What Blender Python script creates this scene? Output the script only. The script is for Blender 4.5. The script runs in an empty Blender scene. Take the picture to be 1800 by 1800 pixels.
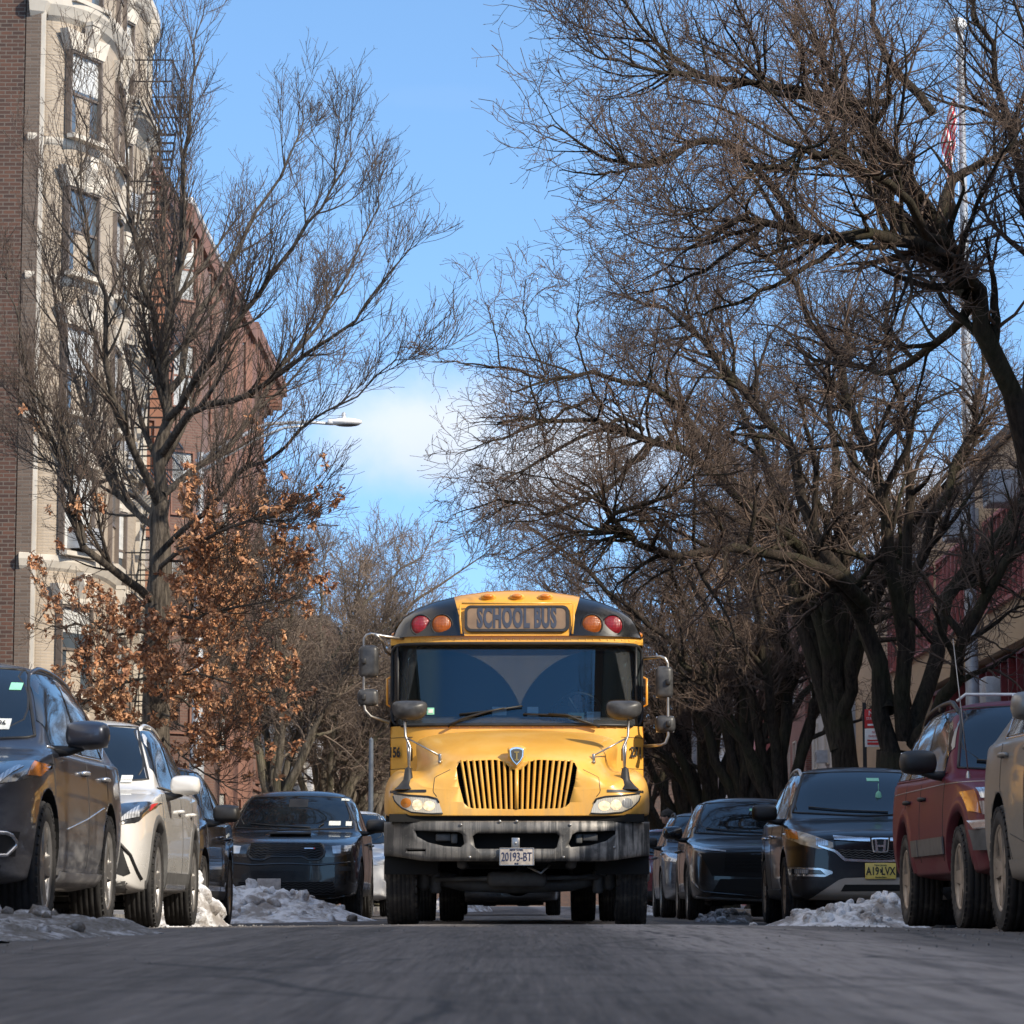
import bpy, bmesh, math, random
import numpy as np
from mathutils import Vector, Matrix, noise
from mathutils.bvhtree import BVHTree
random.seed(7)
rng = np.random.default_rng(11)
SC = bpy.context.scene
COL = SC.collection
R_ = math.radians
PI = math.pi

# ------------------------------------------------------------ camera geometry
CAM_Z = 0.14
FPX = 5500.0
TILT = math.atan(688.0 / FPX)
YAW = math.atan(15.0 / FPX)          # the street's vanishing point sits at x = 915


def at(px, py, Y):
    """Pixel of the 1800 px photograph to the world point at depth Y."""
    v = Vector(((px - 900.0), FPX, (900.0 - py)))
    v = Matrix.Rotation(YAW, 3, 'Z') @ (Matrix.Rotation(TILT, 3, 'X') @ v)
    return Vector((v.x / v.y * Y, Y, CAM_Z + v.z / v.y * Y))


def smooth(a, b, t):
    t = min(1.0, max(0.0, (t - a) / (b - a)))
    return t * t * (3 - 2 * t)


CURB = 4.75


def gz(x, y):
    """Height of the ground: a crowned road with a slight hump some 20 m away."""
    l = -0.05 + 0.05 * smooth(4, 18, y) - 0.06 * smooth(20, 30, y)
    c = -0.0030 * min(abs(x), CURB) ** 2
    if abs(x) >= CURB:
        return l + c + 0.14
    return l + c


# ------------------------------------------------------------ objects
def tag(o, label=None, cat=None, group=None, kind=None):
    if label: o['label'] = label
    if cat: o['category'] = cat
    if group: o['group'] = group
    if kind: o['kind'] = kind
    return o


def empty(name, loc=(0, 0, 0), rz=0.0, parent=None):
    o = bpy.data.objects.new(name, None)
    o.location = loc
    o.rotation_euler = (0, 0, rz)
    o.empty_display_size = 0.2
    COL.objects.link(o)
    if parent: o.parent = parent
    return o


def link_mesh(name, me, parent=None, loc=None):
    o = bpy.data.objects.new(name, me)
    COL.objects.link(o)
    if parent: o.parent = parent
    if loc is not None: o.location = loc
    return o


def copy_tree(o, parent=None):
    c = o.copy()
    COL.objects.link(c)
    c.parent = parent
    for ch in list(o.children):
        copy_tree(ch, c)
    return c


class MB:
    """Collects shapes and links them as ONE mesh object."""

    def __init__(self):
        self.v = []; self.f = []; self.m = []; self.s = []

    def add(self, vs, fs, mi=0, sm=False):
        b = len(self.v)
        self.v.extend([tuple(p) for p in vs])
        for f in fs:
            self.f.append([b + i for i in f]); self.m.append(mi); self.s.append(sm)
        return self

    def box(self, c, s, mi=0, rot=None):
        x, y, z = s[0] / 2, s[1] / 2, s[2] / 2
        vs = [Vector(p) for p in ((-x, -y, -z), (x, -y, -z), (x, y, -z), (-x, y, -z), (-x, -y, z), (x, -y, z), (x, y, z), (-x, y, z))]
        if rot is not None: vs = [rot @ p for p in vs]
        vs = [p + Vector(c) for p in vs]
        return self.add(vs, [(0, 3, 2, 1), (4, 5, 6, 7), (0, 1, 5, 4), (1, 2, 6, 5), (2, 3, 7, 6), (3, 0, 4, 7)], mi)

    def box2(self, lo, hi, mi=0):
        return self.box([(a + b) / 2 for a, b in zip(lo, hi)], [abs(b - a) for a, b in zip(lo, hi)], mi)

    def rbox(self, c, s, r=0.02, mi=0, rot=None, seg=2):
        """box with bevelled edges"""
        bm = bmesh.new()
        bmesh.ops.create_cube(bm, size=1.0)
        for v in bm.verts: v.co = Vector((v.co.x * s[0], v.co.y * s[1], v.co.z * s[2]))
        bmesh.ops.bevel(bm, geom=bm.edges[:], offset=min(r, min(s) * .45), segments=seg, affect='EDGES', profile=.5)
        vs = [v.co.copy() for v in bm.verts]
        if rot is not None: vs = [rot @ p for p in vs]
        vs = [p + Vector(c) for p in vs]
        fs = [[v.index for v in f.verts] for f in bm.faces]
        bm.free()
        return self.add(vs, fs, mi, True)

    def tube(self, pts, r, n=8, mi=0, cap=True):
        pts = [Vector(p) for p in pts]
        rs = r if isinstance(r, (list, tuple)) else [r] * len(pts)
        vs = []; fs = []
        ref = None
        for i, p in enumerate(pts):
            t = (pts[min(i + 1, len(pts) - 1)] - pts[max(i - 1, 0)]).normalized()
            if ref is None:
                ref = t.orthogonal().normalized()
            ref = (ref - t * ref.dot(t))
            ref = ref.normalized() if ref.length > 1e-6 else t.orthogonal().normalized()
            b = t.cross(ref)
            for k in range(n):
                a = 2 * PI * k / n
                vs.append(p + (ref * math.cos(a) + b * math.sin(a)) * rs[i])
        for i in range(len(pts) - 1):
            for k in range(n):
                k2 = (k + 1) % n
                fs.append((i * n + k, i * n + k2, (i + 1) * n + k2, (i + 1) * n + k))
        if cap:
            fs.append(tuple(range(n - 1, -1, -1)))
            fs.append(tuple((len(pts) - 1) * n + k for k in range(n)))
        return self.add(vs, fs, mi, True)

    def lathe(self, prof, n=24, axis='Z', c=(0, 0, 0), mi=0, sm=True):
        """prof: list of (a, r): a along the axis."""
        vs = []; fs = []
        c = Vector(c)
        for a, r in prof:
            for k in range(n):
                t = 2 * PI * k / n
                p, q = r * math.cos(t), r * math.sin(t)
                vs.append(c + (Vector((p, q, a)) if axis == 'Z' else Vector((a, p, q)) if axis == 'X' else Vector((q, a, p))))
        for i in range(len(prof) - 1):
            for k in range(n):
                k2 = (k + 1) % n
                fs.append((i * n + k, i * n + k2, (i + 1) * n + k2, (i + 1) * n + k))
        return self.add(vs, fs, mi, sm)

    def ell(self, c, s, n=16, m=10, mi=0, rot=None):
        bm = bmesh.new()
        bmesh.ops.create_uvsphere(bm, u_segments=n, v_segments=m, radius=1.0)
        vs = [Vector((v.co.x * s[0], v.co.y * s[1], v.co.z * s[2])) for v in bm.verts]
        if rot is not None: vs = [rot @ p for p in vs]
        vs = [p + Vector(c) for p in vs]
        fs = [[v.index for v in f.verts] for f in bm.faces]
        bm.free()
        return self.add(vs, fs, mi, True)

    def prism(self, poly, lo, hi, axis='Y', mi=0):
        """poly: 2D points; axis Y -> (x,z) extruded in y, X -> (y,z), Z -> (x,y)."""
        n = len(poly)

        def P(q, h):
            return (q[0], h, q[1]) if axis == 'Y' else (h, q[0], q[1]) if axis == 'X' else (q[0], q[1], h)
        vs = [P(q, lo) for q in poly] + [P(q, hi) for q in poly]
        fs = [tuple(range(n)), tuple(range(2 * n - 1, n - 1, -1))]
        for i in range(n):
            j = (i + 1) % n
            fs.append((i, i + n, j + n, j))
        return self.add(vs, fs, mi)

    def grid(self, G, mi=0, sm=True, closed=False):
        """G: rows of points"""
        nr, nc = len(G), len(G[0])
        vs = [p for row in G for p in row]
        fs = []
        for i in range(nr - 1):
            for j in range(nc if closed else nc - 1):
                j2 = (j + 1) % nc
                fs.append((i * nc + j, i * nc + j2, (i + 1) * nc + j2, (i + 1) * nc + j))
        return self.add(vs, fs, mi, sm)

    def mesh(self, name, mats, fix=True):
        me = bpy.data.meshes.new(name)
        me.from_pydata(self.v, [], self.f)
        for m in (mats if isinstance(mats, (list, tuple)) else [mats]): me.materials.append(m)
        me.polygons.foreach_set('material_index', self.m)
        me.polygons.foreach_set('use_smooth', self.s)
        if fix:
            bm = bmesh.new(); bm.from_mesh(me)
            bmesh.ops.recalc_face_normals(bm, faces=bm.faces)
            bm.to_mesh(me); bm.free()
        me.update()
        return me

    def build(self, name, mats, parent=None, loc=None, fix=True, bevel=0):
        o = link_mesh(name, self.mesh(name, mats, fix), parent, loc)
        if bevel:
            m = o.modifiers.new('bevel', 'BEVEL'); m.width = bevel; m.segments = 2; m.limit_method = 'ANGLE'
        return o


def evaluated(o):
    """Replace an object's mesh with its modifier result."""
    dg = bpy.context.evaluated_depsgraph_get()
    dg.update()
    me = bpy.data.meshes.new_from_object(o.evaluated_get(dg))
    old = o.data
    o.modifiers.clear()
    o.data = me
    if old.users == 0: bpy.data.meshes.remove(old)
    return o


def cut(o, cutter_mb, mat, solver='EXACT'):
    """Boolean difference with the shapes in cutter_mb (their faces take material slot mat)."""
    cme = cutter_mb.mesh('cutter', [mat])
    c = bpy.data.objects.new('cutter', cme); COL.objects.link(c)
    c.parent = o.parent; c.location = o.location
    m = o.modifiers.new('b', 'BOOLEAN'); m.operation = 'DIFFERENCE'; m.object = c; m.solver = solver
    if solver == 'EXACT': m.material_mode = 'TRANSFER'
    evaluated(o)
    bpy.data.objects.remove(c); bpy.data.meshes.remove(cme)
    return o


def text(name, s, h, mat, parent, loc, rot=(PI / 2, 0, 0), sx=1.0, depth=0.004, bold=0.0, align='CENTER', spacing=1.0):
    cu = bpy.data.curves.new(name, 'FONT')
    cu.body = s; cu.size = h / 0.70; cu.align_x = align; cu.align_y = 'CENTER'
    cu.extrude = depth / 2; cu.offset = bold; cu.resolution_u = 3; cu.space_character = spacing
    o = bpy.data.objects.new(name, cu); COL.objects.link(o)
    dg = bpy.context.evaluated_depsgraph_get(); dg.update()
    me = bpy.data.meshes.new_from_object(o.evaluated_get(dg))
    bpy.data.objects.remove(o); bpy.data.curves.remove(cu)
    M = Matrix.Diagonal((sx, 1, 1, 1))
    me.transform(M)
    me.materials.clear(); me.materials.append(mat)
    t = link_mesh(name, me, parent)
    t.location = loc; t.rotation_euler = rot
    return t


# ------------------------------------------------------------ materials
class NT:
    def __init__(self, m):
        m.use_nodes = True
        self.t = m.node_tree; self.n = self.t.nodes; self.l = self.t.links
        self.b = self.n.get('Principled BSDF')

    def node(self, ty, ins=None, **kw):
        x = self.n.new(ty)
        for k, v in kw.items(): setattr(x, k, v)
        for k, v in (ins or {}).items(): self.put(x.inputs[k], v)
        return x

    def put(self, sock, v):
        if isinstance(v, bpy.types.NodeSocket): self.l.new(v, sock)
        elif isinstance(v, bpy.types.Node): self.l.new(v.outputs[0], sock)
        else:
            if hasattr(sock.default_value, '__len__') and not hasattr(v, '__len__'):
                v = [v] * len(sock.default_value)
            if hasattr(sock.default_value, '__len__') and len(v) == 3 and len(sock.default_value) == 4: v = (*v, 1)
            sock.default_value = v

    def math(self, op, a, b=0.0, clamp=False):
        x = self.n.new('ShaderNodeMath'); x.operation = op; x.use_clamp = clamp
        self.put(x.inputs[0], a); self.put(x.inputs[1], b)
        return x.outputs[0]

    def mix(self, f, a, b, ty='MIX'):
        x = self.n.new('ShaderNodeMix'); x.data_type = 'RGBA'; x.blend_type = ty
        self.put(x.inputs[0], f); self.put(x.inputs[6], a); self.put(x.inputs[7], b)
        return x.outputs[2]

    def coord(self, which='Object'):
        return self.n.new('ShaderNodeTexCoord').outputs[which]

    def sep(self, v):
        x = self.n.new('ShaderNodeSeparateXYZ'); self.l.new(v, x.inputs[0])
        return x.outputs

    def comb(self, x, y, z):
        c = self.n.new('ShaderNodeCombineXYZ')
        for i, v in enumerate((x, y, z)): self.put(c.inputs[i], v)
        return c.outputs[0]

    def noise(self, v, scale, detail=4, rough=.55, out=0, dist=0.0):
        x = self.node('ShaderNodeTexNoise', {'Vector': v, 'Scale': scale, 'Detail': detail, 'Roughness': rough, 'Distortion': dist})
        return x.outputs[out]

    def ramp(self, f, lo, hi):
        return self.node('ShaderNodeMapRange', {'Value': f, 'From Min': lo, 'From Max': hi}, interpolation_type='SMOOTHSTEP').outputs[0]

    def scale(self, v, s):
        return self.node('ShaderNodeMapping', {'Vector': v, 'Scale': s}).outputs[0]

    def bump(self, h, s=.3, d=.02):
        x = self.node('ShaderNodeBump', {'Height': h, 'Strength': s, 'Distance': d})
        self.l.new(x.outputs[0], self.b.inputs['Normal'])

    def set(self, **kw):
        names = {'col': 'Base Color', 'rough': 'Roughness', 'metal': 'Metallic', 'coat': 'Coat Weight', 'spec': 'Specular IOR Level',
                 'coatr': 'Coat Roughness', 'em': 'Emission Color', 'ems': 'Emission Strength', 'trans': 'Transmission Weight', 'alpha': 'Alpha', 'ior': 'IOR'}
        for k, v in kw.items(): self.put(self.b.inputs[names[k]], v)
        return self


def MAT(name):
    m = bpy.data.materials.new(name)
    return m, NT(m)


def simple(name, col, rough=.5, metal=0, coat=0, var=.12, scale=8, bump=0.0, spec=.5):
    m, t = MAT(name)
    c = t.coord()
    n = t.noise(c, scale, 5)
    f = t.ramp(n, .3, .7)
    a = [x * (1 - var) for x in col]; b = [min(1, x * (1 + var)) for x in col]
    t.set(col=t.mix(f, a, b), rough=t.math('ADD', rough - .06, t.math('MULTIPLY', n, .12)), metal=metal, coat=coat, spec=spec)
    if bump: t.bump(n, bump, .01)
    return m


def paint(name, col, dirt=.5, metal=0.0, rough=.32, dcol=(.30, .27, .24), zdirt=1.0, coat=1.0, spec=.5):
    """Car paint under a clear coat with winter road grime that thins out upwards."""
    m, t = MAT(name)
    c = t.coord()
    z = t.sep(c)[2]
    n = t.noise(t.scale(c, (3, 1.2, 5)), 1.6, 7, .65)
    n2 = t.noise(c, 30, 3)
    h = t.ramp(z, zdirt, .15)
    f = t.math('MULTIPLY', t.math('MULTIPLY', h, t.ramp(n, .25, .7)), dirt, True)
    f = t.math('ADD', f, t.math('MULTIPLY', t.ramp(n2, .6, .8), dirt * .10), True)
    t.set(col=t.mix(f, col, dcol), metal=t.math('MULTIPLY', t.math('SUBTRACT', 1.0, f), metal), rough=t.math('ADD', rough, t.math('MULTIPLY', f, .5)),
          coat=t.math('SUBTRACT', coat, t.math('MULTIPLY', f, 1.0 * coat), True), coatr=.03, spec=spec)
    return m


def brick(name, c1, c2, mortar, bw=.21, bh=.075, rough=.85, mort=.012, stain=.25):
    m, t = MAT(name)
    x, y, z = t.sep(t.coord())
    v = t.comb(t.math('ADD', x, y), z, 0.0)
    b = t.node('ShaderNodeTexBrick', {'Vector': v, 'Color1': c1, 'Color2': c2, 'Mortar': mortar, 'Scale': 1.0, 'Mortar Size': mort, 'Mortar Smooth': .2,
                                      'Bias': 0.0, 'Brick Width': bw, 'Row Height': bh})
    n = t.noise(t.coord(), .35, 6, .6)
    st = t.noise(t.scale(t.coord(), (1, 1, .15)), 1.2, 4)
    col = t.mix(t.math('MULTIPLY', t.ramp(n, .35, .75), stain), b.outputs[0], [k * .35 for k in c2])
    col = t.mix(t.math('MULTIPLY', t.ramp(st, .5, .8), stain * .7), col, [k * .5 for k in c2])
    t.set(col=col, rough=rough)
    t.bump(t.math('SUBTRACT', 1.0, b.outputs[1]), .5, .012)
    return m


def siding(name, col, pitch=.2, var=.2):
    """horizontal boards with a shadow gap"""
    m, t = MAT(name)
    c = t.coord(); z = t.sep(c)[2]
    w = t.math('FRACT', t.math('DIVIDE', z, pitch))
    n = t.noise(t.scale(c, (.5, .5, 3)), 1.0, 5)
    board = t.noise(t.comb(0.0, 0.0, t.math('FLOOR', t.math('DIVIDE', z, pitch))), 3.1, 0)
    col2 = t.mix(t.math('MULTIPLY', t.ramp(n, .4, .75), var * 2), col, [k * .6 for k in col])
    col2 = t.mix(t.math('MULTIPLY', board, .3), col2, [k * .75 for k in col])
    t.set(col=col2, rough=.7)
    t.bump(w, .9, .035)
    return m


M = {}


def make_materials():
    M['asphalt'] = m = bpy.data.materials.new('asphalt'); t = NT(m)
    c = t.coord(); x, y, z = t.sep(c)
    fine = t.noise(c, 220, 2); mid = t.noise(c, 9, 6, .65); big = t.noise(t.scale(c, (1, .22, 1)), .9, 5, .6)
    streak = t.noise(t.scale(c, (2.2, .05, 1)), 1.5, 5, .6, dist=.3)
    spk = t.noise(c, 85, 2, .5)
    base = t.mix(t.ramp(fine, .25, .8), (.072, .062, .055), (.165, .145, .128))
    base = t.mix(t.math('MULTIPLY', t.ramp(mid, .42, .62), .65), base, (.055, .048, .044))
    base = t.mix(t.math('MULTIPLY', t.ramp(big, .42, .66), .75), base, (.185, .163, .145))
    # a pale streaked band runs lengthways just right of the crown
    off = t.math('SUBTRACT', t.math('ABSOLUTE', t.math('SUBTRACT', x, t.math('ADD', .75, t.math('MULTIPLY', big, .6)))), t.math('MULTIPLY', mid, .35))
    pale_band = t.math('MULTIPLY', t.ramp(off, .62, .10), t.ramp(t.math('ADD', streak, t.math('MULTIPLY', mid, .35)), .42, .72))
    base = t.mix(t.math('MULTIPLY', pale_band, .95), base, (.44, .385, .345))
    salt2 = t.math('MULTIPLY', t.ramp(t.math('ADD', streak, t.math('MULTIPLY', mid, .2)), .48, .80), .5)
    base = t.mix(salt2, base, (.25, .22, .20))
    base = t.mix(t.math('MULTIPLY', t.ramp(spk, .62, .70), .55), base, (.045, .042, .04))
    base = t.mix(t.math('MULTIPLY', t.ramp(spk, .36, .28), .5), base, (.42, .38, .34))
    # scrape and tyre marks run along the street
    l1 = t.noise(t.scale(c, (38, 1.1, 1)), 1.0, 4, .65); l2 = t.noise(t.scale(c, (7, .35, 1)), 1.0, 5, .6)
    base = t.mix(t.math('MULTIPLY', t.ramp(l1, .50, .66), .55), base, (.045, .040, .037))
    base = t.mix(t.math('MULTIPLY', t.ramp(l1, .46, .32), .45), base, (.27, .235, .21))
    base = t.mix(t.math('MULTIPLY', t.ramp(l2, .50, .68), .50), base, (.055, .048, .044))
    # tar-filled cracks
    vor = t.node('ShaderNodeTexVoronoi', {'Vector': t.mix(.12, c, t.noise(c, 1.5, 4, out=1)), 'Scale': .55}, feature='DISTANCE_TO_EDGE')
    crack = t.ramp(vor.outputs[0], .012, .002)
    base = t.mix(t.math('MULTIPLY', crack, .8), base, (.035, .034, .035))
    t.set(col=base, rough=t.math('ADD', .62, t.math('MULTIPLY', mid, .3)), spec=.35)
    t.bump(t.math('ADD', t.math('ADD', t.math('MULTIPLY', fine, .5), t.math('MULTIPLY', mid, 1.5)), t.math('MULTIPLY', l1, 1.2)), .9, .014)

    M['concrete'] = simple('sidewalk_concrete', (.27, .26, .25), .85, var=.25, scale=3, bump=.3)
    M['kerb'] = simple('kerb_stone', (.22, .21, .20), .8, var=.3, scale=5, bump=.3)
    M['earth'] = simple('earth', (.13, .115, .10), .95, var=.3, scale=.3)

    M['snow'] = m = bpy.data.materials.new('old_snow'); t = NT(m)
    c = t.coord()
    n = t.noise(c, 3.5, 8, .7); n2 = t.noise(c, 26, 5, .6)
    d = t.math('MULTIPLY', t.ramp(n, .42, .60), .8)
    d = t.math('ADD', d, t.math('MULTIPLY', t.ramp(n2, .60, .72), .45), True)
    t.set(col=t.mix(d, (.76, .77, .79), (.17, .135, .105)), rough=.7, spec=.4)
    t.b.inputs['Subsurface Weight'].default_value = .15
    t.b.inputs['Subsurface Radius'].default_value = (.05, .05, .06)
    t.bump(t.math('ADD', n2, t.noise(c, 80, 3)), .6, .02)
    M['dirty_snow'] = m = bpy.data.materials.new('dirty_snow'); t = NT(m)
    c = t.coord()
    n = t.noise(c, 4, 8, .7); n2 = t.noise(c, 30, 5, .6)
    d = t.math('ADD', t.math('MULTIPLY', t.ramp(n, .34, .56), .9), t.math('MULTIPLY', t.ramp(n2, .45, .65), .45), True)
    t.set(col=t.mix(d, (.50, .50, .52), (.11, .095, .08)), rough=.8)
    t.bump(n2, .7, .02)

    M['glass'] = m = bpy.data.materials.new('car_glass'); t = NT(m)
    n = t.noise(t.coord(), 2.5, 4)
    t.set(col=t.mix(n, (.004, .006, .009), (.012, .016, .02)), rough=.03, spec=.9, ior=1.52)
    M['window'] = m = bpy.data.materials.new('window_glass'); t = NT(m)
    n = t.noise(t.coord(), .6, 3)
    t.set(col=t.mix(n, (.02, .03, .04), (.12, .15, .18)), rough=.04, spec=.9, ior=1.6, coat=.6)
    M['blind'] = simple('window_blind', (.55, .55, .53), .4, coat=.7)
    M['rubber'] = simple('tyre_rubber', (.022, .021, .021), .75, var=.5, scale=14, bump=.1)
    M['dirty_rubber'] = m = bpy.data.materials.new('dirty_tyre_rubber'); t = NT(m)
    n = t.noise(t.coord(), 7, 6, .7)
    t.set(col=t.mix(t.math('MULTIPLY', t.ramp(n, .45, .75), .6), (.02, .019, .019), (.15, .13, .11)), rough=.85)
    M['black'] = simple('black_plastic', (.018, .018, .019), .5, var=.3)
    M['gloss_black'] = simple('gloss_black', (.010, .010, .012), .18, coat=.8, var=.2)
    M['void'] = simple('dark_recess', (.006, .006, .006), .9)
    M['mirror_plastic'] = simple('mirror_plastic', (.05, .05, .052), .42, var=.4, scale=10)
    M['grey_plastic'] = simple('grey_plastic', (.10, .10, .10), .55, var=.25)
    M['tan_trim'] = paint('lower_trim_silver', (.42, .37, .31), .4, 0.2, .5)
    M['chrome'] = simple('chrome', (.82, .82, .83), .16, .82, var=.08)
    M['steel'] = simple('brushed_steel', (.38, .37, .36), .35, .9, var=.2)
    M['rim'] = simple('alloy_rim', (.45, .44, .43), .35, .8, var=.2)
    M['dirty_rim'] = simple('dirty_rim', (.34, .29, .24), .55, .5, var=.3)
    M['dark_rim'] = simple('dark_rim', (.03, .03, .03), .35, .6)
    M['lamp'] = m = bpy.data.materials.new('lamp_glass'); t = NT(m)
    w = t.node('ShaderNodeTexWave', {'Vector': t.coord(), 'Scale': 18, 'Distortion': 1.5}).outputs[1]
    t.set(col=t.mix(w, (.30, .31, .32), (.66, .67, .68)), rough=.12, metal=.5, coat=1)
    M['lamp_dark'] = simple('smoked_lamp', (.03, .032, .036), .12, coat=1, var=.4, scale=12)
    M['lamp_haze'] = simple('hazed_lamp', (.45, .38, .27), .28, coat=.7, var=.3, scale=10)
    M['amber'] = simple('amber_lens', (.62, .20, .02), .25, coat=.6)
    M['white_label'] = simple('label_white', (.70, .72, .68), .6)
    M['green_label'] = simple('label_green', (.25, .62, .45), .6)
    M['yellow_label'] = simple('paper_yellow', (.68, .66, .36), .7)
    M['ink'] = simple('ink_black', (.02, .02, .022), .6)
    M['navy_ink'] = simple('ink_navy', (.02, .03, .09), .6)
    M['red_paint'] = simple('red_paint', (.55, .03, .03), .5)
    M['white_paint'] = simple('white_paint', (.78, .78, .77), .5)
    M['galv'] = simple('galvanised_steel', (.52, .54, .56), .45, .5, var=.12)
    M['post_paint'] = simple('post_paint', (.10, .12, .15), .5)
    M['pole_paint'] = simple('pole_paint', (.32, .335, .36), .45, .1, var=.12)

    def bark(name, a, b, moss=None):
        m = bpy.data.materials.new(name); t = NT(m)
        c = t.coord()
        n = t.noise(t.scale(c, (9, 9, 1.6)), 2.2, 7, .7); n2 = t.noise(c, 1.1, 4)
        col = t.mix(t.ramp(n, .32, .68), a, b)
        if moss: col = t.mix(t.math('MULTIPLY', t.ramp(n2, .45, .7), .5), col, moss)
        t.set(col=col, rough=.9, spec=.2)
        t.bump(n, .9, .05)
        return m
    M['bark_pear'] = bark('pear_bark', (.014, .0115, .009), (.058, .044, .034), (.045, .048, .022))
    M['bark_oak'] = bark('oak_bark', (.03, .025, .021), (.15, .125, .10))
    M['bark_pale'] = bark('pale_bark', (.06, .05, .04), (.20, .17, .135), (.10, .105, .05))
    M['twig_pear'] = simple('pear_twig', (.092, .060, .043), .7, var=.5, scale=.9)
    M['twig_oak'] = simple('oak_twig', (.085, .060, .045), .75, var=.45, scale=.9)
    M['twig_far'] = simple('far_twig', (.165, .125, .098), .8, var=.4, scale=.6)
    m = bpy.data.materials.new('dry_oak_leaf'); t = NT(m); M['dry_leaf'] = m
    n = t.noise(t.coord(), 6, 3); n2 = t.noise(t.coord(), 1.2, 2)
    col = t.mix(t.ramp(n, .3, .7), (.21, .080, .036), (.58, .285, .14))
    col = t.mix(t.math('MULTIPLY', t.ramp(n2, .45, .65), .5), col, (.62, .37, .20))
    t.set(col=col, rough=.6)
    t.b.inputs['Transmission Weight'].default_value = 0.0
    M['brown_brick'] = brick('dark_brown_brick', (.12, .055, .036), (.055, .03, .024), (.14, .115, .095), .24, .082)
    M['grey_brown_brick'] = brick('taupe_brick', (.16, .115, .088), (.11, .078, .06), (.15, .125, .105), .3, .07)
    M['tan_brick'] = brick('tan_roman_brick', (.42, .345, .265), (.34, .28, .215), (.38, .325, .265), .32, .06, stain=.12)
    M['limestone'] = simple('limestone', (.54, .49, .42), .75, var=.12, scale=2, bump=.1)
    M['brownstone'] = simple('brownstone', (.20, .10, .072), .8, var=.2, scale=.8, bump=.1)
    M['pinkstone'] = brick('rose_brown_brick', (.215, .115, .088), (.165, .086, .068), (.20, .15, .125), stain=.6)
    M['orange_stone'] = simple('terracotta', (.24, .105, .06), .8, var=.2, scale=1.2, bump=.1)
    M['red_brick'] = brick('red_brick', (.26, .075, .05), (.18, .05, .04), (.22, .17, .14))
    M['grey_brick'] = brick('grey_painted_brick', (.16, .18, .21), (.13, .145, .17), (.10, .11, .13))
    M['white_brick'] = brick('white_painted_brick', (.62, .63, .66), (.55, .56, .60), (.32, .33, .36), .3, .1)
    M['window_paint'] = simple('dark_window_paint', (.15, .12, .10), .5)
    M['grey_stucco'] = simple('grey_stucco', (.42, .42, .43), .85, var=.15, scale=.7)
    M['tan_siding'] = siding('tan_siding', (.52, .40, .27), .2)
    M['grey_siding'] = siding('taupe_siding', (.30, .25, .20), .2)
    M['maroon'] = simple('maroon_paint', (.13, .014, .016), .45, var=.2, scale=2)
    M['pink_paint'] = simple('rose_paint', (.36, .11, .10), .6, var=.2, scale=2)
    M['roof'] = simple('roof_felt', (.06, .06, .065), .9)
    M['iron'] = simple('black_iron', (.014, .014, .016), .5, .3)
    M['ac_metal'] = simple('air_conditioner_metal', (.42, .43, .45), .5, .3)
    M['dark_cloth'] = simple('dark_cloth', (.012, .012, .014), .9, var=.4, scale=20, bump=.2)
    M['grey_wool'] = simple('charcoal_wool', (.04, .036, .034), .95, var=.4, scale=40, bump=.4)
    M['skin'] = simple('skin', (.36, .20, .14), .5, var=.1)
    M['hair'] = simple('dark_hair', (.015, .012, .010), .6)
SUN_AZ = 50.0     # degrees from the camera's back towards the right
SUN_EL = 33.0


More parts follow.
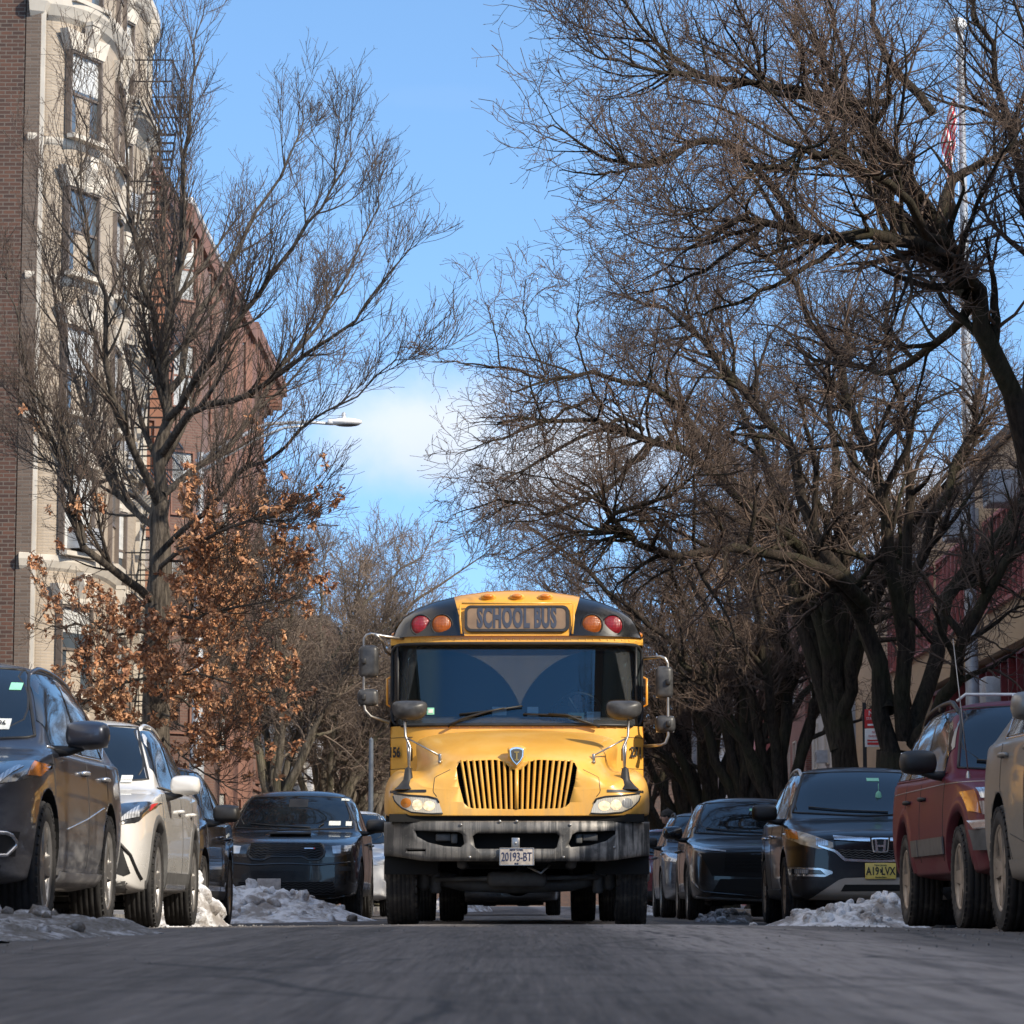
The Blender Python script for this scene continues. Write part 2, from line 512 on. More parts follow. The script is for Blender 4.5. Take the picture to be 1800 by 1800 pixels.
def make_world():
    w = bpy.data.worlds.new('World'); SC.world = w
    w.use_nodes = True
    t = w.node_tree; n = t.nodes; l = t.links
    bg = n['Background']
    sky = n.new('ShaderNodeTexSky'); sky.sky_type = 'NISHITA'; sky.sun_disc = False
    sky.sun_elevation = R_(SUN_EL); sky.sun_rotation = R_(180 - SUN_AZ)
    sky.air_density = 1.0; sky.dust_density = .25; sky.ozone_density = 3.2; sky.altitude = 300
    q = NT.__new__(NT); q.t = t; q.n = n; q.l = l; q.b = None
    # winter sky: the deep blue of higher air is carried down towards the roofs
    g = n.new('ShaderNodeTexCoord').outputs['Generated']
    x, y, z = q.sep(g)
    vm = q.comb(x, y, q.math('ADD', q.math('MULTIPLY', q.math('MAXIMUM', z, 0.0), 1.05), .215))
    l.new(vm, sky.inputs[0])
    # direction angles (tangents) around the street axis
    ax = q.math('DIVIDE', x, q.math('MAXIMUM', y, .05)); az = q.math('DIVIDE', z, q.math('MAXIMUM', y, .05))
    front = q.math('GREATER_THAN', y, .3)
    p = q.comb(ax, az, 0.0)
    n1 = q.noise(p, 14, 8, .58); n2 = q.noise(p, 45, 5, .6)

    def blob(cx, cz, rx, rz, k=.55):
        d = q.math('ADD', q.math('POWER', q.math('DIVIDE', q.math('SUBTRACT', ax, cx), rx), 2.0), q.math('POWER', q.math('DIVIDE', q.math('SUBTRACT', az, cz), rz), 2.0))
        d = q.math('ADD', q.math('SQRT', d), q.math('MULTIPLY', q.math('SUBTRACT', .5, n1), k * 3))
        return q.ramp(d, 1.30, .35)
    f = q.math('MAXIMUM', blob(-.030, .151, .038, .021), blob(.014, .142, .046, .020))
    f = q.math('MAXIMUM', f, blob(.13, .125, .075, .018))
    f = q.math('MAXIMUM', f, q.math('MULTIPLY', blob(-.030, .262, .022, .004, .9), .025))
    f = q.math('MULTIPLY', q.math('MULTIPLY', f, front), .82)
    # shaded underside of the cloud: the sun stands high, so its lower rim is greyer
    shade = q.ramp(q.math('ADD', az, q.math('MULTIPLY', n2, .02)), .125, .175)
    cl = q.mix(shade, (4.7, 5.0, 5.6), (5.9, 6.05, 6.3))
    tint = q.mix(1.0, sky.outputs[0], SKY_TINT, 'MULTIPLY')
    # added side cloud outside the frame, there to neutralise and lift the ambient light
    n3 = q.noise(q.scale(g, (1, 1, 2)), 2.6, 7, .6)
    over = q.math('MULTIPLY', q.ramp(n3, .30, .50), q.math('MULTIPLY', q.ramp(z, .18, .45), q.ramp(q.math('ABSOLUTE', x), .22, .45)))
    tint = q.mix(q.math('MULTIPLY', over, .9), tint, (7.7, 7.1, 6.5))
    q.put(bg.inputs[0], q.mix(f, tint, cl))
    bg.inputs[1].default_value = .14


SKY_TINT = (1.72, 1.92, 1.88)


def make_sun():
    d = bpy.data.lights.new('sun', 'SUN'); d.energy = 4.6; d.angle = R_(.5); d.color = (1.0, .90, .75)
    o = bpy.data.objects.new('sun', d); COL.objects.link(o)
    a, e = R_(SUN_AZ), R_(SUN_EL)
    to = Vector((math.cos(e) * math.sin(a), -math.cos(e) * math.cos(a), math.sin(e)))
    o.rotation_euler = to.to_track_quat('Z', 'Y').to_euler()
    o.location = to * 60


def make_camera():
    c = bpy.data.cameras.new('camera'); o = bpy.data.objects.new('camera', c); COL.objects.link(o)
    c.sensor_width = 36; c.lens = 36 * FPX / 1800; c.clip_start = .1; c.clip_end = 3000
    o.location = (0, 0, CAM_Z)
    o.rotation_euler = (PI / 2 + TILT, 0, YAW)
    c.dof.use_dof = True; c.dof.focus_distance = 29.5; c.dof.aperture_fstop = 10
    SC.camera = o
    SC.view_settings.view_transform = 'Standard'; SC.view_settings.look = 'None'
    SC.view_settings.exposure = 0.3; SC.view_settings.gamma = 1.0
    SC.cycles.max_bounces = 6; SC.cycles.diffuse_bounces = 3; SC.cycles.glossy_bounces = 4
    SC.cycles.transparent_max_bounces = 12; SC.cycles.use_denoising = True
    SC.cycles.sample_clamp_indirect = 6


def make_ground():
    ys = list(np.arange(-12, 4, 1.0)) + list(np.arange(4, 34, .5)) + list(np.arange(34, 80, 4)) + list(np.arange(80, 421, 20))
    xs = np.linspace(-CURB, CURB, 33)
    b = MB()
    b.grid([[(x, y, gz(x * .9999, y) + .006 * noise.noise((x * .9, y * .35, 0)) + .003 * noise.noise((x * 3, y * 1.5, 4))) for x in xs] for y in ys])
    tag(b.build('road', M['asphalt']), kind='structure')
    for s in (-1, 1):
        b = MB()
        z = lambda y: gz(CURB + .01, y)
        b.grid([[(s * CURB, y, z(y) - .3), (s * CURB, y, z(y)), (s * (CURB + .16), y, z(y) + .004)] for y in ys], sm=False)
        tag(b.build('kerb', M['kerb']), kind='structure')
        b = MB()
        b.grid([[(s * (CURB + .16), y, z(y) + .002), (s * 13, y, z(y) + .05)] for y in ys])
        tag(b.build('pavement', M['concrete']), kind='structure')
    b = MB()
    b.add([(-1500, -300, -.75), (1500, -300, -.75), (1500, 2500, -.75), (-1500, 2500, -.75)], [(0, 1, 2, 3)])
    tag(b.build('ground', M['earth']), kind='structure')


def snow_heap(name, label, c, rx, ry, h, seed, mat='snow', group=None, rough=.5, peaks=None, n=90):
    """An irregular heap of ploughed snow standing on the ground at c."""
    b = MB()
    G = []
    for i in range(n):
        row = []
        for j in range(n):
            u = -1 + 2 * i / (n - 1); v = -1 + 2 * j / (n - 1)
            x = u * rx; y = v * ry
            d = math.sqrt(u * u + v * v)
            p = Vector((x * 2.2 + seed * 7.1, y * 2.2, seed))
            edge = 1 + .22 * noise.noise(Vector((math.atan2(v, u) * 1.3, seed, 3)))
            f = max(0.0, 1 - (d / edge) ** 1.7)
            if peaks:
                f = f * .35
                for (qx, qy, qr, qh) in peaks:
                    f += qh * math.exp(-(((x - qx) / qr) ** 2 + ((y - qy) / (qr * 1.3)) ** 2)) * min(1, max(0, (edge - d) * 4))
            z = h * f
            k = min(1, f * 3)
            lump = noise.multi_fractal(p * 1.3, .9, 2.1, 5) * .10 + abs(noise.noise(p * 2.6)) * .22 + .10 * noise.noise(p * 6) + .045 * noise.noise(p * 15)
            cell = noise.voronoi(p * 2.0)[0]
            z += k * rough * h * (lump + .55 * (cell[1] - cell[0]))
            dx = k * .12 * rough * noise.noise(p * 2 + Vector((9, 0, 0))); dy = k * .12 * rough * noise.noise(p * 2 + Vector((0, 9, 5)))
            X, Y = c[0] + x + dx, c[1] + y + dy
            row.append((x + dx, y + dy, gz(X, Y) - gz(c[0], c[1]) + (z if f > 0 else -.06)))
        G.append(row)
    b.grid(G)
    g = random.Random(seed)
    for k in range(70 if h > .2 else 40):                                # frozen chunks
        i, j = g.randrange(12, n - 12), g.randrange(12, n - 12)
        q = Vector(G[i][j])
        if q.z < .03: continue
        r = g.uniform(.02, .085) * (1.3 if h > .3 else .8)
        bm = bmesh.new(); bmesh.ops.create_icosphere(bm, subdivisions=2, radius=1)
        sx, sy, sz = g.uniform(.7, 1.3), g.uniform(.7, 1.3), g.uniform(.5, .9)
        rot = Matrix.Rotation(g.uniform(0, 6), 3, Vector((g.random(), g.random(), g.random() + .1)).normalized())
        vs = [q + rot @ (Vector((v.co.x * sx, v.co.y * sy, v.co.z * sz)) * r * (1 + .35 * noise.noise(v.co * 1.3 + q * 9))) for v in bm.verts]
        fs = [[v.index for v in f.verts] for f in bm.faces]; bm.free()
        b.add(vs, fs, 0, g.random() < .5)
    o = b.build(name, M[mat], loc=(c[0], c[1], gz(c[0], c[1])))
    tag(o, label, 'snow pile', group)
    return o


def snow_clod(label, c, r, seed, mat='snow'):
    b = MB()
    bm = bmesh.new(); bmesh.ops.create_icosphere(bm, subdivisions=3, radius=1)
    vs = []
    for v in bm.verts:
        k = 1 + .35 * noise.noise(v.co * 1.5 + Vector((seed, 0, 0))) + .12 * noise.noise(v.co * 4 + Vector((seed, 2, 0)))
        vs.append(Vector((v.co.x * r * k, v.co.y * r * k, v.co.z * r * k * .75)))
    fs = [[v.index for v in f.verts] for f in bm.faces]; bm.free()
    b.add(vs, fs, 0, True)
    o = b.build('snow_lump', M[mat], loc=(c[0], c[1], gz(c[0], c[1]) + r * .45))
    tag(o, label, 'snow lump', 'lumps of snow on the road edge')


def make_grit():
    g = random.Random(4); b = MB()
    for k in range(700):
        y = 8.5 + 22 * g.random() ** 1.1
        x = g.choice((-1, 1)) * (g.uniform(1.6, 3.0) if g.random() < .7 else g.uniform(0, 1.6))
        r = g.uniform(.003, .009) * (1.4 if abs(x) > 1.8 else .8)
        z = gz(x, y) + r * .3
        rot = Matrix.Rotation(g.uniform(0, 6), 3, Vector((g.random(), g.random(), g.random() + .1)).normalized())
        q = [rot @ (Vector(p) * r * g.uniform(.7, 1.3)) + Vector((x, y, z)) for p in ((1, 0, 0), (-1, 0, 0), (0, 1, 0), (0, -1, 0), (0, 0, .8), (0, 0, -.8))]
        b.add(q, [(0, 2, 4), (2, 1, 4), (1, 3, 4), (3, 0, 4), (2, 0, 5), (1, 2, 5), (3, 1, 5), (0, 3, 5)], g.choice((0, 0, 1)))
    tag(b.build('grit', [M['kerb'], M['dirty_snow']]), kind='stuff')


def make_snow():
    make_grit()
    g = 'piles of old snow along the kerbs'
    snow_heap('snow_pile', 'low grey dirty snow ridge by the wheels of the dark grey SUV', (-2.75, 15.6, 0), .95, 1.9, .10, 1, 'dirty_snow', g, .9)
    snow_heap('snow_pile', 'flat dirty slush patch at the lower left road edge', (-2.9, 12.6, 0), .75, 1.3, .07, 8, 'dirty_snow', g, .9)
    snow_heap('snow_pile', 'sunlit yellowish snow pile between the white SUV and the blue car', (-3.25, 29.6, 0), .50, .9, .50, 2, 'snow', g, .55,
              peaks=[(-.14, 0, .24, .95), (.08, -.2, .25, .45)])
    snow_heap('snow_pile', 'long bluish shaded snow pile in front of the black SUV', (-3.25, 38.6, 0), 1.5, 1.5, .37, 3, 'snow', g, .55,
              peaks=[(-.95, .1, .42, 1.15), (-.35, 0, .5, .62), (.3, -.1, .45, .42), (.8, 0, .4, .2)])
    snow_heap('snow_pile', 'white snow pile between the maroon SUV and the black crossover', (3.05, 29.2, 0), .80, 1.0, .21, 4, 'snow', g, .6,
              peaks=[(.42, .1, .24, .95), (.05, 0, .32, .5), (-.4, -.1, .3, .22)])
    snow_heap('snow_pile', 'thin snow remnant in the gap ahead of the small black hatchback', (2.35, 36.5, 0), .35, .7, .10, 5, 'dirty_snow', g, .9)
    snow_heap('snow_pile', 'distant snow remnant beside the red car', (2.1, 55.5, 0), .5, 1.0, .14, 6, 'snow', g, .9)
    snow_heap('snow_pile', 'distant white snow bank seen under the bus', (-1.6, 78, 0), .9, 2.0, .3, 7, 'snow', g, .9)
    for i, (lab, x, y, r, m) in enumerate((
            ('round white snow lump under the black SUV bumper', -2.23, 39.0, .075, 'snow'),
            ('tan dirty snow lump near the bus front tyre', -2.02, 37.8, .07, 'dirty_snow'),
            ('small white snow lump on the road by the black crossover wheel', 2.2, 34.5, .06, 'snow'),
            ('little grey snow crumb right of the snow pile end', 2.1, 28.5, .035, 'snow'),
            ('dark grit-covered snow lump by the lower left road edge', -2.2, 11.6, .035, 'dirty_snow'),
            ('pale snow crumb beside the lower left slush patch', -2.45, 13.6, .04, 'snow'))):
        snow_clod(lab, (x, y), r, i * 3.3, m)
def tyre_mesh(Rt, w, name, ribs=4, mat='rubber', seg=40):
    """Tyre about the X axis with circumferential tread grooves."""
    hw = w / 2; pr = []
    rim = Rt * .62
    pr.append((-hw * .72, rim)); pr.append((-hw * .98, rim + (Rt - rim) * .25)); pr.append((-hw * 1.02, rim + (Rt - rim) * .55)); pr.append((-hw * .95, Rt - .035)); pr.append((-hw * .86, Rt - .010))
    tw = hw * .82; g = .012
    n = ribs + 1
    for i in range(n):
        a = -tw + 2 * tw * i / n; c = -tw + 2 * tw * (i + 1) / n
        pr += [(a + .0025, Rt - .008 if i else Rt - .004), (a + .006, Rt), (c - .006, Rt), (c - .0025, Rt - .008 if i < n - 1 else Rt - .004)]
    pr += [(hw * .86, Rt - .010), (hw * .95, Rt - .035), (hw * 1.02, rim + (Rt - rim) * .55), (hw * .98, rim + (Rt - rim) * .25), (hw * .72, rim)]
    b = MB(); b.lathe(pr, seg, 'X')
    # shoulder lugs
    for k in range(seg):
        t = 2 * PI * (k + .5) / seg
        for s in (-1, 1):
            rot = Matrix.Rotation(t, 3, 'X')
            b.box(rot @ Vector((s * hw * .905, Rt - .024, 0)), (hw * .16, .024, PI * Rt / seg * 1.3), 0, rot)
    return b.mesh(name, M[mat], fix=False)


def rim_mesh(r, w, name, mat='rim', spokes=5, side=1, style='spoke'):
    b = MB(); hw = w / 2
    o = side * hw
    b.lathe([(-o * .8, r * .96), (o * .70, r * .97), (o * .88, r * 1.03), (o * .92, r * 1.0), (o * .80, r * .93), (o * .35, r * .86), (-o * .5, r * .84)], 36, 'X')
    if style == 'steel':
        b.lathe([(o * .35, r * .90), (o * .30, r * .7), (o * .55, r * .55), (o * .62, r * .38), (o * 1.15, r * .36), (o * 1.25, r * .30), (o * 1.25, 0.0)], 30, 'X')
        for k in range(10):
            t = 2 * PI * k / 10
            b.lathe([(o * .5, .018), (o * .95, .018), (o * .98, .008), (o * .98, 0)], 6, 'X', (0, r * .46 * math.cos(t), r * .46 * math.sin(t)))
    else:
        b.lathe([(o * .45, r * .34), (o * .74, r * .30), (o * .80, r * .2), (o * .78, 0.0)], 24, 'X')
        for k in range(spokes):
            for d in ((-.16, .16) if style == 'twin' else (0,)):
                t = 2 * PI * k / spokes + d
                c, s = math.cos(t), math.sin(t)
                wd = .13 * r if style == 'twin' else .24 * r
                tx = Vector((0, -s, c)) * wd; dr = Vector((0, c, s))
                q = [dr * r * .22 - tx * .9, dr * r * .22 + tx * .9, dr * r * .93 + tx * .75, dr * r * .93 - tx * .75]
                f = [Vector((o * .78, 0, 0)) + q[0], Vector((o * .78, 0, 0)) + q[1], Vector((o * .84, 0, 0)) + q[2], Vector((o * .84, 0, 0)) + q[3]]
                k2 = [v + Vector((-o * .35, 0, 0)) for v in f]
                b.add(f + k2, [(0, 1, 2, 3), (4, 7, 6, 5), (0, 4, 5, 1), (1, 5, 6, 2), (2, 6, 7, 3), (3, 7, 4, 0)])
        b.lathe([(o * .1, r * .86), (o * .1, 0)], 30, 'X', mi=1)
    return b.mesh(name, [M[mat], M['void']], fix=False)


_wheel = {}


def wheel(parent, x, y, Rt, w, side, rim='rim', style='spoke', spokes=5, ribs=4, tmat='rubber', rr=.64, z=0.0, steer=0.0):
    k = (Rt, w, ribs, tmat)
    if k not in _wheel: _wheel[k] = tyre_mesh(Rt, w, 'tyre', ribs, tmat)
    k2 = (Rt * rr, w, rim, spokes, side, style)
    if k2 not in _wheel: _wheel[k2] = rim_mesh(Rt * rr, w, 'rim', rim, spokes, side, style)
    e = empty('wheel', (x, y, Rt + z), steer, parent)
    link_mesh('tyre', _wheel[k], e); link_mesh('rim', _wheel[k2], e)
    return e


def bus_mats():
    m, t = MAT('bus_yellow'); M['yellow'] = m
    c = t.coord(); x, y, z = t.sep(c)
    n = t.noise(c, 1.6, 6, .6); n2 = t.noise(t.scale(c, (6, 1, .8)), 2, 6, .65); sp = t.noise(c, 55, 2)
    col = t.mix(t.ramp(n, .3, .7), (.76, .385, .055), (.86, .48, .095))
    d = t.math('MULTIPLY', t.ramp(z, 1.5, .7), t.ramp(n2, .35, .7))
    col = t.mix(t.math('MULTIPLY', d, .55), col, (.36, .27, .15))
    col = t.mix(t.math('MULTIPLY', t.ramp(n, .45, .75), .18), col, (.75, .55, .27))
    col = t.mix(t.math('MULTIPLY', t.ramp(sp, .66, .76), .25), col, (.25, .17, .08))
    t.set(col=col, rough=t.math('ADD', .24, t.math('MULTIPLY', n2, .25)), coat=.35, coatr=.15)

    m, t = MAT('bus_cap_paint'); M['cap'] = m
    c = t.coord(); x, y, z = t.sep(c)
    n = t.noise(c, 2.0, 6, .6)
    lim = t.math('ADD', .50, t.math('MULTIPLY', t.math('SUBTRACT', z, 2.74), .27))
    f = t.math('GREATER_THAN', t.math('ABSOLUTE', x), lim)
    yel = t.mix(t.ramp(n, .3, .7), (.70, .335, .035), (.80, .40, .05))
    blk = t.mix(t.ramp(n, .4, .75), (.006, .006, .007), (.016, .015, .015))
    t.set(col=t.mix(f, yel, blk), rough=.26, coat=.4, coatr=.12)

    m, t = MAT('bus_bumper_steel'); M['bumper'] = m
    c = t.coord(); x, y, z = t.sep(c)
    n = t.noise(c, 2.2, 7, .65); dr = t.noise(t.scale(c, (14, 2, .7)), 1.2, 6, .7); sp = t.noise(c, 40, 3)
    col = t.mix(t.ramp(n, .3, .7), (.055, .055, .055), (.115, .112, .108))
    side = t.ramp(x, -.1, .9)
    drip = t.math('MULTIPLY', t.ramp(dr, .44, .58), t.math('ADD', .22, t.math('MULTIPLY', side, .78)))
    drip = t.math('MULTIPLY', drip, t.ramp(n, .25, .6))
    col = t.mix(t.math('MULTIPLY', drip, .9), col, (.60, .555, .50))
    col = t.mix(t.math('MULTIPLY', t.ramp(sp, .6, .75), .4), col, (.30, .28, .25))
    t.set(col=col, rough=.5, metal=.15)
    t.bump(n, .15, .01)

    # windscreen: dusty, with the two fans the wipers keep clean
    m, t = MAT('bus_windscreen'); M['bus_glass'] = m
    c = t.coord(); x, y, z = t.sep(c)

    def fan(cx, s):
        dx = t.math('SUBTRACT', x, cx); dz = t.math('SUBTRACT', z, 1.82)
        d = t.math('SQRT', t.math('ADD', t.math('MULTIPLY', dx, dx), t.math('MULTIPLY', dz, dz)))
        w = t.noise(c, 30, 3)
        a = t.ramp(t.math('ADD', d, t.math('MULTIPLY', w, .008)), .80, .788)
        # outer limit of the sweep: a straight edge leaning inwards
        e = t.math('MULTIPLY', t.math('ADD', x, t.math('MULTIPLY', t.math('SUBTRACT', z, 2.57), -.21 * s)), -s)
        b = t.ramp(t.math('ADD', e, t.math('MULTIPLY', w, .01)), .965, .95)
        return t.math('MULTIPLY', t.math('MULTIPLY', a, b), t.ramp(z, 1.945, 1.975))
    clean = t.math('MAXIMUM', fan(-.72, 1), fan(.78, -1))
    n = t.noise(c, 90, 4, .7); n2 = t.noise(t.scale(c, (3, 1, 1)), 2.5, 6, .6)
    dust = t.math('ADD', .13, t.math('MULTIPLY', t.ramp(n, .2, .9), .16))
    dust = t.math('MULTIPLY', dust, t.math('ADD', .55, n2))
    dust = t.math('MULTIPLY', dust, t.math('SUBTRACT', 1.0, t.math('MULTIPLY', clean, .93)))
    n_ = t.n
    tr = n_.new('ShaderNodeBsdfTransparent'); tr.inputs[0].default_value = (.55, .66, .74, 1)
    gl = n_.new('ShaderNodeBsdfGlossy'); gl.inputs['Roughness'].default_value = .02; gl.inputs[0].default_value = (.45, .78, 1, 1)
    df = n_.new('ShaderNodeBsdfDiffuse'); df.inputs[0].default_value = (.17, .18, .185, 1)
    fr = n_.new('ShaderNodeFresnel'); fr.inputs[0].default_value = 1.7
    a = n_.new('ShaderNodeMixShader'); t.put(a.inputs[0], fr.outputs[0]); t.l.new(tr.outputs[0], a.inputs[1]); t.l.new(gl.outputs[0], a.inputs[2])
    b = n_.new('ShaderNodeMixShader'); t.put(b.inputs[0], dust); t.l.new(a.outputs[0], b.inputs[1]); t.l.new(df.outputs[0], b.inputs[2])
    t.l.new(b.outputs[0], n_['Material Output'].inputs[0])

    m, t = MAT('bus_side_glass'); M['bus_side_glass'] = m
    n = t.noise(t.coord(), 3, 5)
    t.set(col=t.mix(n, (.01, .014, .016), (.04, .048, .05)), rough=.06, spec=.8)

    m, t = MAT('signal_lens_red'); M['lens_red'] = m
    v = t.node('ShaderNodeTexVoronoi', {'Vector': t.coord(), 'Scale': 70.0}); v.inputs['Randomness'].default_value = .15
    f = t.ramp(v.outputs[0], .2, .6)
    t.set(col=t.mix(f, (.36, .012, .022), (.18, .008, .014)), rough=.25, coat=.5); t.bump(v.outputs[0], .5, .01)
    m, t = MAT('signal_lens_amber'); M['lens_amber'] = m
    v = t.node('ShaderNodeTexVoronoi', {'Vector': t.coord(), 'Scale': 70.0}); v.inputs['Randomness'].default_value = .15
    f = t.ramp(v.outputs[0], .2, .6)
    t.set(col=t.mix(f, (.46, .115, .012), (.26, .06, .008)), rough=.25, coat=.5); t.bump(v.outputs[0], .5, .01)
    M['sign_ink'] = simple('sign_ink', (.035, .045, .075), .5)
    M['sign_face'] = simple('sign_face_tan', (.21, .135, .078), .5, coat=.25, var=.2, scale=5)
    m, t = MAT('lit_headlamp'); M['lit'] = m
    c = t.coord(); n = t.noise(c, 22, 3)
    t.set(col=(.6, .5, .36), rough=.2, em=t.mix(n, (1, .62, .26), (1, .86, .58)), ems=t.math('MULTIPLY', t.ramp(n, .15, .85), 1.1))
    m, t = MAT('hazy_lamp_cover'); M['lamp_cover'] = m
    c = t.coord(); w = t.node('ShaderNodeTexWave', {'Vector': c, 'Scale': 20, 'Distortion': 2}).outputs[1]; n = t.noise(c, 5, 4)
    t.set(col=t.mix(n, (.46, .40, .30), t.mix(w, (.52, .49, .42), (.74, .72, .66))), rough=.2, coat=.8)
    M['plate_ny'] = simple('plate_white_worn', (.40, .36, .33), .5, var=.25, scale=14)
    M['plate_nj'] = simple('plate_yellow', (.74, .58, .14), .45, var=.12, scale=8)
    M['plate_red'] = simple('plate_red', (.45, .05, .05), .5)
    M['emblem_gold'] = simple('emblem_gold', (.45, .33, .12), .35, .3)


def skin_figure(name, verts, edges, root, mats, parent=None, sub=2, base_mat=0):
    """verts: (x, y, z, radius[, material index])"""
    me = bpy.data.meshes.new(name)
    me.from_pydata([v[:3] for v in verts], edges, [])
    o = link_mesh(name, me, parent)
    m = o.modifiers.new('skin', 'SKIN'); m.use_smooth_shade = True; m.use_x_symmetry = False; m.branch_smoothing = .4
    lay = me.skin_vertices[0].data
    for i, v in enumerate(verts):
        r = v[3]
        lay[i].radius = r if isinstance(r, tuple) else (r, r)
        lay[i].use_root = i == root
    s = o.modifiers.new('sub', 'SUBSURF'); s.levels = s.render_levels = sub
    evaluated(o)
    for x in mats: o.data.materials.append(x)
    # colour skin and clothes by the nearest joint
    mi = [v[4] if len(v) > 4 else base_mat for v in verts]
    P = np.array([v[:3] for v in verts])
    for p in o.data.polygons:
        d = ((P - np.array(p.center)) ** 2).sum(1)
        p.material_index = mi[int(d.argmin())]
        p.use_smooth = True
    return o


def head(parent_name, c, r, mats, parent, yaw=0.0, hat=False, hatmat=None):
    """face with brow, nose, eyes, ears; returns nothing (children of the person)"""
    rot = Matrix.Rotation(yaw, 3, 'Z')
    c = Vector(c)
    b = MB()
    q = lambda x, y, z: c + rot @ Vector((x * r, y * r, z * r))
    b.ell(c, (r * .80, r * .95, r * 1.15), 20, 14, 0, rot)
    b.ell(q(0, -.18, -.62), (r * .56, r * .62, r * .5), 16, 10, 0, rot)
    b.ell(q(0, -.95, -.1), (r * .13, r * .24, r * .26), 10, 8, 0, rot)
    b.ell(q(0, -.86, -.60), (r * .26, r * .12, r * .06), 10, 6, 1, rot)
    for s in (-1, 1):
        b.ell(q(s * .30, -.80, .10), (r * .13, r * .09, r * .07), 10, 6, 1, rot)
        b.ell(q(s * .80, .05, -.05), (r * .09, r * .2, r * .27), 10, 6, 0, rot)
    b.build('face', [mats[0], M['hair']], parent)
    h = MB()
    if hat:
        h.ell(q(0, .06, .42), (r * .93, r * 1.06, r * .92), 20, 12, 0, rot)
        h.lathe([(-.10 * r, .90 * r), (-.12 * r, 1.0 * r), (.22 * r, 1.02 * r), (.26 * r, .92 * r)], 24, 'Z', q(0, .06, .28))
        h.ell(q(0, .1, 1.35), (r * .22, r * .22, r * .18), 12, 8, 0)
        h.build('knit_cap', hatmat, parent)
    else:
        h.ell(q(0, .16, .32), (r * .87, r * .98, r * .98), 20, 12, 0, rot)
        h.build('hair', M['hair'], parent)


def hand_nodes(V, E, wrist_i, d, side, mi, k=1.0):
    """palm, four bent fingers and a thumb, appended to a skin graph. d: direction of the hand; side: direction across the palm."""
    d = Vector(d).normalized(); a = Vector(side).normalized(); n = d.cross(a)
    w = Vector(V[wrist_i][:3])
    p = w + d * .055 * k
    V.append((*p, (.024 * k, .034 * k), mi)); pi = len(V) - 1; E.append((wrist_i, pi))
    for j, L in enumerate((.068, .078, .072, .055)):
        o = a * (.030 - .020 * j) * k
        q0 = p + o + d * .04 * k; q1 = q0 + (d * .6 + n * .25) * L * k * .6; q2 = q1 + (d * .35 + n * .6) * L * k * .5
        s = len(V)
        V.append((*q0, .0105 * k, mi)); V.append((*q1, .0095 * k, mi)); V.append((*q2, .008 * k, mi))
        E += [(pi, s), (s, s + 1), (s + 1, s + 2)]
    t0 = p + a * .036 * k; t1 = t0 + (a * .5 + d * .7 + n * .2) * .04 * k; s = len(V)
    V.append((*t0, .013 * k, mi)); V.append((*t1, .011 * k, mi)); E += [(pi, s), (s, s + 1)]


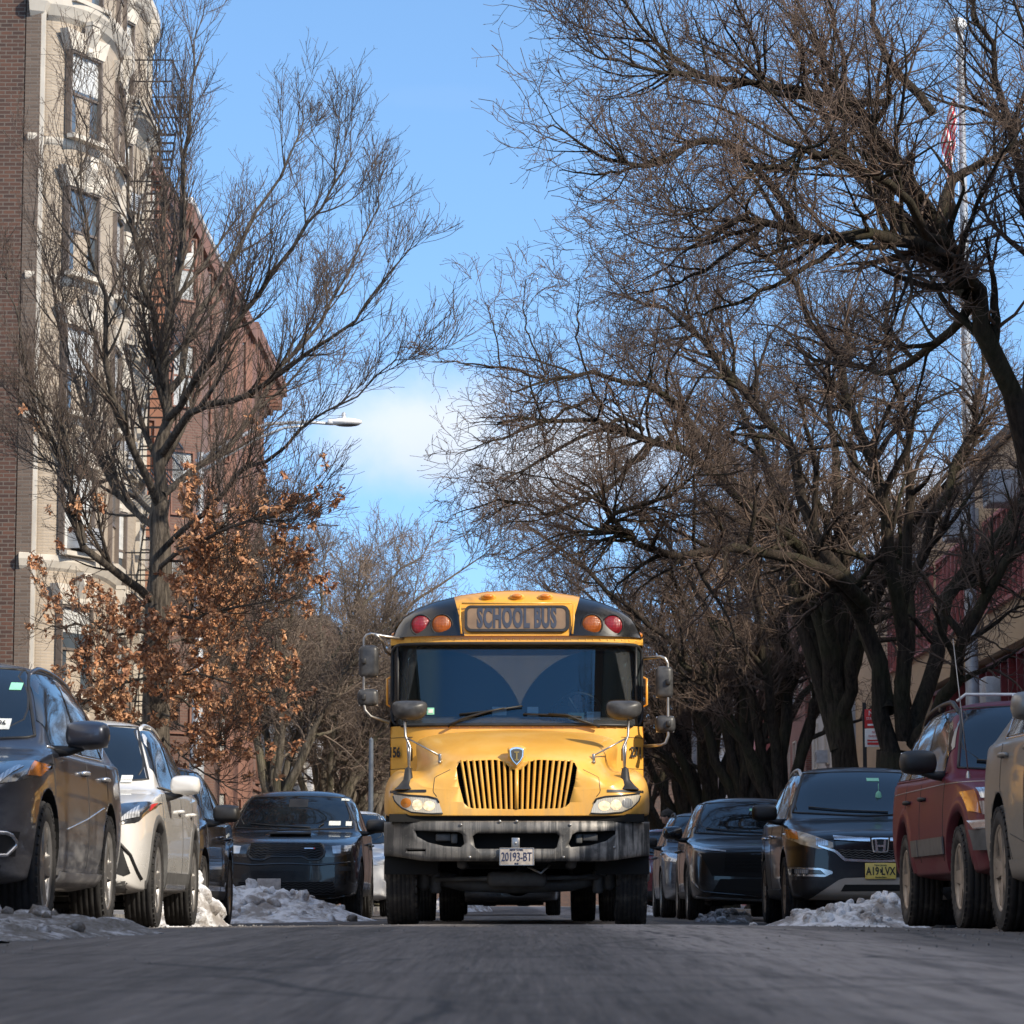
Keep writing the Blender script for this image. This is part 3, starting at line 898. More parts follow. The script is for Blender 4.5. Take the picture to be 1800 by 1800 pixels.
def make_bus():
    bus_mats()
    BX, BY = -.035, 28.2
    root = empty('school_bus', (BX, BY, gz(0, 30)))
    tag(root, 'yellow school bus with black roof corners and lit headlights driving up the street', 'school bus')
    B = lambda mb, name, mats, parent=root, **k: mb.build(name, mats, parent, **k)

    # ---- shell: side walls and roof
    half = [(1.19, .62), (1.22, .80), (1.22, 1.9), (1.215, 2.66), (1.205, 2.74), (1.17, 2.83), (1.10, 2.915), (.98, 2.985), (.80, 3.05), (.55, 3.105), (.28, 3.14), (0, 3.15)]
    half = [(x, z if z < 2.7 else 2.66 + (z - 2.66) * 1.12) for x, z in half]
    ring = [(-x, z) for x, z in half] + [(x, z) for x, z in reversed(half[:-1])]
    b = MB()
    ys = [1.99, 2.2, 4, 6, 8, 10.6, 10.9]
    b.grid([[(x * (1 if y < 10.7 else .96), y, z) for x, z in ring] for y in ys])
    i0 = (len(ys) - 1) * len(ring)
    b.f.append([i0 + k for k in range(len(ring))]); b.m.append(0); b.s.append(False)
    b.box2((-1.19, 2.0, .60), (1.19, 10.9, .66), 1)                      # floor
    b.box2((-1.19, 5.6, .66), (1.19, 5.64, 2.98), 1)                     # dark depth of the cabin
    shell = B(b, 'body', [M['yellow'], M['void']], fix=False)
    # rub rails and side windows (both sides)
    r = MB()
    for s in (-1, 1):
        for z in (1.02, 1.42, 1.9): r.box2((s * 1.218, 2.3, z), (s * 1.243, 10.8, z + .05))
    B(r, 'rub_rail', M['black'])
    for s in (-1, 1):
        for k in range(9):
            y0 = 2.75 + k * .88
            w = MB(); w.box2((s * 1.214, y0, 1.99), (s * 1.228, y0 + .76, 2.6), 0)
            for q in ((y0 - .03, 1.96, y0 + .79, 1.99), (y0 - .03, 2.6, y0 + .79, 2.63), (y0 - .03, 1.99, y0, 2.6), (y0 + .76, 1.99, y0 + .79, 2.6), (y0, 2.30, y0 + .76, 2.325)):
                w.box2((s * 1.212, q[0], q[1]), (s * 1.236, q[2], q[3]), 1)
            B(w, 'side_window', [M['bus_side_glass'], M['black']])

    # front of the cabin bows forward at the middle
    yf = lambda x: 1.70 + .30 * (abs(x) / 1.22) ** 5.5
    xs = [1.22 * math.copysign(abs(u) ** .85, u) for u in np.linspace(-1, 1, 49)]
    # cowl below the windscreen
    b = MB(); b.grid([[(x, yf(x) + (0 if z < 1.86 else .012), z) for x in xs] for z in (.98, 1.2, 1.5, 1.8, 1.865, 1.89)])
    for x in np.linspace(-1.05, 1.05, 22): b.ell((x, yf(x) - .002, 1.875), (.009, .006, .009), 6, 4)
    B(b, 'cowl', M['yellow'])
    # header band above the windscreen, with rivets
    b = MB(); b.grid([[(x, yf(x) - .012, z) for x in xs] for z in (2.675, 2.68, 2.742)])
    b.grid([[(x, yf(x) - .012 + d, 2.675) for x in xs] for d in (0, .05)])
    for x in np.linspace(-1.15, 1.15, 34): b.ell((x, yf(x) - .014, 2.71), (.009, .006, .009), 6, 4)
    B(b, 'header_band', M['yellow'])
    # windscreen, gasket, posts, corner lights
    zb, zt = 1.905, 2.668
    b = MB()
    xw = [1.14 * u for u in np.linspace(-1, 1, 41)]
    zz = np.linspace(zb, zt, 9)
    b.grid([[(x, yf(x) - .004 + .10 * ((z - zb) / .76), z) for x in xw] for z in zz])
    B(b, 'windscreen', M['bus_glass'], fix=False)
    for s in (-1, 1):
        b = MB(); xc = [s * u for u in np.linspace(1.155, 1.215, 5)]
        b.grid([[(x, yf(x) + .004, z) for x in xc] for z in np.linspace(zb + .04, zt - .03, 7)])
        B(b, 'corner_window', M['bus_side_glass'])
    b = MB()
    path = []
    for x in np.linspace(-1.12, 1.12, 29): path.append((x, yf(x) - .004, zt + .004))
    for a in np.linspace(0, PI / 2, 5): path.append((1.12 + .085 * math.sin(a), yf(1.12 + .085 * math.sin(a)) - .004, zt + .004 - .085 * (1 - math.cos(a))))
    path.append((1.205, yf(1.205) - .004, zb + .10))
    for a in np.linspace(0, PI / 2, 5): path.append((1.12 + .085 * math.cos(a), yf(1.205) - .004, zb + .075 - .085 * math.sin(a)))
    for x in np.linspace(1.10, -1.10, 29): path.append((x, yf(x) - .004, zb - .012))
    for a in np.linspace(0, PI / 2, 5): path.append((-1.12 - .085 * math.sin(a), yf(1.205) - .004, zb - .010 + .085 * (1 - math.cos(a))))
    path.append((-1.205, yf(1.205) - .004, zt - .10))
    for a in np.linspace(0, PI / 2, 5): path.append((-1.12 - .085 * math.cos(a), yf(1.12 + .085 * math.cos(a)) - .004, zt - .08 + .085 * math.sin(a)))
    b.tube(path, .017, 8)
    for s in (-1, 1): b.tube([(s * 1.148, yf(1.148) - .002, zb), (s * 1.148, yf(1.148) - .002, zt)], .014, 6)
    B(b, 'windscreen_gasket', M['black'])

    # ---- roof cap
    zo = lambda x: float(np.interp(abs(x), [h[0] for h in reversed(half)], [h[1] for h in reversed(half)]))
    b = MB(); G = []
    xs2 = [1.213 * math.sin(u * PI / 2) for u in np.linspace(-1, 1, 81)]
    for s_ in np.linspace(0, 1, 22):
        row = []
        for x in xs2:
            top = zo(x) + .006
            z = 2.742 + (top - 2.742) * s_ if top > 2.742 else 2.742
            y0 = yf(x) - .05
            k = s_ ** 6
            y = y0 + .13 * s_ + max(.02, 2.02 - y0 - .13) * k
            row.append((x, y, z))
        G.append(row)
    b.grid(G)
    b.grid([[(x, yf(x) - .05, 2.742) for x in xs2], [(x, yf(x) + .05, 2.742) for x in xs2]])
    cap = B(b, 'roof_cap', M['cap'])
    bv = BVHTree.FromPolygons([v.co for v in cap.data.vertices], [list(p.vertices) for p in cap.data.polygons])

    def capy(x, z):
        h = bv.ray_cast(Vector((x, -5, z)), Vector((0, 1, 0)))
        return h[0].y if h[0] else 2.0
    # destination sign
    e = empty('sign', (0, 0, 0), 0, root)
    b = MB(); ysn = capy(0, 2.84) - .018

    def rrect(w, h, r, n=6):
        P = []
        for cx, cz, a0 in ((w - r, h - r, 0), (-w + r, h - r, 90), (-w + r, -h + r, 180), (w - r, -h + r, 270)):
            for k in range(n + 1):
                a = R_(a0 + 90 * k / n); P.append((cx + r * math.cos(a), cz + r * math.sin(a)))
        return P
    tilt = Matrix.Rotation(-.20, 3, 'X')
    cs = Vector((0, ysn + .012, 2.905))

    def tilted(mb): mb.v = [tuple(cs + tilt @ Vector(p)) for p in mb.v]; return mb
    b.prism(rrect(.475, .108, .045), -.012, .05, 'Y', 0)
    B(tilted(b), 'sign_face', M['sign_face'], e)
    b = MB()
    o_, i_ = rrect(.500, .130, .06), rrect(.474, .106, .045)
    n = len(o_)
    vs = [(p[0], -.02, p[1]) for p in o_] + [(p[0], -.02, p[1]) for p in i_] + [(p[0], .08, p[1]) for p in o_] + [(p[0], -.008, p[1]) for p in i_]
    fs = []
    for k in range(n):
        j = (k + 1) % n
        fs += [(k, j, n + j, n + k), (k, 2 * n + k, 2 * n + j, j), (n + k, n + j, 3 * n + j, 3 * n + k)]
    b.add(vs, fs, 0)
    B(tilted(b), 'sign_frame', M['black'], e)
    b = MB()
    for s in (-1, 1):                                                    # moulded panel lip round the sign
        b.tube([(s * .53, -.004, -.15), (s * .545, -.01, .0), (s * .545, -.004, .14)], .010, 6)
    b.tube([(-.53, -.004, .155), (.53, -.004, .155)], .010, 6)
    B(tilted(b), 'sign_lip', M['yellow'], e)
    tx = text('lettering', 'SCHOOL BUS', .195, M['sign_ink'], e, cs + tilt @ Vector((0, -.016, 0)), (PI / 2 - .20, 0, 0), sx=.42, bold=.012, spacing=1.1)
    # signal lamps with visor rings
    for s in (-1, 1):
        for x, mt in ((.92, 'lens_red'), (.72, 'lens_amber')):
            y = capy(s * x, 2.85)
            a = 2.0 * (capy(s * x, 2.9) - capy(s * x, 2.8)) / .2 * .5
            b = MB()
            b.lathe([(.10, .108), (-.012, .108), (-.022, .100), (-.012, .094)], 28, 'Y', (s * x, y, 2.85))
            L = B(b, 'signal_lamp', M['black'])
            b = MB(); b.lathe([(-.006, .096), (-.022, .08), (-.030, .04), (-.032, .0)], 28, 'Y', (s * x, y, 2.85))
            B(b, 'lens', M[mt], L)
    # clearance lamps
    for x in (-.275, 0, .275):
        b = MB(); zc = 3.13
        y = capy(x, zc - .012)
        b.ell((x, y, zc), (.075, .045, .036), 18, 10)
        q = B(b, 'clearance_lamp', M['yellow'])
        b = MB(); b.ell((x, y - .022, zc + .004), (.055, .040, .026), 16, 10); B(b, 'lens', M['amber'], q)
    for s in (-1, 1):
        b = MB(); b.ell((s * 1.20, 2.3, 2.80), (.03, .05, .03), 12, 8); B(b, 'side_marker_lamp', M['amber'])
    # roof camera pod
    b = MB()
    b.ell((.13, 3.2, 3.16), (.18, .35, .075), 18, 10)
    b.rbox((.14, 3.05, 3.235), (.10, .1, .03), .01)
    b.tube([(0.0, 3.0, 3.14), (0.0, 3.0, 3.27)], .02, 8); b.tube([(.29, 3.0, 3.14), (.29, 3.0, 3.24)], .008, 6)
    B(b, 'roof_camera_pod', M['black'])

    # ---- bonnet and wings: one lofted moulding
    st = [(.09, 0.90, .985, 1.20, .74, 1.22, .52, 1.40, 1.47),
          (.13, 1.00, .980, 1.26, .76, 1.27, .58, 1.45, 1.52),
          (.26, 1.12, .98, 1.33, .79, 1.335, .66, 1.50, 1.57),
          (.52, 1.21, .98, 1.405, .84, 1.385, .76, 1.59, 1.66),
          (.92, 1.235, 1.0, 1.44, .90, 1.405, .87, 1.68, 1.745),
          (1.35, 1.235, 1.0, 1.425, .95, 1.40, .95, 1.755, 1.81),
          (1.72, 1.225, 1.0, 1.39, .985, 1.385, .99, 1.80, 1.85)]
    rows = []
    for (y, xf, z0, zf, xv, zv, xh, zh, zc) in st:
        h = [(xf, z0), (xf, (z0 + zf) / 2), (xf - .035, zf - .07), (xf - .13, zf), (xf - .5 * (xf - xv), zf + .005), (xv + .03, zv),
             (xv - .03, zv + .075), (xh + .02, zh - .07), (xh - .045, zh), (xh * .65, zh + (zc - zh) * .72), (xh * .3, zc - .004), (0, zc)]
        h = [(0, z0), (xf * .55, z0), (xf - .03, z0), (xf, z0 + .01)] + h[1:]
        rows.append([(-x, y, z) for x, z in h] + [(x, y, z) for x, z in reversed(h[1:-1])])
    b = MB(); b.grid(rows, closed=True)
    nr = len(rows[0]); hn = nr // 2
    for base in (0, (len(rows) - 1) * nr):                              # close the nose and the rear
        for k in range(hn):
            q = [base + k, base + k + 1, base + (nr - k - 1) % nr, base + (nr - k) % nr]
            q = list(dict.fromkeys(q))
            if len(q) > 2: b.f.append(q); b.m.append(0); b.s.append(True)
    hood = B(b, 'bonnet', [M['yellow'], M['void']])
    m = hood.modifiers.new('s', 'SUBSURF'); m.levels = m.render_levels = 3
    evaluated(hood)
    # grille opening, boolean-cut
    gz0, gz1 = 1.055, 1.475
    gp = []
    gp += [(-.44, gz0 + .01), (-.40, gz0 - .005), (0, gz0 - .015), (.40, gz0 - .005), (.44, gz0 + .01), (.475, gz0 + .04), (.525, 1.28), (.545, gz1 - .06), (.525, gz1 - .015), (.48, gz1),
           (.20, gz1 + .012), (.12, gz1 - .005), (.045, gz1 - .075), (0, gz1 - .085), (-.045, gz1 - .075), (-.12, gz1 - .005), (-.20, gz1 + .012), (-.48, gz1), (-.525, gz1 - .015), (-.545, gz1 - .06), (-.525, 1.28), (-.475, gz0 + .04)]
    c = MB(); c.prism(gp, -.4, .42, 'Y')
    cut(hood, c, M['void'])
    for p in hood.data.polygons: p.use_smooth = True
    hb = BVHTree.FromPolygons([v.co for v in hood.data.vertices], [list(p.vertices) for p in hood.data.polygons])

    def hy(x, z, d=.15):
        h = hb.ray_cast(Vector((x, -5, z)), Vector((0, 1, 0)))
        return h[0].y if h[0] and h[0].y < 1.6 else d
    b = MB()
    for i in range(-9, 10):
        xt = i * .0555; xb = i * .0475
        if i == 0: continue
        z1 = gz1 + .01 if abs(i) > 2 else gz1 - .05 if abs(i) == 1 else gz1 - .002
        yt, yb = hy(.60 * (1 if xt > 0 else -1), z1, .2) , hy(xb, gz0 - .03, .1)
        yt = .10 + .05 * (xt / .5) ** 2; yb = .105 + .05 * (xb / .5) ** 2
        G = []
        for t in np.linspace(0, 1, 7):
            x = xb + (xt - xb) * t; z = gz0 - .012 + (z1 - gz0 + .012) * t; y = yb + (yt - yb) * t - .012
            G.append([(x - .013, y + .09, z), (x - .013, y + .012, z), (x - .006, y, z), (x + .006, y, z), (x + .013, y + .012, z), (x + .013, y + .09, z)])
        b.grid(G)
    b.tube([(0, .095, gz0 - .01), (0, .10, gz1 - .08)], .018, 8)
    gr = B(b, 'grille', M['yellow'])
    b = MB()
    for z in np.linspace(gz0, gz1, 20): b.box((0, .34, z), (1.1, .01, .004))
    B(b, 'radiator_mesh', M['black'], gr)
    # shield emblem
    sh = [(-.062, .065), (-.035, .080), (0, .086), (.035, .080), (.062, .065), (.058, 0), (.036, -.045), (0, -.085), (-.036, -.045), (-.058, 0)]
    e = empty('emblem', (0, 0, 0), 0, root)
    b = MB(); b.prism([(x * 1.35, 1.515 + z * 1.2) for x, z in sh], .050, .16); q = b.build('emblem_mount', M['yellow'], e, bevel=.012)
    b = MB(); b.prism([(x * 1.08, 1.515 + z * 1.0) for x, z in sh], .036, .055); b.build('emblem_rim', M['chrome'], e, bevel=.006)
    b = MB(); b.prism([(x * .84, 1.515 + z * .80) for x, z in sh], .030, .040); b.build('emblem_field', M['grey_plastic'], e)
    b = MB(); b.box((0, .028, 1.517), (.014, .006, .066)); b.box((0, .028, 1.552), (.044, .006, .010)); b.box((0, .028, 1.482), (.036, .006, .010)); b.build('emblem_letter', M['emblem_gold'], e)

    def patch(A, Bt, off, nu=14, nv=6, ydef=.3, fn=hy):
        A = resample(A, nu); Bt = resample(Bt, nu); G = []
        for j in range(nv):
            t = j / (nv - 1); G.append([(p[0] * (1 - t) + q[0] * t, p[1] * (1 - t) + q[1] * t) for p, q in zip(A, Bt)])
        G3 = [[(x, fn(x, z, ydef) - off, z) for x, z in row] for row in G]
        return G3
    # headlamps
    for s in (-1, 1):
        A = [(s * .665, 1.005), (s * .78, 1.00), (s * .95, 1.015), (s * 1.05, 1.06), (s * 1.115, 1.13), (s * 1.122, 1.165)]
        T = [(s * .70, 1.10), (s * .72, 1.135), (s * .80, 1.155), (s * .95, 1.165), (s * 1.05, 1.178), (s * 1.115, 1.19)]
        b = MB(); b.grid(patch(A, T, .006, ydef=.3))
        hl = B(b, 'headlamp', M['lamp_cover'])
        b = MB(); b.tube([(p[0], hy(*p) - .007, p[1]) for p in resample(A, 12)], .007, 6); b.tube([(p[0], hy(*p) - .007, p[1]) for p in resample(T, 12)], .009, 6)
        B(b, 'lamp_gasket', M['black'], hl)
        for (cx, cz, rx, rz, mt) in ((.79, 1.072, .055, .045, 'lit'), (.895, 1.08, .050, .048, 'lit'), (1.0, 1.10, .05, .045, 'amber' if s < 0 else 'lamp')):
            b = MB(); G = []
            for rr in (0, .4, .8, 1):
                G.append([(s * cx + rx * rr * math.cos(a), hy(s * cx + rx * rr * math.cos(a), cz + rz * rr * math.sin(a)) - .014 + .005 * rr, cz + rz * rr * math.sin(a)) for a in np.linspace(0, 2 * PI, 17)])
            b.grid(G); B(b, 'bulb' if mt == 'lit' else 'turn_signal', M[mt], hl)
        # rubber mirror foot on the wing and black flash below it
        b = MB()
        fx = s * .985
        b.lathe([(-.02, .13), (.02, .085), (.07, .045), (.17, .030), (.19, .0)], 14, 'Z', (fx, hy(fx, 1.27) + .07, 1.245))
        b.grid([[(fx - .17 + .34 * u, hy(fx - .17 + .34 * u, 1.195 + w_, .3) - .006, 1.195 + w_ ) for u in np.linspace(0, 1, 9)] for w_ in (0, .012, .024)])
        B(b, 'mirror_foot', M['black'])
        # bonnet latch, louvre and shut lines
        b = MB(); lx = s * .70
        b.rbox((lx, hy(lx, 1.50) - .012, 1.52), (.03, .03, .07), .01); b.ell((lx, hy(lx, 1.47) - .02, 1.475), (.018, .02, .018), 8, 6)
        B(b, 'bonnet_latch', M['steel'])
        # crossview mirror on its rods
        mx, my, mz = s * .985, .55, 1.965
        e = empty('crossview_mirror', (0, 0, 0), 0, root)
        b = MB()
        b.tube([(s * .985, .44, 1.36), (s * .975, .48, 1.62), (s * 1.02, .52, 1.72), (s * 1.03, .55, 1.93)], .012, 8)
        b.tube([(s * .985, .52, 1.40), (s * 1.0, .52, 1.70)], .012, 8)
        b.tube([(s * 1.0, .50, 1.70), (s * .70, hy(lx, 1.50) - .01, 1.535)], .008, 8)
        b.build('mirror_rod', M['steel'], e)
        G = []
        for k, t in enumerate(np.linspace(0, 1, 8)):
            row = []
            for a in np.linspace(0, 2 * PI, 29)[:-1]:
                cx = math.cos(a); sz = math.sin(a)
                pw = .6
                X = math.copysign(abs(cx) ** pw, cx) * .165; Z = math.copysign(abs(sz) ** pw, sz) * (.085 if sz > 0 else .095)
                if sz > 0: Z += .012 * (cx ** 2)
                else: X *= 1 - .28 * abs(sz)
                row.append((mx + X * math.sin(t * PI / 2), my - .10 * math.cos(t * PI / 2), mz + Z * math.sin(t * PI / 2)))
            G.append(row)
        b = MB(); b.grid(G, closed=True); b.build('mirror_back', M['mirror_plastic'], e)
        b = MB(); b.grid([[(p[0] * 1.0 + (p[0] - mx) * .06, p[1] + d, p[2] + (p[2] - mz) * .06) for p in G[-1]] for d in (-.012, .012)], closed=True)
        b.build('mirror_rim', M['black'], e)
        b = MB(); b.grid([G[-1], [(mx, my + .05, mz)] * len(G[-1])], closed=True); b.build('mirror_glass', M['chrome'], e)

    # shut lines on the nose
    for s in (-1, 1):
        b = MB(); pts = [(s * .60, 1.40), (s * .74, 1.33), (s * .755, 1.20), (s * .72, 1.155)]
        b.tube([(p[0], hy(*p) + .000, p[1]) for p in resample(pts, 16)], .0035, 5)
        B(b, 'shut_line', M['ink'])
    for s in (-1, 1):
        b = MB(); b.rbox((s * 1.0, 1.5, 1.60), (.02, .16, .12), .02); B(b, 'air_louvre', M['black'])
        b = MB(); b.box((s * 1.14, yf(1.14) - .004, 1.33), (.11, .008, .09)); B(b, 'side_vent', M['black'])

    # ---- bumper
    yb = lambda x: .34 * (abs(x) / 1.2) ** 3.5
    b = MB(); G = []
    prof = [(.16, .935), (.03, .935), (.004, .915), (.0, .86), (.012, .80), (.012, .74), (.0, .69), (.0, .62), (.02, .585), (.06, .575), (.16, .585)]
    xb = [1.205 * math.sin(u * PI / 2) for u in np.linspace(-1, 1, 61)]
    for d, z in prof:
        row = []
        for x in xb:
            zz_ = z if z > .8 else .8 + (z - .8) * (1 - .22 * smooth(.75, 1.2, abs(x)))
            row.append((x, yb(x) + d, zz_))
        G.append(row)
    b.grid(G + [G[0]])
    nx = len(xb)
    b.v = b.v[:len(G) * nx]
    b.f = [[i % (len(G) * nx) for i in f] for f in b.f]
    for c0 in (0, nx - 1): b.f.append([r_ * nx + c0 for r_ in range(len(G))]); b.m.append(0); b.s.append(False)
    bp = B(b, 'bumper', [M['bumper'], M['void']])
    c = MB()
    c.prism([(-.375, .70), (-.355, .685), (.34, .685), (.36, .70), (.385, .80), (.36, .825), (-.36, .825), (-.395, .80)], -.3, .155)
    c.prism([(-.50, .70), (-.47, .73), (-.485, .815), (-.52, .835), (-.915, .85), (-.90, .80), (-.80, .745), (-.65, .71)], -.3, .165)
    c.prism([(.485, .70), (.465, .73), (.50, .815), (.54, .835), (.885, .85), (.89, .82), (.80, .755), (.65, .715)], -.3, .165)
    c.prism([(-.99, .665), (-.99, .680), (-.82, .680), (-.82, .665)], -.3, .3)
    cut(bp, c, M['void'])
    for x, z in ((-.50, .90), (.48, .90), (-.42, .61), (.42, .61), (-.15, .93), (.88, .70), (.0, .93)):
        b = MB(); b.lathe([(.01, .014), (-.008, .014), (-.012, .008), (-.012, 0)], 8, 'Y', (x, yb(x), z)); B(b, 'bumper_bolt', M['steel'], bp)
    b = MB(); b.rbox((-.01, -.005, .73), (.075, .02, .11), .008); b.rbox((-.01, -.012, .735), (.02, .02, .03), .008)
    B(b, 'plate_bracket', M['steel'], bp)
    for s in (-1, 1):
        b = MB(); b.rbox((s * .66, .14, .79), (.14, .06, .07), .015); b.rbox((s * .56, .12, .78), (.06, .05, .09), .012)
        B(b, 'tow_bracket', M['grey_plastic'], bp)
    b = MB(); b.box((0, .3, .78), (1.9, .03, .3)); B(b, 'bumper_backing', M['void'], bp)
    b = MB(); b.box2((-1.15, .14, .93), (1.15, .3, 1.0)); B(b, 'bumper_gap', M['void'])
    # number plate
    e = empty('number_plate', (.0, -.018, .615), 0, root)
    b = MB(); b.rbox((0, 0, 0), (.312, .008, .158), .006); b.build('plate', M['plate_ny'], e)
    b = MB()
    for s in (-1, 1): b.box((s * .150, -.006, 0), (.006, .004, .15)); b.box((0, -.006, s * .074), (.31, .004, .006))
    b.build('plate_frame', M['steel'], e)
    text('plate_number', '20193-BT', .078, M['navy_ink'], e, (0, -.007, -.004), sx=.62, bold=.0)
    text('plate_state', 'NEW YORK', .018, M['navy_ink'], e, (0, -.007, .060), sx=.9)
    text('plate_class', 'BUS', .016, M['navy_ink'], e, (0, -.007, -.062), sx=.9)
    # numbers on the cowl corners
    text('fleet_number', '156', .095, M['ink'], root, (-1.175, yf(1.175) - .035, 1.635), (PI / 2, 0, R_(-40)), sx=.72, bold=.004)
    text('fleet_number', '2711', .095, M['ink'], root, (1.165, yf(1.165) - .035, 1.635), (PI / 2, 0, R_(40)), sx=.72, bold=.004)
    for s in (-1, 1):
        for z in (1.48, 1.78):
            b = MB(); b.tube([(s * u, yf(u) - .001, z) for u in np.linspace(1.0, 1.215, 8)], .003, 5); B(b, 'panel_seam', M['ink'])

    # ---- side mirrors on tube brackets
    for s in (-1, 1):
        e = empty('side_mirror', (0, 0, 0), 0, root)
        y = 1.72
        b = MB()
        if s < 0:
            pts = [(-1.02, 1.88, 2.725), (-1.25, 1.80, 2.745), (-1.40, y, 2.765), (-1.44, y, 2.755), (-1.465, y, 2.72), (-1.465, y, 2.10), (-1.45, y, 2.03), (-1.40, y, 1.975), (-1.23, 1.86, 1.925)]
            b.tube([(-1.36, y, 2.765), (-1.29, 1.8, 2.70), (-1.27, 1.95, 2.62), (-1.215, 2.0, 2.58)], .014, 8)
            ms = ((-1.42, 2.50, .095, .155), (-1.425, 2.155, .10, .082))
        else:
            pts = [(1.225, 1.98, 2.55), (1.38, y, 2.545), (1.42, y, 2.53), (1.445, y, 2.48), (1.445, y, 1.79), (1.42, y, 1.72), (1.38, y, 1.70), (1.23, 1.96, 1.70)]
            b.tube([(1.42, y, 2.31), (1.44, y, 2.31)], .02, 8)
            ms = ((1.41, 2.30, .085, .155), (1.42, 1.90, .095, .082))
        b.tube(pts, .015, 8)
        b.build('mirror_bracket', M['steel'], e)
        for k, (x, z, w, h) in enumerate(ms):
            b = MB(); b.rbox((x, y + .02, z), (w * 2, .11, h * 2), .05, seg=4); q = b.build('mirror_housing', M['mirror_plastic'], e)
            b = MB(); b.rbox((x, y + .078, z), (w * 1.8, .01, h * 1.85), .004); b.build('mirror_glass', M['chrome'], q)
            b = MB(); b.rbox((s * (1.465 if s < 0 else 1.445), y - .035, z), (.045, .06, .06), .012); b.build('mirror_clamp', M['black'], q)
        b = MB(); b.tube([(s * 1.21, 2.3, 2.40), (s * 1.265, 2.25, 2.37), (s * 1.265, 2.25, 2.12), (s * 1.21, 2.3, 2.09)], .011, 8)
        B(b, 'grab_rail', M['yellow'])

    # ---- wipers
    for pts in ([(-.66, 1.66, 1.875), (-.52, 1.65, 1.95), (-.27, 1.65, 2.02), (-.12, 1.65, 2.05)], [(.79, 1.68, 1.875), (.62, 1.66, 1.93), (.48, 1.65, 1.985), (.30, 1.65, 1.995)]):
        b = MB(); b.tube(pts, [.014, .012, .010, .008], 6)
        q = B(b, 'wiper_arm', M['black'])
        s = -1 if pts[0][0] < 0 else 1
        bl = [(-.55, 1.672, 1.99), (-.25, 1.665, 2.025), (.05, 1.665, 2.07)] if s < 0 else [(.62, 1.675, 1.965), (.35, 1.668, 1.985), (.06, 1.665, 1.995)]
        b = MB(); b.tube(bl, .009, 6); b.build('wiper_blade', M['black'], q)

    # ---- inside: dashboard, wheel, papers, seats
    b = MB(); b.rbox((0, 2.15, 1.86), (2.2, .42, .16), .05); B(b, 'dashboard', M['black'])
    for (x0, x1, z0, z1, mt) in ((-.235, -.10, 1.985, 2.065, 'white_label'), (.10, .205, 1.975, 2.065, 'white_label'), (.49, .645, 1.94, 2.01, 'yellow_label'), (.67, .80, 1.945, 2.02, 'white_label')):
        b = MB(); xm = (x0 + x1) / 2; b.box((xm, yf(xm) + .03, (z0 + z1) / 2), (x1 - x0, .004, z1 - z0)); B(b, 'paper_note', M[mt])
    b = MB(); b.box((-.825, yf(.825) - .004, 2.025), (.07, .004, .065)); lb = B(b, 'inspection_sticker', M['green_label'])
    b = MB(); b.box((-.825, yf(.825) - .009, 2.025), (.045, .004, .035)); B(b, 'sticker_field', M['white_label'], lb)
    e = empty('steering_wheel', (.60, 2.35, 2.05), 0, root); e.rotation_euler = (R_(-55), 0, 0)
    b = MB(); b.tube([(.22 * math.cos(a), .22 * math.sin(a), 0) for a in np.linspace(0, 2 * PI, 33)], .014, 8, cap=False)
    for a in (0, 2.1, 4.2): b.tube([(0, 0, -.03), (.22 * math.cos(a), .22 * math.sin(a), 0)], .012, 6)
    b.build('wheel_rim', M['black'], e)
    for y in (4.2, 5.2):
        for x in (-.7, .7):
            b = MB(); b.rbox((x, y, 1.75), (.95, .12, .75), .05); B(b, 'passenger_seat', M['gloss_black'])
    b = MB(); b.rbox((.60, 3.35, 1.75), (.5, .12, .9), .05); b.rbox((.6, 3.1, 1.32), (.5, .5, .12), .05); B(b, 'driver_seat', M['black'])

    # ---- running gear
    for s in (-1, 1):
        wheel(root, s * 1.05, .98, .505, .285, s, 'steel', 'steel', ribs=5, tmat='dirty_rubber', rr=.58)
        for x in (1.06, .74): wheel(root, s * x, 7.4, .505, .27, s, 'steel', 'steel', ribs=5, tmat='dirty_rubber', rr=.58)
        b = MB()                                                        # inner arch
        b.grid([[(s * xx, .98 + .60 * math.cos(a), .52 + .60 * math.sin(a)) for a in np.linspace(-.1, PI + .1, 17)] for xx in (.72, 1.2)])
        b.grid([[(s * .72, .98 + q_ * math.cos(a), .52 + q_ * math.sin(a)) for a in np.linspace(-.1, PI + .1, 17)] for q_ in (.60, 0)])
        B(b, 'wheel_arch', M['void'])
        b = MB(); b.rbox((s * .86, .98, .50), (.12, .36, .36), .06); b.lathe([(-.1, .03), (.1, .03)], 8, 'Z', (s * .8, .75, .55)); b.rbox((s * .75, .9, .40), (.10, .2, .22), .03)
        B(b, 'brake_assembly', M['grey_plastic'])
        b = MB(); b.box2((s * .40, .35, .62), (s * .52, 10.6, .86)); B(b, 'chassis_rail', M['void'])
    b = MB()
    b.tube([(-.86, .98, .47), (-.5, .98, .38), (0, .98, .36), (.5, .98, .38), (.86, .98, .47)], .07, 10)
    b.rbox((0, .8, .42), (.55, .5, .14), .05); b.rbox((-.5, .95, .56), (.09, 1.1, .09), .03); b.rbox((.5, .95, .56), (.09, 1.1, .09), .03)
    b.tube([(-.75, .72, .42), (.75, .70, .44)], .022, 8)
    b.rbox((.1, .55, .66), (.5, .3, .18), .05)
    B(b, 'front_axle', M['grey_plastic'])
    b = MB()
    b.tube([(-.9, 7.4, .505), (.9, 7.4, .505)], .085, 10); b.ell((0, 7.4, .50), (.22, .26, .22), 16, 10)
    B(b, 'rear_axle', M['void'])
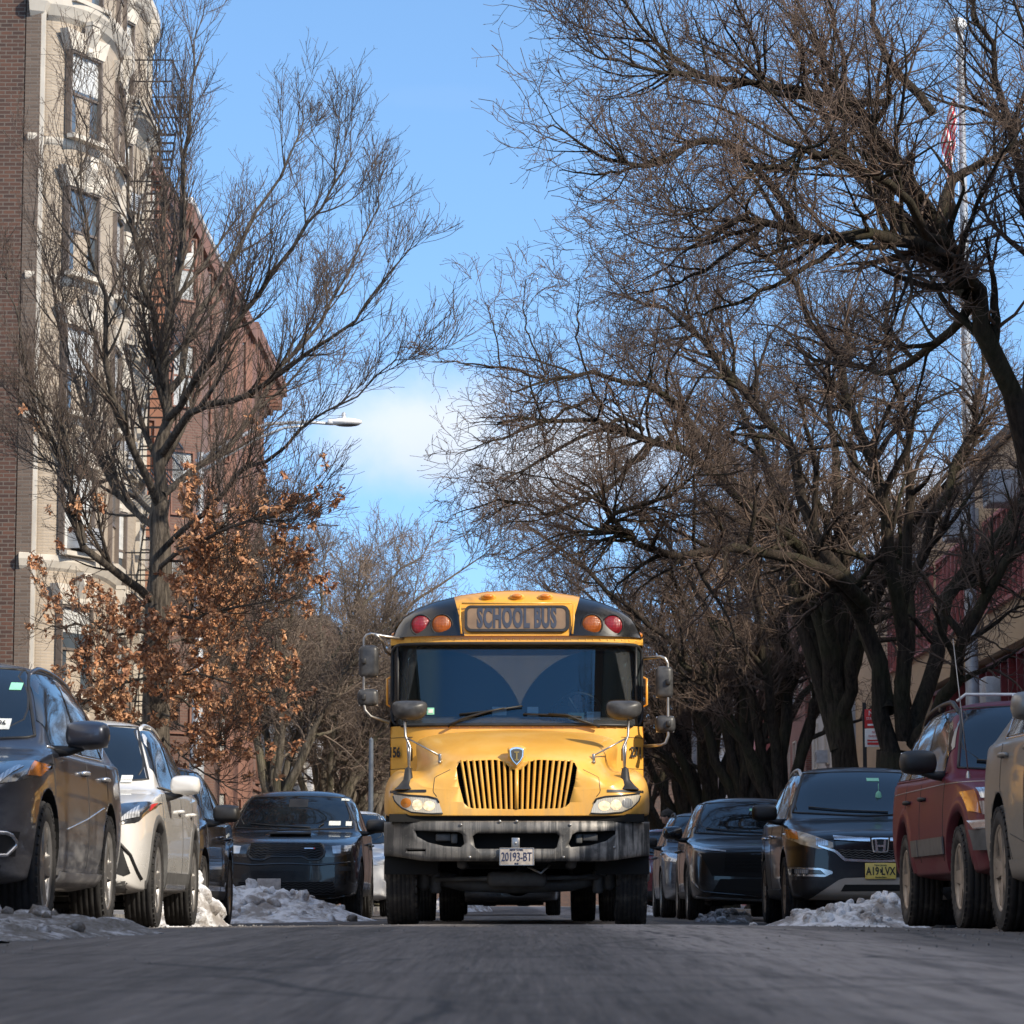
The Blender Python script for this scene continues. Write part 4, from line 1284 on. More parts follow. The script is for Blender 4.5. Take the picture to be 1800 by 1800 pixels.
    b = MB(); b.box2((-.95, 1.6, .42), (-.55, 3.2, .66)); b.box2((.55, 3.0, .40), (.95, 5.0, .66)); b.tube([(.1, 1.2, .6), (0, 7.2, .5)], .05, 8); b.box2((-.45, .5, .56), (.45, 2.2, .95))
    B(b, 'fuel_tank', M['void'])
    b = MB(); b.tube([(.1, .35, .53), (.22, .3, .47), (.3, .33, .55)], .012, 6); B(b, 'hanging_cable', M['steel'])

    # ---- driver
    p = empty('person', (BX + .60, BY + 2.95, gz(0, 30) + 1.38))
    tag(p, 'bus driver in dark jacket seated behind the windscreen, hands on the wheel', 'person')
    V = [(0, 0, .05, .17), (0, .02, .28, (.19, .15)), (0, .04, .50, (.21, .14)), (0, .02, .60, .075), (0, -.01, .67, .055, 1)]
    E = [(0, 1), (1, 2), (2, 3), (3, 4)]
    for s in (-1, 1):
        k = len(V)
        V += [(s * .20, .03, .50, .08), (s * .30, -.12, .27, .06), (s * .20, -.42, .44, .042), (s * .185, -.47, .47, .03, 1)]
        E += [(2, k), (k, k + 1), (k + 1, k + 2), (k + 2, k + 3)]
        hand_nodes(V, E, k + 3, (-s * .15, -.6, .6), (-s, 0, .2), 1)
        k = len(V)
        V += [(s * .11, -.10, .0, .10), (s * .15, -.42, .02, .075), (s * .15, -.50, -.35, .055)]
        E += [(0, k), (k, k + 1), (k + 1, k + 2)]
    skin_figure('body', V, E, 0, [M['dark_cloth'], M['skin']], p)
    head('person', (0, -.04, .80), .105, [M['skin']], p)


def resample(P, n):
    P = np.array(P, float)
    d = np.r_[0, np.cumsum(np.linalg.norm(np.diff(P, axis=0), axis=1))]
    t = np.linspace(0, d[-1], n)
    return [tuple(np.interp(t, d, P[:, k]) for k in range(P.shape[1])) for t in [t]][0] if False else list(zip(*[np.interp(t, d, P[:, k]) for k in range(P.shape[1])]))
class Car:
    """A car facing -Y: local x across, y back from the front bumper, z up from the road."""

    def __init__(self, label, cat, X, Y, sp, mat, group='cars parked along the kerbs', name='parked_car', rz=0.0):
        self.root = empty(name, (X, Y, gz(abs(X) - .9 if abs(X) > .9 else 0, Y + 1.5)), rz)
        tag(self.root, label, cat, group)
        self.sp = sp; self.mat = mat
        L, hw, H = sp['L'], sp['W'] / 2, sp['H']
        self.L, self.hw, self.H = L, hw, H
        zn, zh, zb = sp['zn'], sp['zh'], sp['zb']
        yc, yf_, yr = sp['yc'], sp['yf'], sp['yr']
        gw = sp.get('gw', .92) * hw; rw = sp.get('rw', .72) * hw
        cl = sp.get('cl', .22); zr_t = sp.get('ztail', zb + .05)
        nose = sp.get('nose', 1.0)
        st = [(0.0, .78, cl + .10, zn - .22, zn - .12, None), (.07 * nose, .88, cl + .04, zn - .12, zn - .03, None), (.28 * nose, .955, cl, zn - .06, zn + .01, None),
              (.70, .99, cl, zn - .01 + .3 * (zb - zn), zn + .06 + .25 * (zh - zn), None), ((.7 + yc) / 2, 1.0, cl, zn + .65 * (zb - zn), zn + .72 * (zh - zn) + .02, None),
              (yc - .12, 1.0, cl, zb - .03, zh, None), (yc + .05, 1.0, cl, zb, zh + .03, (zh + .05, gw * .97)),
              (yc + .5 * (yf_ - yc), 1.0, cl, zb + .004, zh, (zh + .53 * (H - zh), gw + .50 * (rw - gw))), (yf_, 1.0, cl, zb + .008, zh, (H - .035, rw)),
              (yf_ + .45, 1.0, cl, zb + .01, zh, (H - .005, rw * 1.02)), ((yf_ + yr) / 2 + .2, 1.0, cl, zb + .02, zh, (H, rw * 1.01)), (yr, .995, cl, zb + .04, zh, (H - .05, rw * .97)),
              (L - sp.get('hatch', .30), .97, cl + .04, zb + .05, zh, (zr_t + .55 * (H - zr_t), rw * .97)), (L - .10, .94, cl + .08, zb + .04, zh, (zr_t + .06, gw * .88)), (L, .80, cl + .18, zb - .06, zh, (zr_t - .06, gw * .74))]
        rows = []
        for (y, wf, z0, zs, zc, g) in st:
            w = hw * wf
            h = [(0, z0), (w * .70, z0), (w * .955, z0 + .05), (w * .985, z0 + .16), (w, z0 + .42 * (zs - z0)), (w * .995, z0 + .75 * (zs - z0)), (w * .965, zs)]
            if g is None:
                h += [(w * .91, zs + .30 * (zc - zs) + .01), (w * .78, zs + .72 * (zc - zs)), (w * .60, zc - .012), (w * .32, zc - .002), (0, zc)]
            else:
                zr, rr = g
                gb = gw * wf; z_ = zs + .03
                zr = max(zr, z_ + .02)
                h += [(gb, z_), (gb + (rr - gb) * .5, z_ + (zr - z_) * .52), (rr * 1.0, zr - .07 * min(1, (zr - z_) / .3)), (rr * .62, zr - .012), (0, zr)]
            rows.append([(-x, y, z) for x, z in h] + [(x, y, z) for x, z in reversed(h[1:-1])])
        b = MB(); b.grid(rows, closed=True)
        nr = len(rows[0]); hn = nr // 2
        for base in (0, (len(rows) - 1) * nr):
            for k in range(hn):
                q = list(dict.fromkeys([base + k, base + k + 1, base + (nr - k - 1) % nr, base + (nr - k) % nr]))
                if len(q) > 2: b.f.append(q); b.m.append(0); b.s.append(True)
        self.body = b.build('body', [mat, M['void']], self.root)
        # sharpen the shoulder and the roof edge a little
        me = self.body.data
        cr = me.attributes.new('crease_edge', 'FLOAT', 'EDGE')
        for e in me.edges:
            a, c = e.vertices
            if a // nr != c // nr and a % nr == c % nr and min(a % nr, nr - a % nr) in (6, 2):
                cr.data[e.index].value = sp.get('crease', .45)
        m = self.body.modifiers.new('s', 'SUBSURF'); m.levels = m.render_levels = 3
        evaluated(self.body)
        # wheel arches
        R = sp['R']; self.R = R
        self.ax = [sp['fo'], sp['fo'] + sp['wb']]
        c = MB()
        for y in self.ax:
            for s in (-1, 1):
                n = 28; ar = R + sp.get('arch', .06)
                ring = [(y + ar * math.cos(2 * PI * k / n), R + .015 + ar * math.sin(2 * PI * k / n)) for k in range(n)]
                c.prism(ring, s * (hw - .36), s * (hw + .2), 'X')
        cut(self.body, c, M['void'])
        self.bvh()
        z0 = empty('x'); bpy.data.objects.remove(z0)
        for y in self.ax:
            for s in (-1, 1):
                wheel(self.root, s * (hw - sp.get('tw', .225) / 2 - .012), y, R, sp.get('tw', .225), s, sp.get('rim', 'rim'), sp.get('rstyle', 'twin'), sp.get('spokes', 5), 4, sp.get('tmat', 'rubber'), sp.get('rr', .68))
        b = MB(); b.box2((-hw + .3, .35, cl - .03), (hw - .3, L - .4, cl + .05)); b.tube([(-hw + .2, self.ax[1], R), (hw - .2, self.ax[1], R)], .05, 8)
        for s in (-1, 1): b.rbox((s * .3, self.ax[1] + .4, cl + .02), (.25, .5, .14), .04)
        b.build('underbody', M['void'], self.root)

    def bvh(self):
        me = self.body.data
        self.bv = BVHTree.FromPolygons([v.co for v in me.vertices], [list(p.vertices) for p in me.polygons])

    def hit(self, p, axis):
        """axis 'F': p=(x,z) seen from the front; 'L'/'R': p=(y,z) from the side; 'T': p=(x,y) from above."""
        if axis == 'F': o, d = Vector((p[0], -3, p[1])), Vector((0, 1, 0))
        elif axis == 'T': o, d = Vector((p[0], p[1], 5)), Vector((0, 0, -1))
        else:
            s = -1 if axis == 'L' else 1
            o, d = Vector((s * 4, p[0], p[1])), Vector((-s, 0, 0))
        h = self.bv.ray_cast(o, d)
        if h[0] is None:
            n = self.bv.find_nearest(o + d * 3)
            return n[0], n[1]
        nn = h[1] if h[1].dot(d) < 0 else -h[1]
        return h[0], nn

    def patch(self, name, mat, A, Bt, axis='F', off=.006, nu=16, nv=7, parent=None, base=None, thick=.012):
        """A shaped panel laid on the body between two outlines."""
        A, Bt = resample(A, nu), resample(Bt, nu)
        G = []; Lw = []
        for j in range(nv):
            t = j / (nv - 1); r1 = []; r2 = []
            for p, q in zip(A, Bt):
                h, n = self.hit((p[0] * (1 - t) + q[0] * t, p[1] * (1 - t) + q[1] * t), axis)
                r1.append(h + n * off); r2.append(h + n * (off - thick))
            G.append(r1); Lw.append(r2)
        b = MB(); b.grid(G)
        edge = G[0] + [r[-1] for r in G[1:]] + G[-1][::-1][1:] + [r[0] for r in G[::-1][1:-1]]
        low = Lw[0] + [r[-1] for r in Lw[1:]] + Lw[-1][::-1][1:] + [r[0] for r in Lw[::-1][1:-1]]
        b.grid([edge, low], closed=True)
        for f in range(len(b.s) - len(edge), len(b.s)): b.s[f] = False
        return b.build(name, mat, parent or self.root)

    def both(self, name, mat, A, Bt, axis='F', **k):
        o = None
        if axis == 'F':
            self.patch(name, mat, [(-x, z) for x, z in A], [(-x, z) for x, z in Bt], axis, **k)
            return self.patch(name, mat, A, Bt, axis, **k)
        self.patch(name, mat, A, Bt, 'L', **k)
        return self.patch(name, mat, A, Bt, 'R', **k)

    def line(self, name, mat, P, axis='F', r=.004, off=0.0, n=18, parent=None, sides=True):
        for ax in ((axis,) if axis in 'FT' or not sides else ('L', 'R')):
            b = MB(); q = resample(P, n); pts = []
            for p in q:
                h, nn = self.hit(p, ax); pts.append(h + nn * off)
            b.tube(pts, r, 6); b.build(name, mat, parent or self.root)

    def glazing(self, mat='glass', pillar='gloss_black', rear=True, qtr=True, trim=None):
        sp = self.sp; zh, zb, H, yc, yf_, yr, L = sp['zh'], sp['zb'], self.H, sp['yc'], sp['yf'], sp['yr'], self.L
        gw, rw = sp.get('gw', .92) * self.hw, sp.get('rw', .72) * self.hw
        zlo = zh + .065; zhi = H - sp.get('wtop', .105)
        xb_, xt = gw * .90, rw * .90
        A = [(-xb_, zlo + .012), (-xb_ * .5, zlo - .012), (0, zlo - .02), (xb_ * .5, zlo - .012), (xb_, zlo + .012)]
        T = [(-xt, zhi - .012), (-xt * .5, zhi + .006), (0, zhi + .01), (xt * .5, zhi + .006), (xt, zhi - .012)]
        self.patch('windscreen', M[mat], A, T, 'F', off=.007, nu=25, nv=12)
        fr = [(-xb_ * 1.02, zlo + .01), (-xt * 1.02, zhi), (-xt, zhi + .006), (0, zhi + .02), (xt, zhi + .006), (xt * 1.02, zhi), (xb_ * 1.02, zlo + .01), (0, zlo - .03), (-xb_ * 1.02, zlo + .01)]
        self.line('windscreen_seal', M['black'], fr, 'F', .010, .002, 70)
        # wipers
        for s in (-1, 1):
            self.line('wiper', M['black'], [(s * .06 + .28, zlo + .0), (s * .30 + .05, zlo + .02), (s * .5 - .1, zlo + .055)], 'F', .008, .018, 8)
        # side windows: doors meet at the B pillar; the glass follows the roof line
        yB = sp['yB']; yC = sp['yC']; yq = sp.get('yq', yr + .25)
        top = lambda y: float(np.interp(y, [yc + .15, yf_, yf_ + .5, yr - .2, yr, L - sp.get('hatch', .3)],
                                        [zb + .12, H - .135, H - .115, H - .12, H - .165, zb + .05 + (H - zb) * .42]))
        bz = lambda y: zb + .055 + .02 * max(0, (y - yB)) / 1.2 + max(0, y - yC) * sp.get('kick', .05)
        def win(y0, y1, name, cutf=0.0):
            ys = np.linspace(y0, y1, 9)
            A = [(y, bz(y)) for y in ys]; T = [(y + (0 if y > y0 + .01 else cutf), max(top(y), bz(y) + .012)) for y in ys]
            for ax in ('L', 'R'):
                self.patch(name, M[mat], A, T, ax, off=.006, nu=14, nv=7)
        win(yc + .28, yB - .035, 'front_side_window')
        win(yB + .035, yC - .03, 'rear_side_window')
        if qtr: win(yC + .03, yq, 'quarter_window')
        for y in (yB, yC):
            self.line('pillar_trim', M[pillar], [(y, bz(y) - .01), (y, top(y) + .01)], 'L', .022, -.010, 8)
        ys = np.linspace(yc + .14, yq if qtr else yC, 20)
        self.line('window_trim', M[trim or 'black'], [(y, bz(y) - .014) for y in ys], 'L', .009, .0, 24)
        self.line('roof_trim', M['black'], [(y, top(y) + .018) for y in ys], 'L', .010, .0, 24)

    def doors(self, handle=None, hz=None):
        sp = self.sp; zb = sp['zb']; yc = sp['yc']; yB, yC = sp['yB'], sp['yC']; cl = sp.get('cl', .22)
        seam = M['ink']
        y0 = yc + .05
        self.line('door_seam', seam, [(y0, zb - .01), (y0 - .02, zb - .35), (y0 + .02, cl + .14)], 'L', .0045, -.001)
        self.line('door_seam', seam, [(yB, zb + .02), (yB, cl + .14)], 'L', .0045, -.001)
        self.line('door_seam', seam, [(yC, zb + .03), (yC - .02, zb - .25), (self.ax[1] - self.R * .95, self.R + .25), (self.ax[1] - self.R - .13, cl + .16)], 'L', .0045, -.001)
        hz = hz or zb - .12
        for y in (yB - .20, yC - .20):
            for ax in ('L', 'R'):
                h, n = self.hit((y, hz), ax)
                b = MB()
                b.tube([h + Vector((0, -.10, 0)) - n * .004, h + Vector((0, -.085, 0)) + n * .028, h + n * .038, h + Vector((0, .085, 0)) + n * .028, h + Vector((0, .10, 0)) - n * .004], .014, 8)
                b.build('door_handle', handle or self.mat, self.root)

    def arches(self, mat='black', w=.055):
        for y in self.ax:
            for s in (-1, 1):
                ar = self.R + self.sp.get('arch', .06); G = []
                a0 = math.asin(min(.6, max(-.3, (self.sp.get('cl', .22) + .05 - self.R) / ar)))
                for a in np.linspace(a0, PI - a0, 25):
                    row = []
                    for rr, o in ((ar - .012, -.05), (ar - .008, .012), (ar + w * .6, .012), (ar + w, -.002)):
                        yy, zz = y + rr * math.cos(a), self.R + .015 + rr * math.sin(a)
                        h, n = self.hit((y + (ar + w) * math.cos(a), self.R + .015 + (ar + w) * math.sin(a)), 'L' if s < 0 else 'R')
                        x = h.x if abs(h.x) > self.hw * .85 else s * self.hw * .97
                        row.append((x + s * o, yy, max(zz, .2)))
                    G.append(row)
                b = MB(); b.grid(G); b.build('arch_trim', M[mat], self.root)

    def sill(self, mat='black', z0=None, z1=None, off=.012):
        cl = self.sp.get('cl', .22); z0 = z0 or cl + .02; z1 = z1 or cl + .14
        y0, y1 = self.ax[0] + self.R + .09, self.ax[1] - self.R - .09
        self.both('sill_trim', M[mat], [(y0, z0), (y1, z0)], [(y0, z1), (y1, z1)], 'L', off=off, nu=12, nv=4)

    def mirrors(self, mat, y=None, z=None, k=1.0, stalk='black'):
        sp = self.sp; y = y or sp['yc'] + .30; z = z or sp['zb'] + .10
        for s in (-1, 1):
            b = MB(); x = s * (self.hw + .125 * k)
            rot = Matrix.Rotation(-s * .14, 3, 'Z')
            bm = bmesh.new(); bmesh.ops.create_cube(bm, size=1)
            bmesh.ops.subdivide_edges(bm, edges=bm.edges[:], cuts=3, use_grid_fill=True)
            vs = []
            for v in bm.verts:
                p = v.co * 2
                l = max(abs(p.x), abs(p.y), abs(p.z)); q = p.normalized() * l
                p = p * .45 + q * .55
                f = 1 - .28 * max(0, -p.y) - .05 * s * p.x
                vs.append(Vector((x, y, z)) + rot @ Vector((p.x * .125 * k, p.y * .085 * k, p.z * .085 * k * f)))
            fs = [[v.index for v in f.verts] for f in bm.faces]; bm.free()
            b.add(vs, fs, 0, True)
            o = b.build('wing_mirror', mat, self.root)
            m = o.modifiers.new('s', 'SUBSURF'); m.levels = m.render_levels = 1
            b = MB(); b.tube([(s * (self.hw * .90), y + .02, z - .10), (s * (self.hw + .02), y + .01, z - .085 * k), (x - s * .03, y, z - .06 * k)], [.04, .032, .03], 8)
            b.build('mirror_stalk', M[stalk], o)
            b = MB(); b.rbox((x, y + .078 * k, z), (.20 * k, .01, .13 * k), .004); b.build('mirror_glass', M['chrome'], o)

    def rails(self, mat='galv', h=.055, bars=False):
        sp = self.sp; yf_, yr = sp['yf'] + .12, sp['yr'] - .02
        for s in (-1, 1):
            x = s * sp.get('rw', .72) * self.hw * .93
            pts = []
            for t in np.linspace(0, 1, 14):
                y = yf_ + (yr - yf_) * t; hp, n = self.hit((x, y), 'T')
                pts.append(hp + Vector((0, 0, h * min(1, 6 * t, 6 * (1 - t)) - .01)))
            b = MB(); b.tube(pts, .019, 8)
            for t in (.02, .5, .98):
                q = pts[int(t * 13)]; b.rbox(q - Vector((0, 0, .02)), (.035, .09, .05), .01)
            b.build('roof_rail', M[mat], self.root)
        if bars:
            for y in (yf_ + .10,):
                x = sp.get('rw', .72) * self.hw * .93; hp, n = self.hit((0, y), 'T'); hq, _ = self.hit((x, y), 'T')
                b = MB(); b.tube([(-x, y, hq.z + h), (-x * .9, y, hp.z + .045), (x * .9, y, hp.z + .045), (x, y, hq.z + h)], .012, 8); b.build('roof_bar', M['white_paint' if bars == 'w' else mat], self.root)

    def lamp(self, A, T, mats=('lamp', 'lamp_dark'), inner=(), off=.007, axis='F'):
        """both headlamps: a lens between two outlines, with round or bar-shaped lights behind it"""
        for s in (-1, 1):
            f = lambda P: [(s * x, z) for x, z in P]
            o = self.patch('headlamp', M[mats[0]], f(A), f(T), 'F', off=off)
            for (nm, mt, A2, T2, of) in inner:
                self.patch(nm, M[mt], f(A2), f(T2), 'F', off=off + of, nu=9, nv=5, parent=o, thick=.006)
        return o

    def front(self, name, mat, A, T, off=.008, parent=None, **k):
        return self.patch(name, M[mat], A, T, 'F', off=off, parent=parent, **k)

    def plate(self, z, mat, number, top=None, bottom=None, x=0.0, ink='ink', tilt=0.0):
        h, n = self.hit((x, z), 'F')
        e = empty('number_plate', (x, h.y - .03, z), 0, self.root)
        b = MB(); b.rbox((0, 0, 0), (.312, .010, .160), .006); b.box((0, .02, 0), (.2, .04, .1)); b.build('plate', M[mat], e)
        if number: text('plate_number', number, .078, M[ink], e, (0, -.008, -.004), sx=.70, bold=.002)
        if top: text('plate_state', top, .021, M[ink], e, (0, -.008, .060), sx=.9)
        if bottom: text('plate_motto', bottom, .017, M[ink], e, (0, -.008, -.062), sx=.9)
        return e

    def sticker(self, x, z, w, h, mat='white_label', words=None):
        p, n = self.hit((x, z), 'F')
        o = self.patch('windscreen_sticker', M[mat], [(x - w / 2, z - h / 2), (x + w / 2, z - h / 2)], [(x - w / 2, z + h / 2), (x + w / 2, z + h / 2)], 'F', off=.010, nu=5, nv=3, thick=.002)
        return o

    def honeycomb(self, A, T, parent, rows=5, mat='black', r=.005, off=.016, n=26):
        """open mesh of a grille"""
        A, T = resample(A, n), resample(T, n)
        b = MB()
        for j in range(rows + 1):
            t = j / rows; pts = []
            for i, (p, q) in enumerate(zip(A, T)):
                tt = min(1, max(0, t + (.5 / rows) * (.6 if i % 2 else -.6)))
                h, nn = self.hit((p[0] * (1 - tt) + q[0] * tt, p[1] * (1 - tt) + q[1] * tt), 'F'); pts.append(h + nn * off)
            b.tube(pts, r, 4)
        b.build('grille_mesh', M[mat], parent)


def lin(x0, x1, f, n=9):
    return [(x, f(x)) for x in np.linspace(x0, x1, n)]


def make_cars():
    # ------------------------------------------------ left kerb
    # dark grey three-row SUV, nearest on the left
    M['grey_blue'] = paint('graphite_blue_paint', (.046, .052, .072), .85, .5, .34, (.34, .33, .325), 1.05, .6)
    sp = dict(L=4.95, W=1.93, H=1.73, zn=.95, zh=1.09, zb=1.07, yc=1.22, yf=1.98, yr=4.05, yB=2.72, yC=3.72, wb=2.85, fo=1.0, R=.385, gw=.92, rw=.73, cl=.25, tw=.235, rstyle='twin', hatch=.35, kick=.22)
    c = Car('dark graphite three-row SUV nearest on the left kerb, with a big side mirror', 'suv', -3.765, 17.7, sp, M['grey_blue'])
    c.glazing(trim='chrome'); c.doors(M['chrome'], .99); c.mirrors(M['grey_blue'], k=1.12, z=1.19, y=1.55); c.rails('grey_blue', .03); c.sill('grey_blue', .27, .36, .03)
    c.line('door_crease', M['chrome'], [(1.75, .62), (2.6, .70), (3.45, .80)], 'L', .006, .002)
    c.lamp([(.48, .80), (.70, .80), (.88, .86), (.93, .90)], [(.50, .95), (.70, .965), (.86, .99), (.94, 1.00)], ('lamp_dark',),
           [('projector', 'lamp', [(.55, .83), (.74, .83)], [(.55, .92), (.74, .93)], .006), ('daylight_strip', 'lamp', [(.76, .83), (.85, .95)], [(.79, .82), (.88, .945)], .008), ('turn_signal', 'amber', [(.905, .90), (.935, .905)], [(.905, .985), (.945, .985)], .006)])
    g = c.front('grille', 'gloss_black', lin(-.46, .46, lambda x: .50, 9), lin(-.46, .46, lambda x: .90, 9))
    c.honeycomb(lin(-.45, .45, lambda x: .52), lin(-.45, .45, lambda x: .88), g, 6, 'grey_plastic')
    c.line('grille_surround', M['chrome'], [(.47, .92), (.52, .70), (.47, .48), (0, .46), (-.47, .48), (-.52, .70), (-.47, .92)], 'F', .014, .01, 40)
    for s in (-1, 1):
        f = lambda P: [(s * x, z) for x, z in P]
        q = c.front('fog_lamp', 'black', f([(.56, .43), (.88, .43)]), f([(.56, .57), (.90, .57)]))
        c.line('fog_surround', M['chrome'], f([(.58, .445), (.84, .435), (.89, .50), (.86, .56), (.58, .57), (.56, .51), (.58, .445)]), 'F', .012, .014, 26, q)
        c.front('fog_lens', 'lamp', f([(.62, .475), (.74, .475)]), f([(.62, .54), (.74, .54)]), .014, q, nu=6, nv=4)
    c.front('lower_grille', 'black', [(-.8, .30), (.8, .30)], [(-.82, .38), (.82, .38)])
    s_ = c.sticker(.60, 1.245, .10, .07, 'white_label')
    p, n = c.hit((.60, 1.245), 'F'); text('sticker_number', '26', .035, M['ink'], s_, p + n * .014, (R_(62), 0, 0), sx=.9, bold=.001)
    c.sticker(.62, 1.50, .07, .05, 'green_label')

    # white crossover
    M['pearl'] = paint('pearl_white_paint', (.74, .725, .70), .30, .05, .25, (.36, .34, .31), .75)
    sp = dict(L=4.66, W=1.865, H=1.72, zn=.95, zh=1.09, zb=1.06, yc=1.18, yf=1.93, yr=3.55, yB=2.58, yC=3.52, wb=2.69, fo=.95, R=.375, gw=.92, rw=.71, cl=.24, tw=.235, rstyle='twin', hatch=.42, kick=.30, yq=3.9)
    c = Car('white crossover with black wheel arch trim between two dark cars on the left', 'suv', -3.735, 23.55, sp, M['pearl'])
    c.glazing(); c.doors(); c.mirrors(M['pearl'], k=1.0, z=1.13, y=1.52); c.rails('pearl', .03); c.arches('grey_plastic', .06)
    c.sill('grey_plastic', .26, .44, .014); c.both('sill_strip', M['chrome'], [(1.5, .315), (2.9, .315)], [(1.5, .345), (2.9, .345)], 'L', off=.020, nu=10, nv=3)
    c.lamp([(.50, .80), (.66, .77), (.84, .80), (.905, .93)], [(.50, .88), (.66, .935), (.84, .965), (.91, .975)], ('lamp_dark',),
           [('projector', 'lamp', [(.60, .82), (.70, .82)], [(.60, .90), (.70, .91)], .006), ('daylight_strip', 'lamp', [(.72, .80), (.84, .845)], [(.72, .82), (.83, .93)], .008), ('side_reflector', 'red_paint', [(.885, .90), (.90, .95)], [(.885, .95), (.903, .968)], .006)])
    g = c.front('grille', 'gloss_black', [(-.42, .36), (0, .34), (.42, .36)], [(-.40, .86), (0, .88), (.40, .86)])
    c.honeycomb([(-.40, .38), (.40, .38)], [(-.39, .84), (.39, .84)], g, 7, 'grey_plastic')
    for s in (-1, 1):
        f = lambda P: [(s * x, z) for x, z in P]
        c.front('air_intake', 'black', f([(.60, .66), (.66, .44), (.76, .40)]), f([(.60, .66), (.74, .62), (.80, .42)]))
        c.line('intake_blade', M['black'], f([(.70, .67), (.80, .56), (.86, .38)]), 'F', .014, .004, 12)
    c.front('lower_bumper', 'grey_plastic', [(-.86, .24), (.86, .24)], [(-.88, .37), (-.3, .33), (.3, .33), (.88, .37)])
    c.sticker(.42, 1.16, .16, .06); c.sticker(.62, 1.165, .09, .06)

    # dark blue car behind it
    M['slate'] = paint('slate_blue_paint', (.038, .045, .065), .35, .7, .3, zdirt=.8)
    sp = dict(L=4.60, W=1.82, H=1.64, zn=.90, zh=1.02, zb=1.0, yc=1.20, yf=1.95, yr=3.4, yB=2.6, yC=3.5, wb=2.67, fo=.93, R=.345, cl=.21, tw=.215, rstyle='spoke', hatch=.42, kick=.25, yq=3.8)
    c = Car('slate blue hatchback half hidden behind the white crossover', 'hatchback', -3.93, 29.3, sp, M['slate'])
    c.glazing(); c.doors(); c.mirrors(M['black'], z=1.10, y=1.5, k=1.1); c.sill()
    c.lamp([(.50, .74), (.84, .78)], [(.50, .84), (.86, .90)], ('lamp',))
    c.front('grille', 'black', [(-.45, .48), (.45, .48)], [(-.45, .82), (.45, .82)])

    # black SUV with a bonnet scoop
    M['black_paint'] = paint('black_paint', (.007, .007, .008), .14, .1, .26, (.20, .18, .16), .7, .7)
    sp = dict(L=5.1, W=1.93, H=1.80, zn=1.04, zh=1.17, zb=1.15, yc=1.40, yf=2.10, yr=4.2, yB=2.85, yC=3.85, wb=3.04, fo=.98, R=.39, gw=.92, rw=.73, cl=.27, tw=.265, rim='dark_rim', rstyle='twin', hatch=.35, nose=.8, kick=.1, wtop=.13)
    c = Car('black SUV with bonnet scoop parked behind the snow pile left of the bus', 'suv', -3.10, 41.6, sp, M['black_paint'])
    c.glazing(); c.doors(); c.mirrors(M['black'], z=1.27, y=1.70, k=1.2); c.sill()
    c.lamp([(.52, .82), (.70, .83), (.88, .88), (.92, .92)], [(.46, 1.0), (.70, 1.01), (.90, 1.02), (.93, 1.02)], ('lamp_dark',),
           [('projector', 'lamp', [(.62, .87), (.72, .87)], [(.60, .96), (.72, .97)], .006), ('projector', 'lamp', [(.76, .89), (.84, .90)], [(.76, .97), (.85, .97)], .006)])
    A = [(-.50, .86), (-.44, .80), (-.30, .79), (-.22, .84), (0, .85), (.22, .84), (.30, .79), (.44, .80), (.50, .86)]; T = lin(-.46, .46, lambda x: .995)
    g = c.front('grille', 'void', A, T); c.honeycomb(A, T, g, 6, 'gloss_black', .006)
    c.line('grille_lip', M['gloss_black'], [(-.47, 1.0), (-.52, .87), (-.45, .79), (-.30, .78), (-.21, .83), (.21, .83), (.30, .78), (.45, .79), (.52, .87), (.47, 1.0), (-.47, 1.0)], 'F', .014, .006, 50)
    c.front('badge_strip', 'chrome', [(.24, .925), (.36, .925)], [(.24, .935), (.36, .935)], .022, nu=6, nv=3); c.front('badge_mark', 'red_paint', [(.365, .922), (.38, .922)], [(.365, .937), (.38, .937)], .022, nu=3, nv=3)
    c.line('bumper_fold', M['gloss_black'], [(-.90, .76), (-.45, .72), (0, .74), (.45, .72), (.90, .76)], 'F', .016, -.004, 26)
    A = [(-.66, .34), (.66, .34)]; T = [(-.62, .50), (.62, .50)]
    g = c.front('lower_grille', 'void', A, T); c.honeycomb(A, T, g, 5, 'black', .006)
    c.front('number_plate_panel', 'gloss_black', [(-.5, .52), (.5, .52)], [(-.46, .64), (.46, .64)], .012)
    c.line('lower_lip', M['gloss_black'], [(-.86, .34), (-.6, .29), (.6, .29), (.86, .34)], 'F', .02, .01, 24)
    for s in (-1, 1): c.front('fog_lamp', 'black', [(s * .70, .64), (s * .86, .64)], [(s * .70, .70), (s * .86, .70)])
    c.plate(.46, 'plate_ny', '', x=-.22)
    # bonnet scoop
    p, n = c.hit((0, .95), 'T')
    b = MB(); G = []
    for y, h in ((.72, .0), (.80, .035), (1.0, .045), (1.25, .01)):
        row = []
        for x in np.linspace(-.36, .36, 13):
            q, _ = c.hit((x, y), 'T'); row.append((x, y, q.z + h * (1 - (abs(x) / .36) ** 4) + .002))
        G.append(row)
    b.grid(G); sc = b.build('bonnet_scoop', M['black_paint'], c.root)
    c.front('scoop_mouth', 'void', [(-.29, p.z - .035), (.29, p.z - .035)], [(-.27, p.z - .008), (.27, p.z - .008)], .035, sc)
    c.sticker(.55, 1.30, .16, .06); c.sticker(.74, 1.295, .08, .06); c.sticker(.66, 1.64, .10, .03)
    c.front('mirror_camera', 'black', [(-.10, 1.53), (.16, 1.53)], [(-.10, 1.64), (.16, 1.64)], .010)

    # white van and a pale car further up
    M['van_white'] = paint('van_white', (.70, .71, .73), .35, 0, .35)
    sp = dict(L=4.7, W=1.85, H=1.78, zn=.98, zh=1.12, zb=1.1, yc=1.1, yf=1.9, yr=4.1, yB=2.6, yC=3.6, wb=2.8, fo=.95, R=.36, cl=.24, rstyle='spoke')
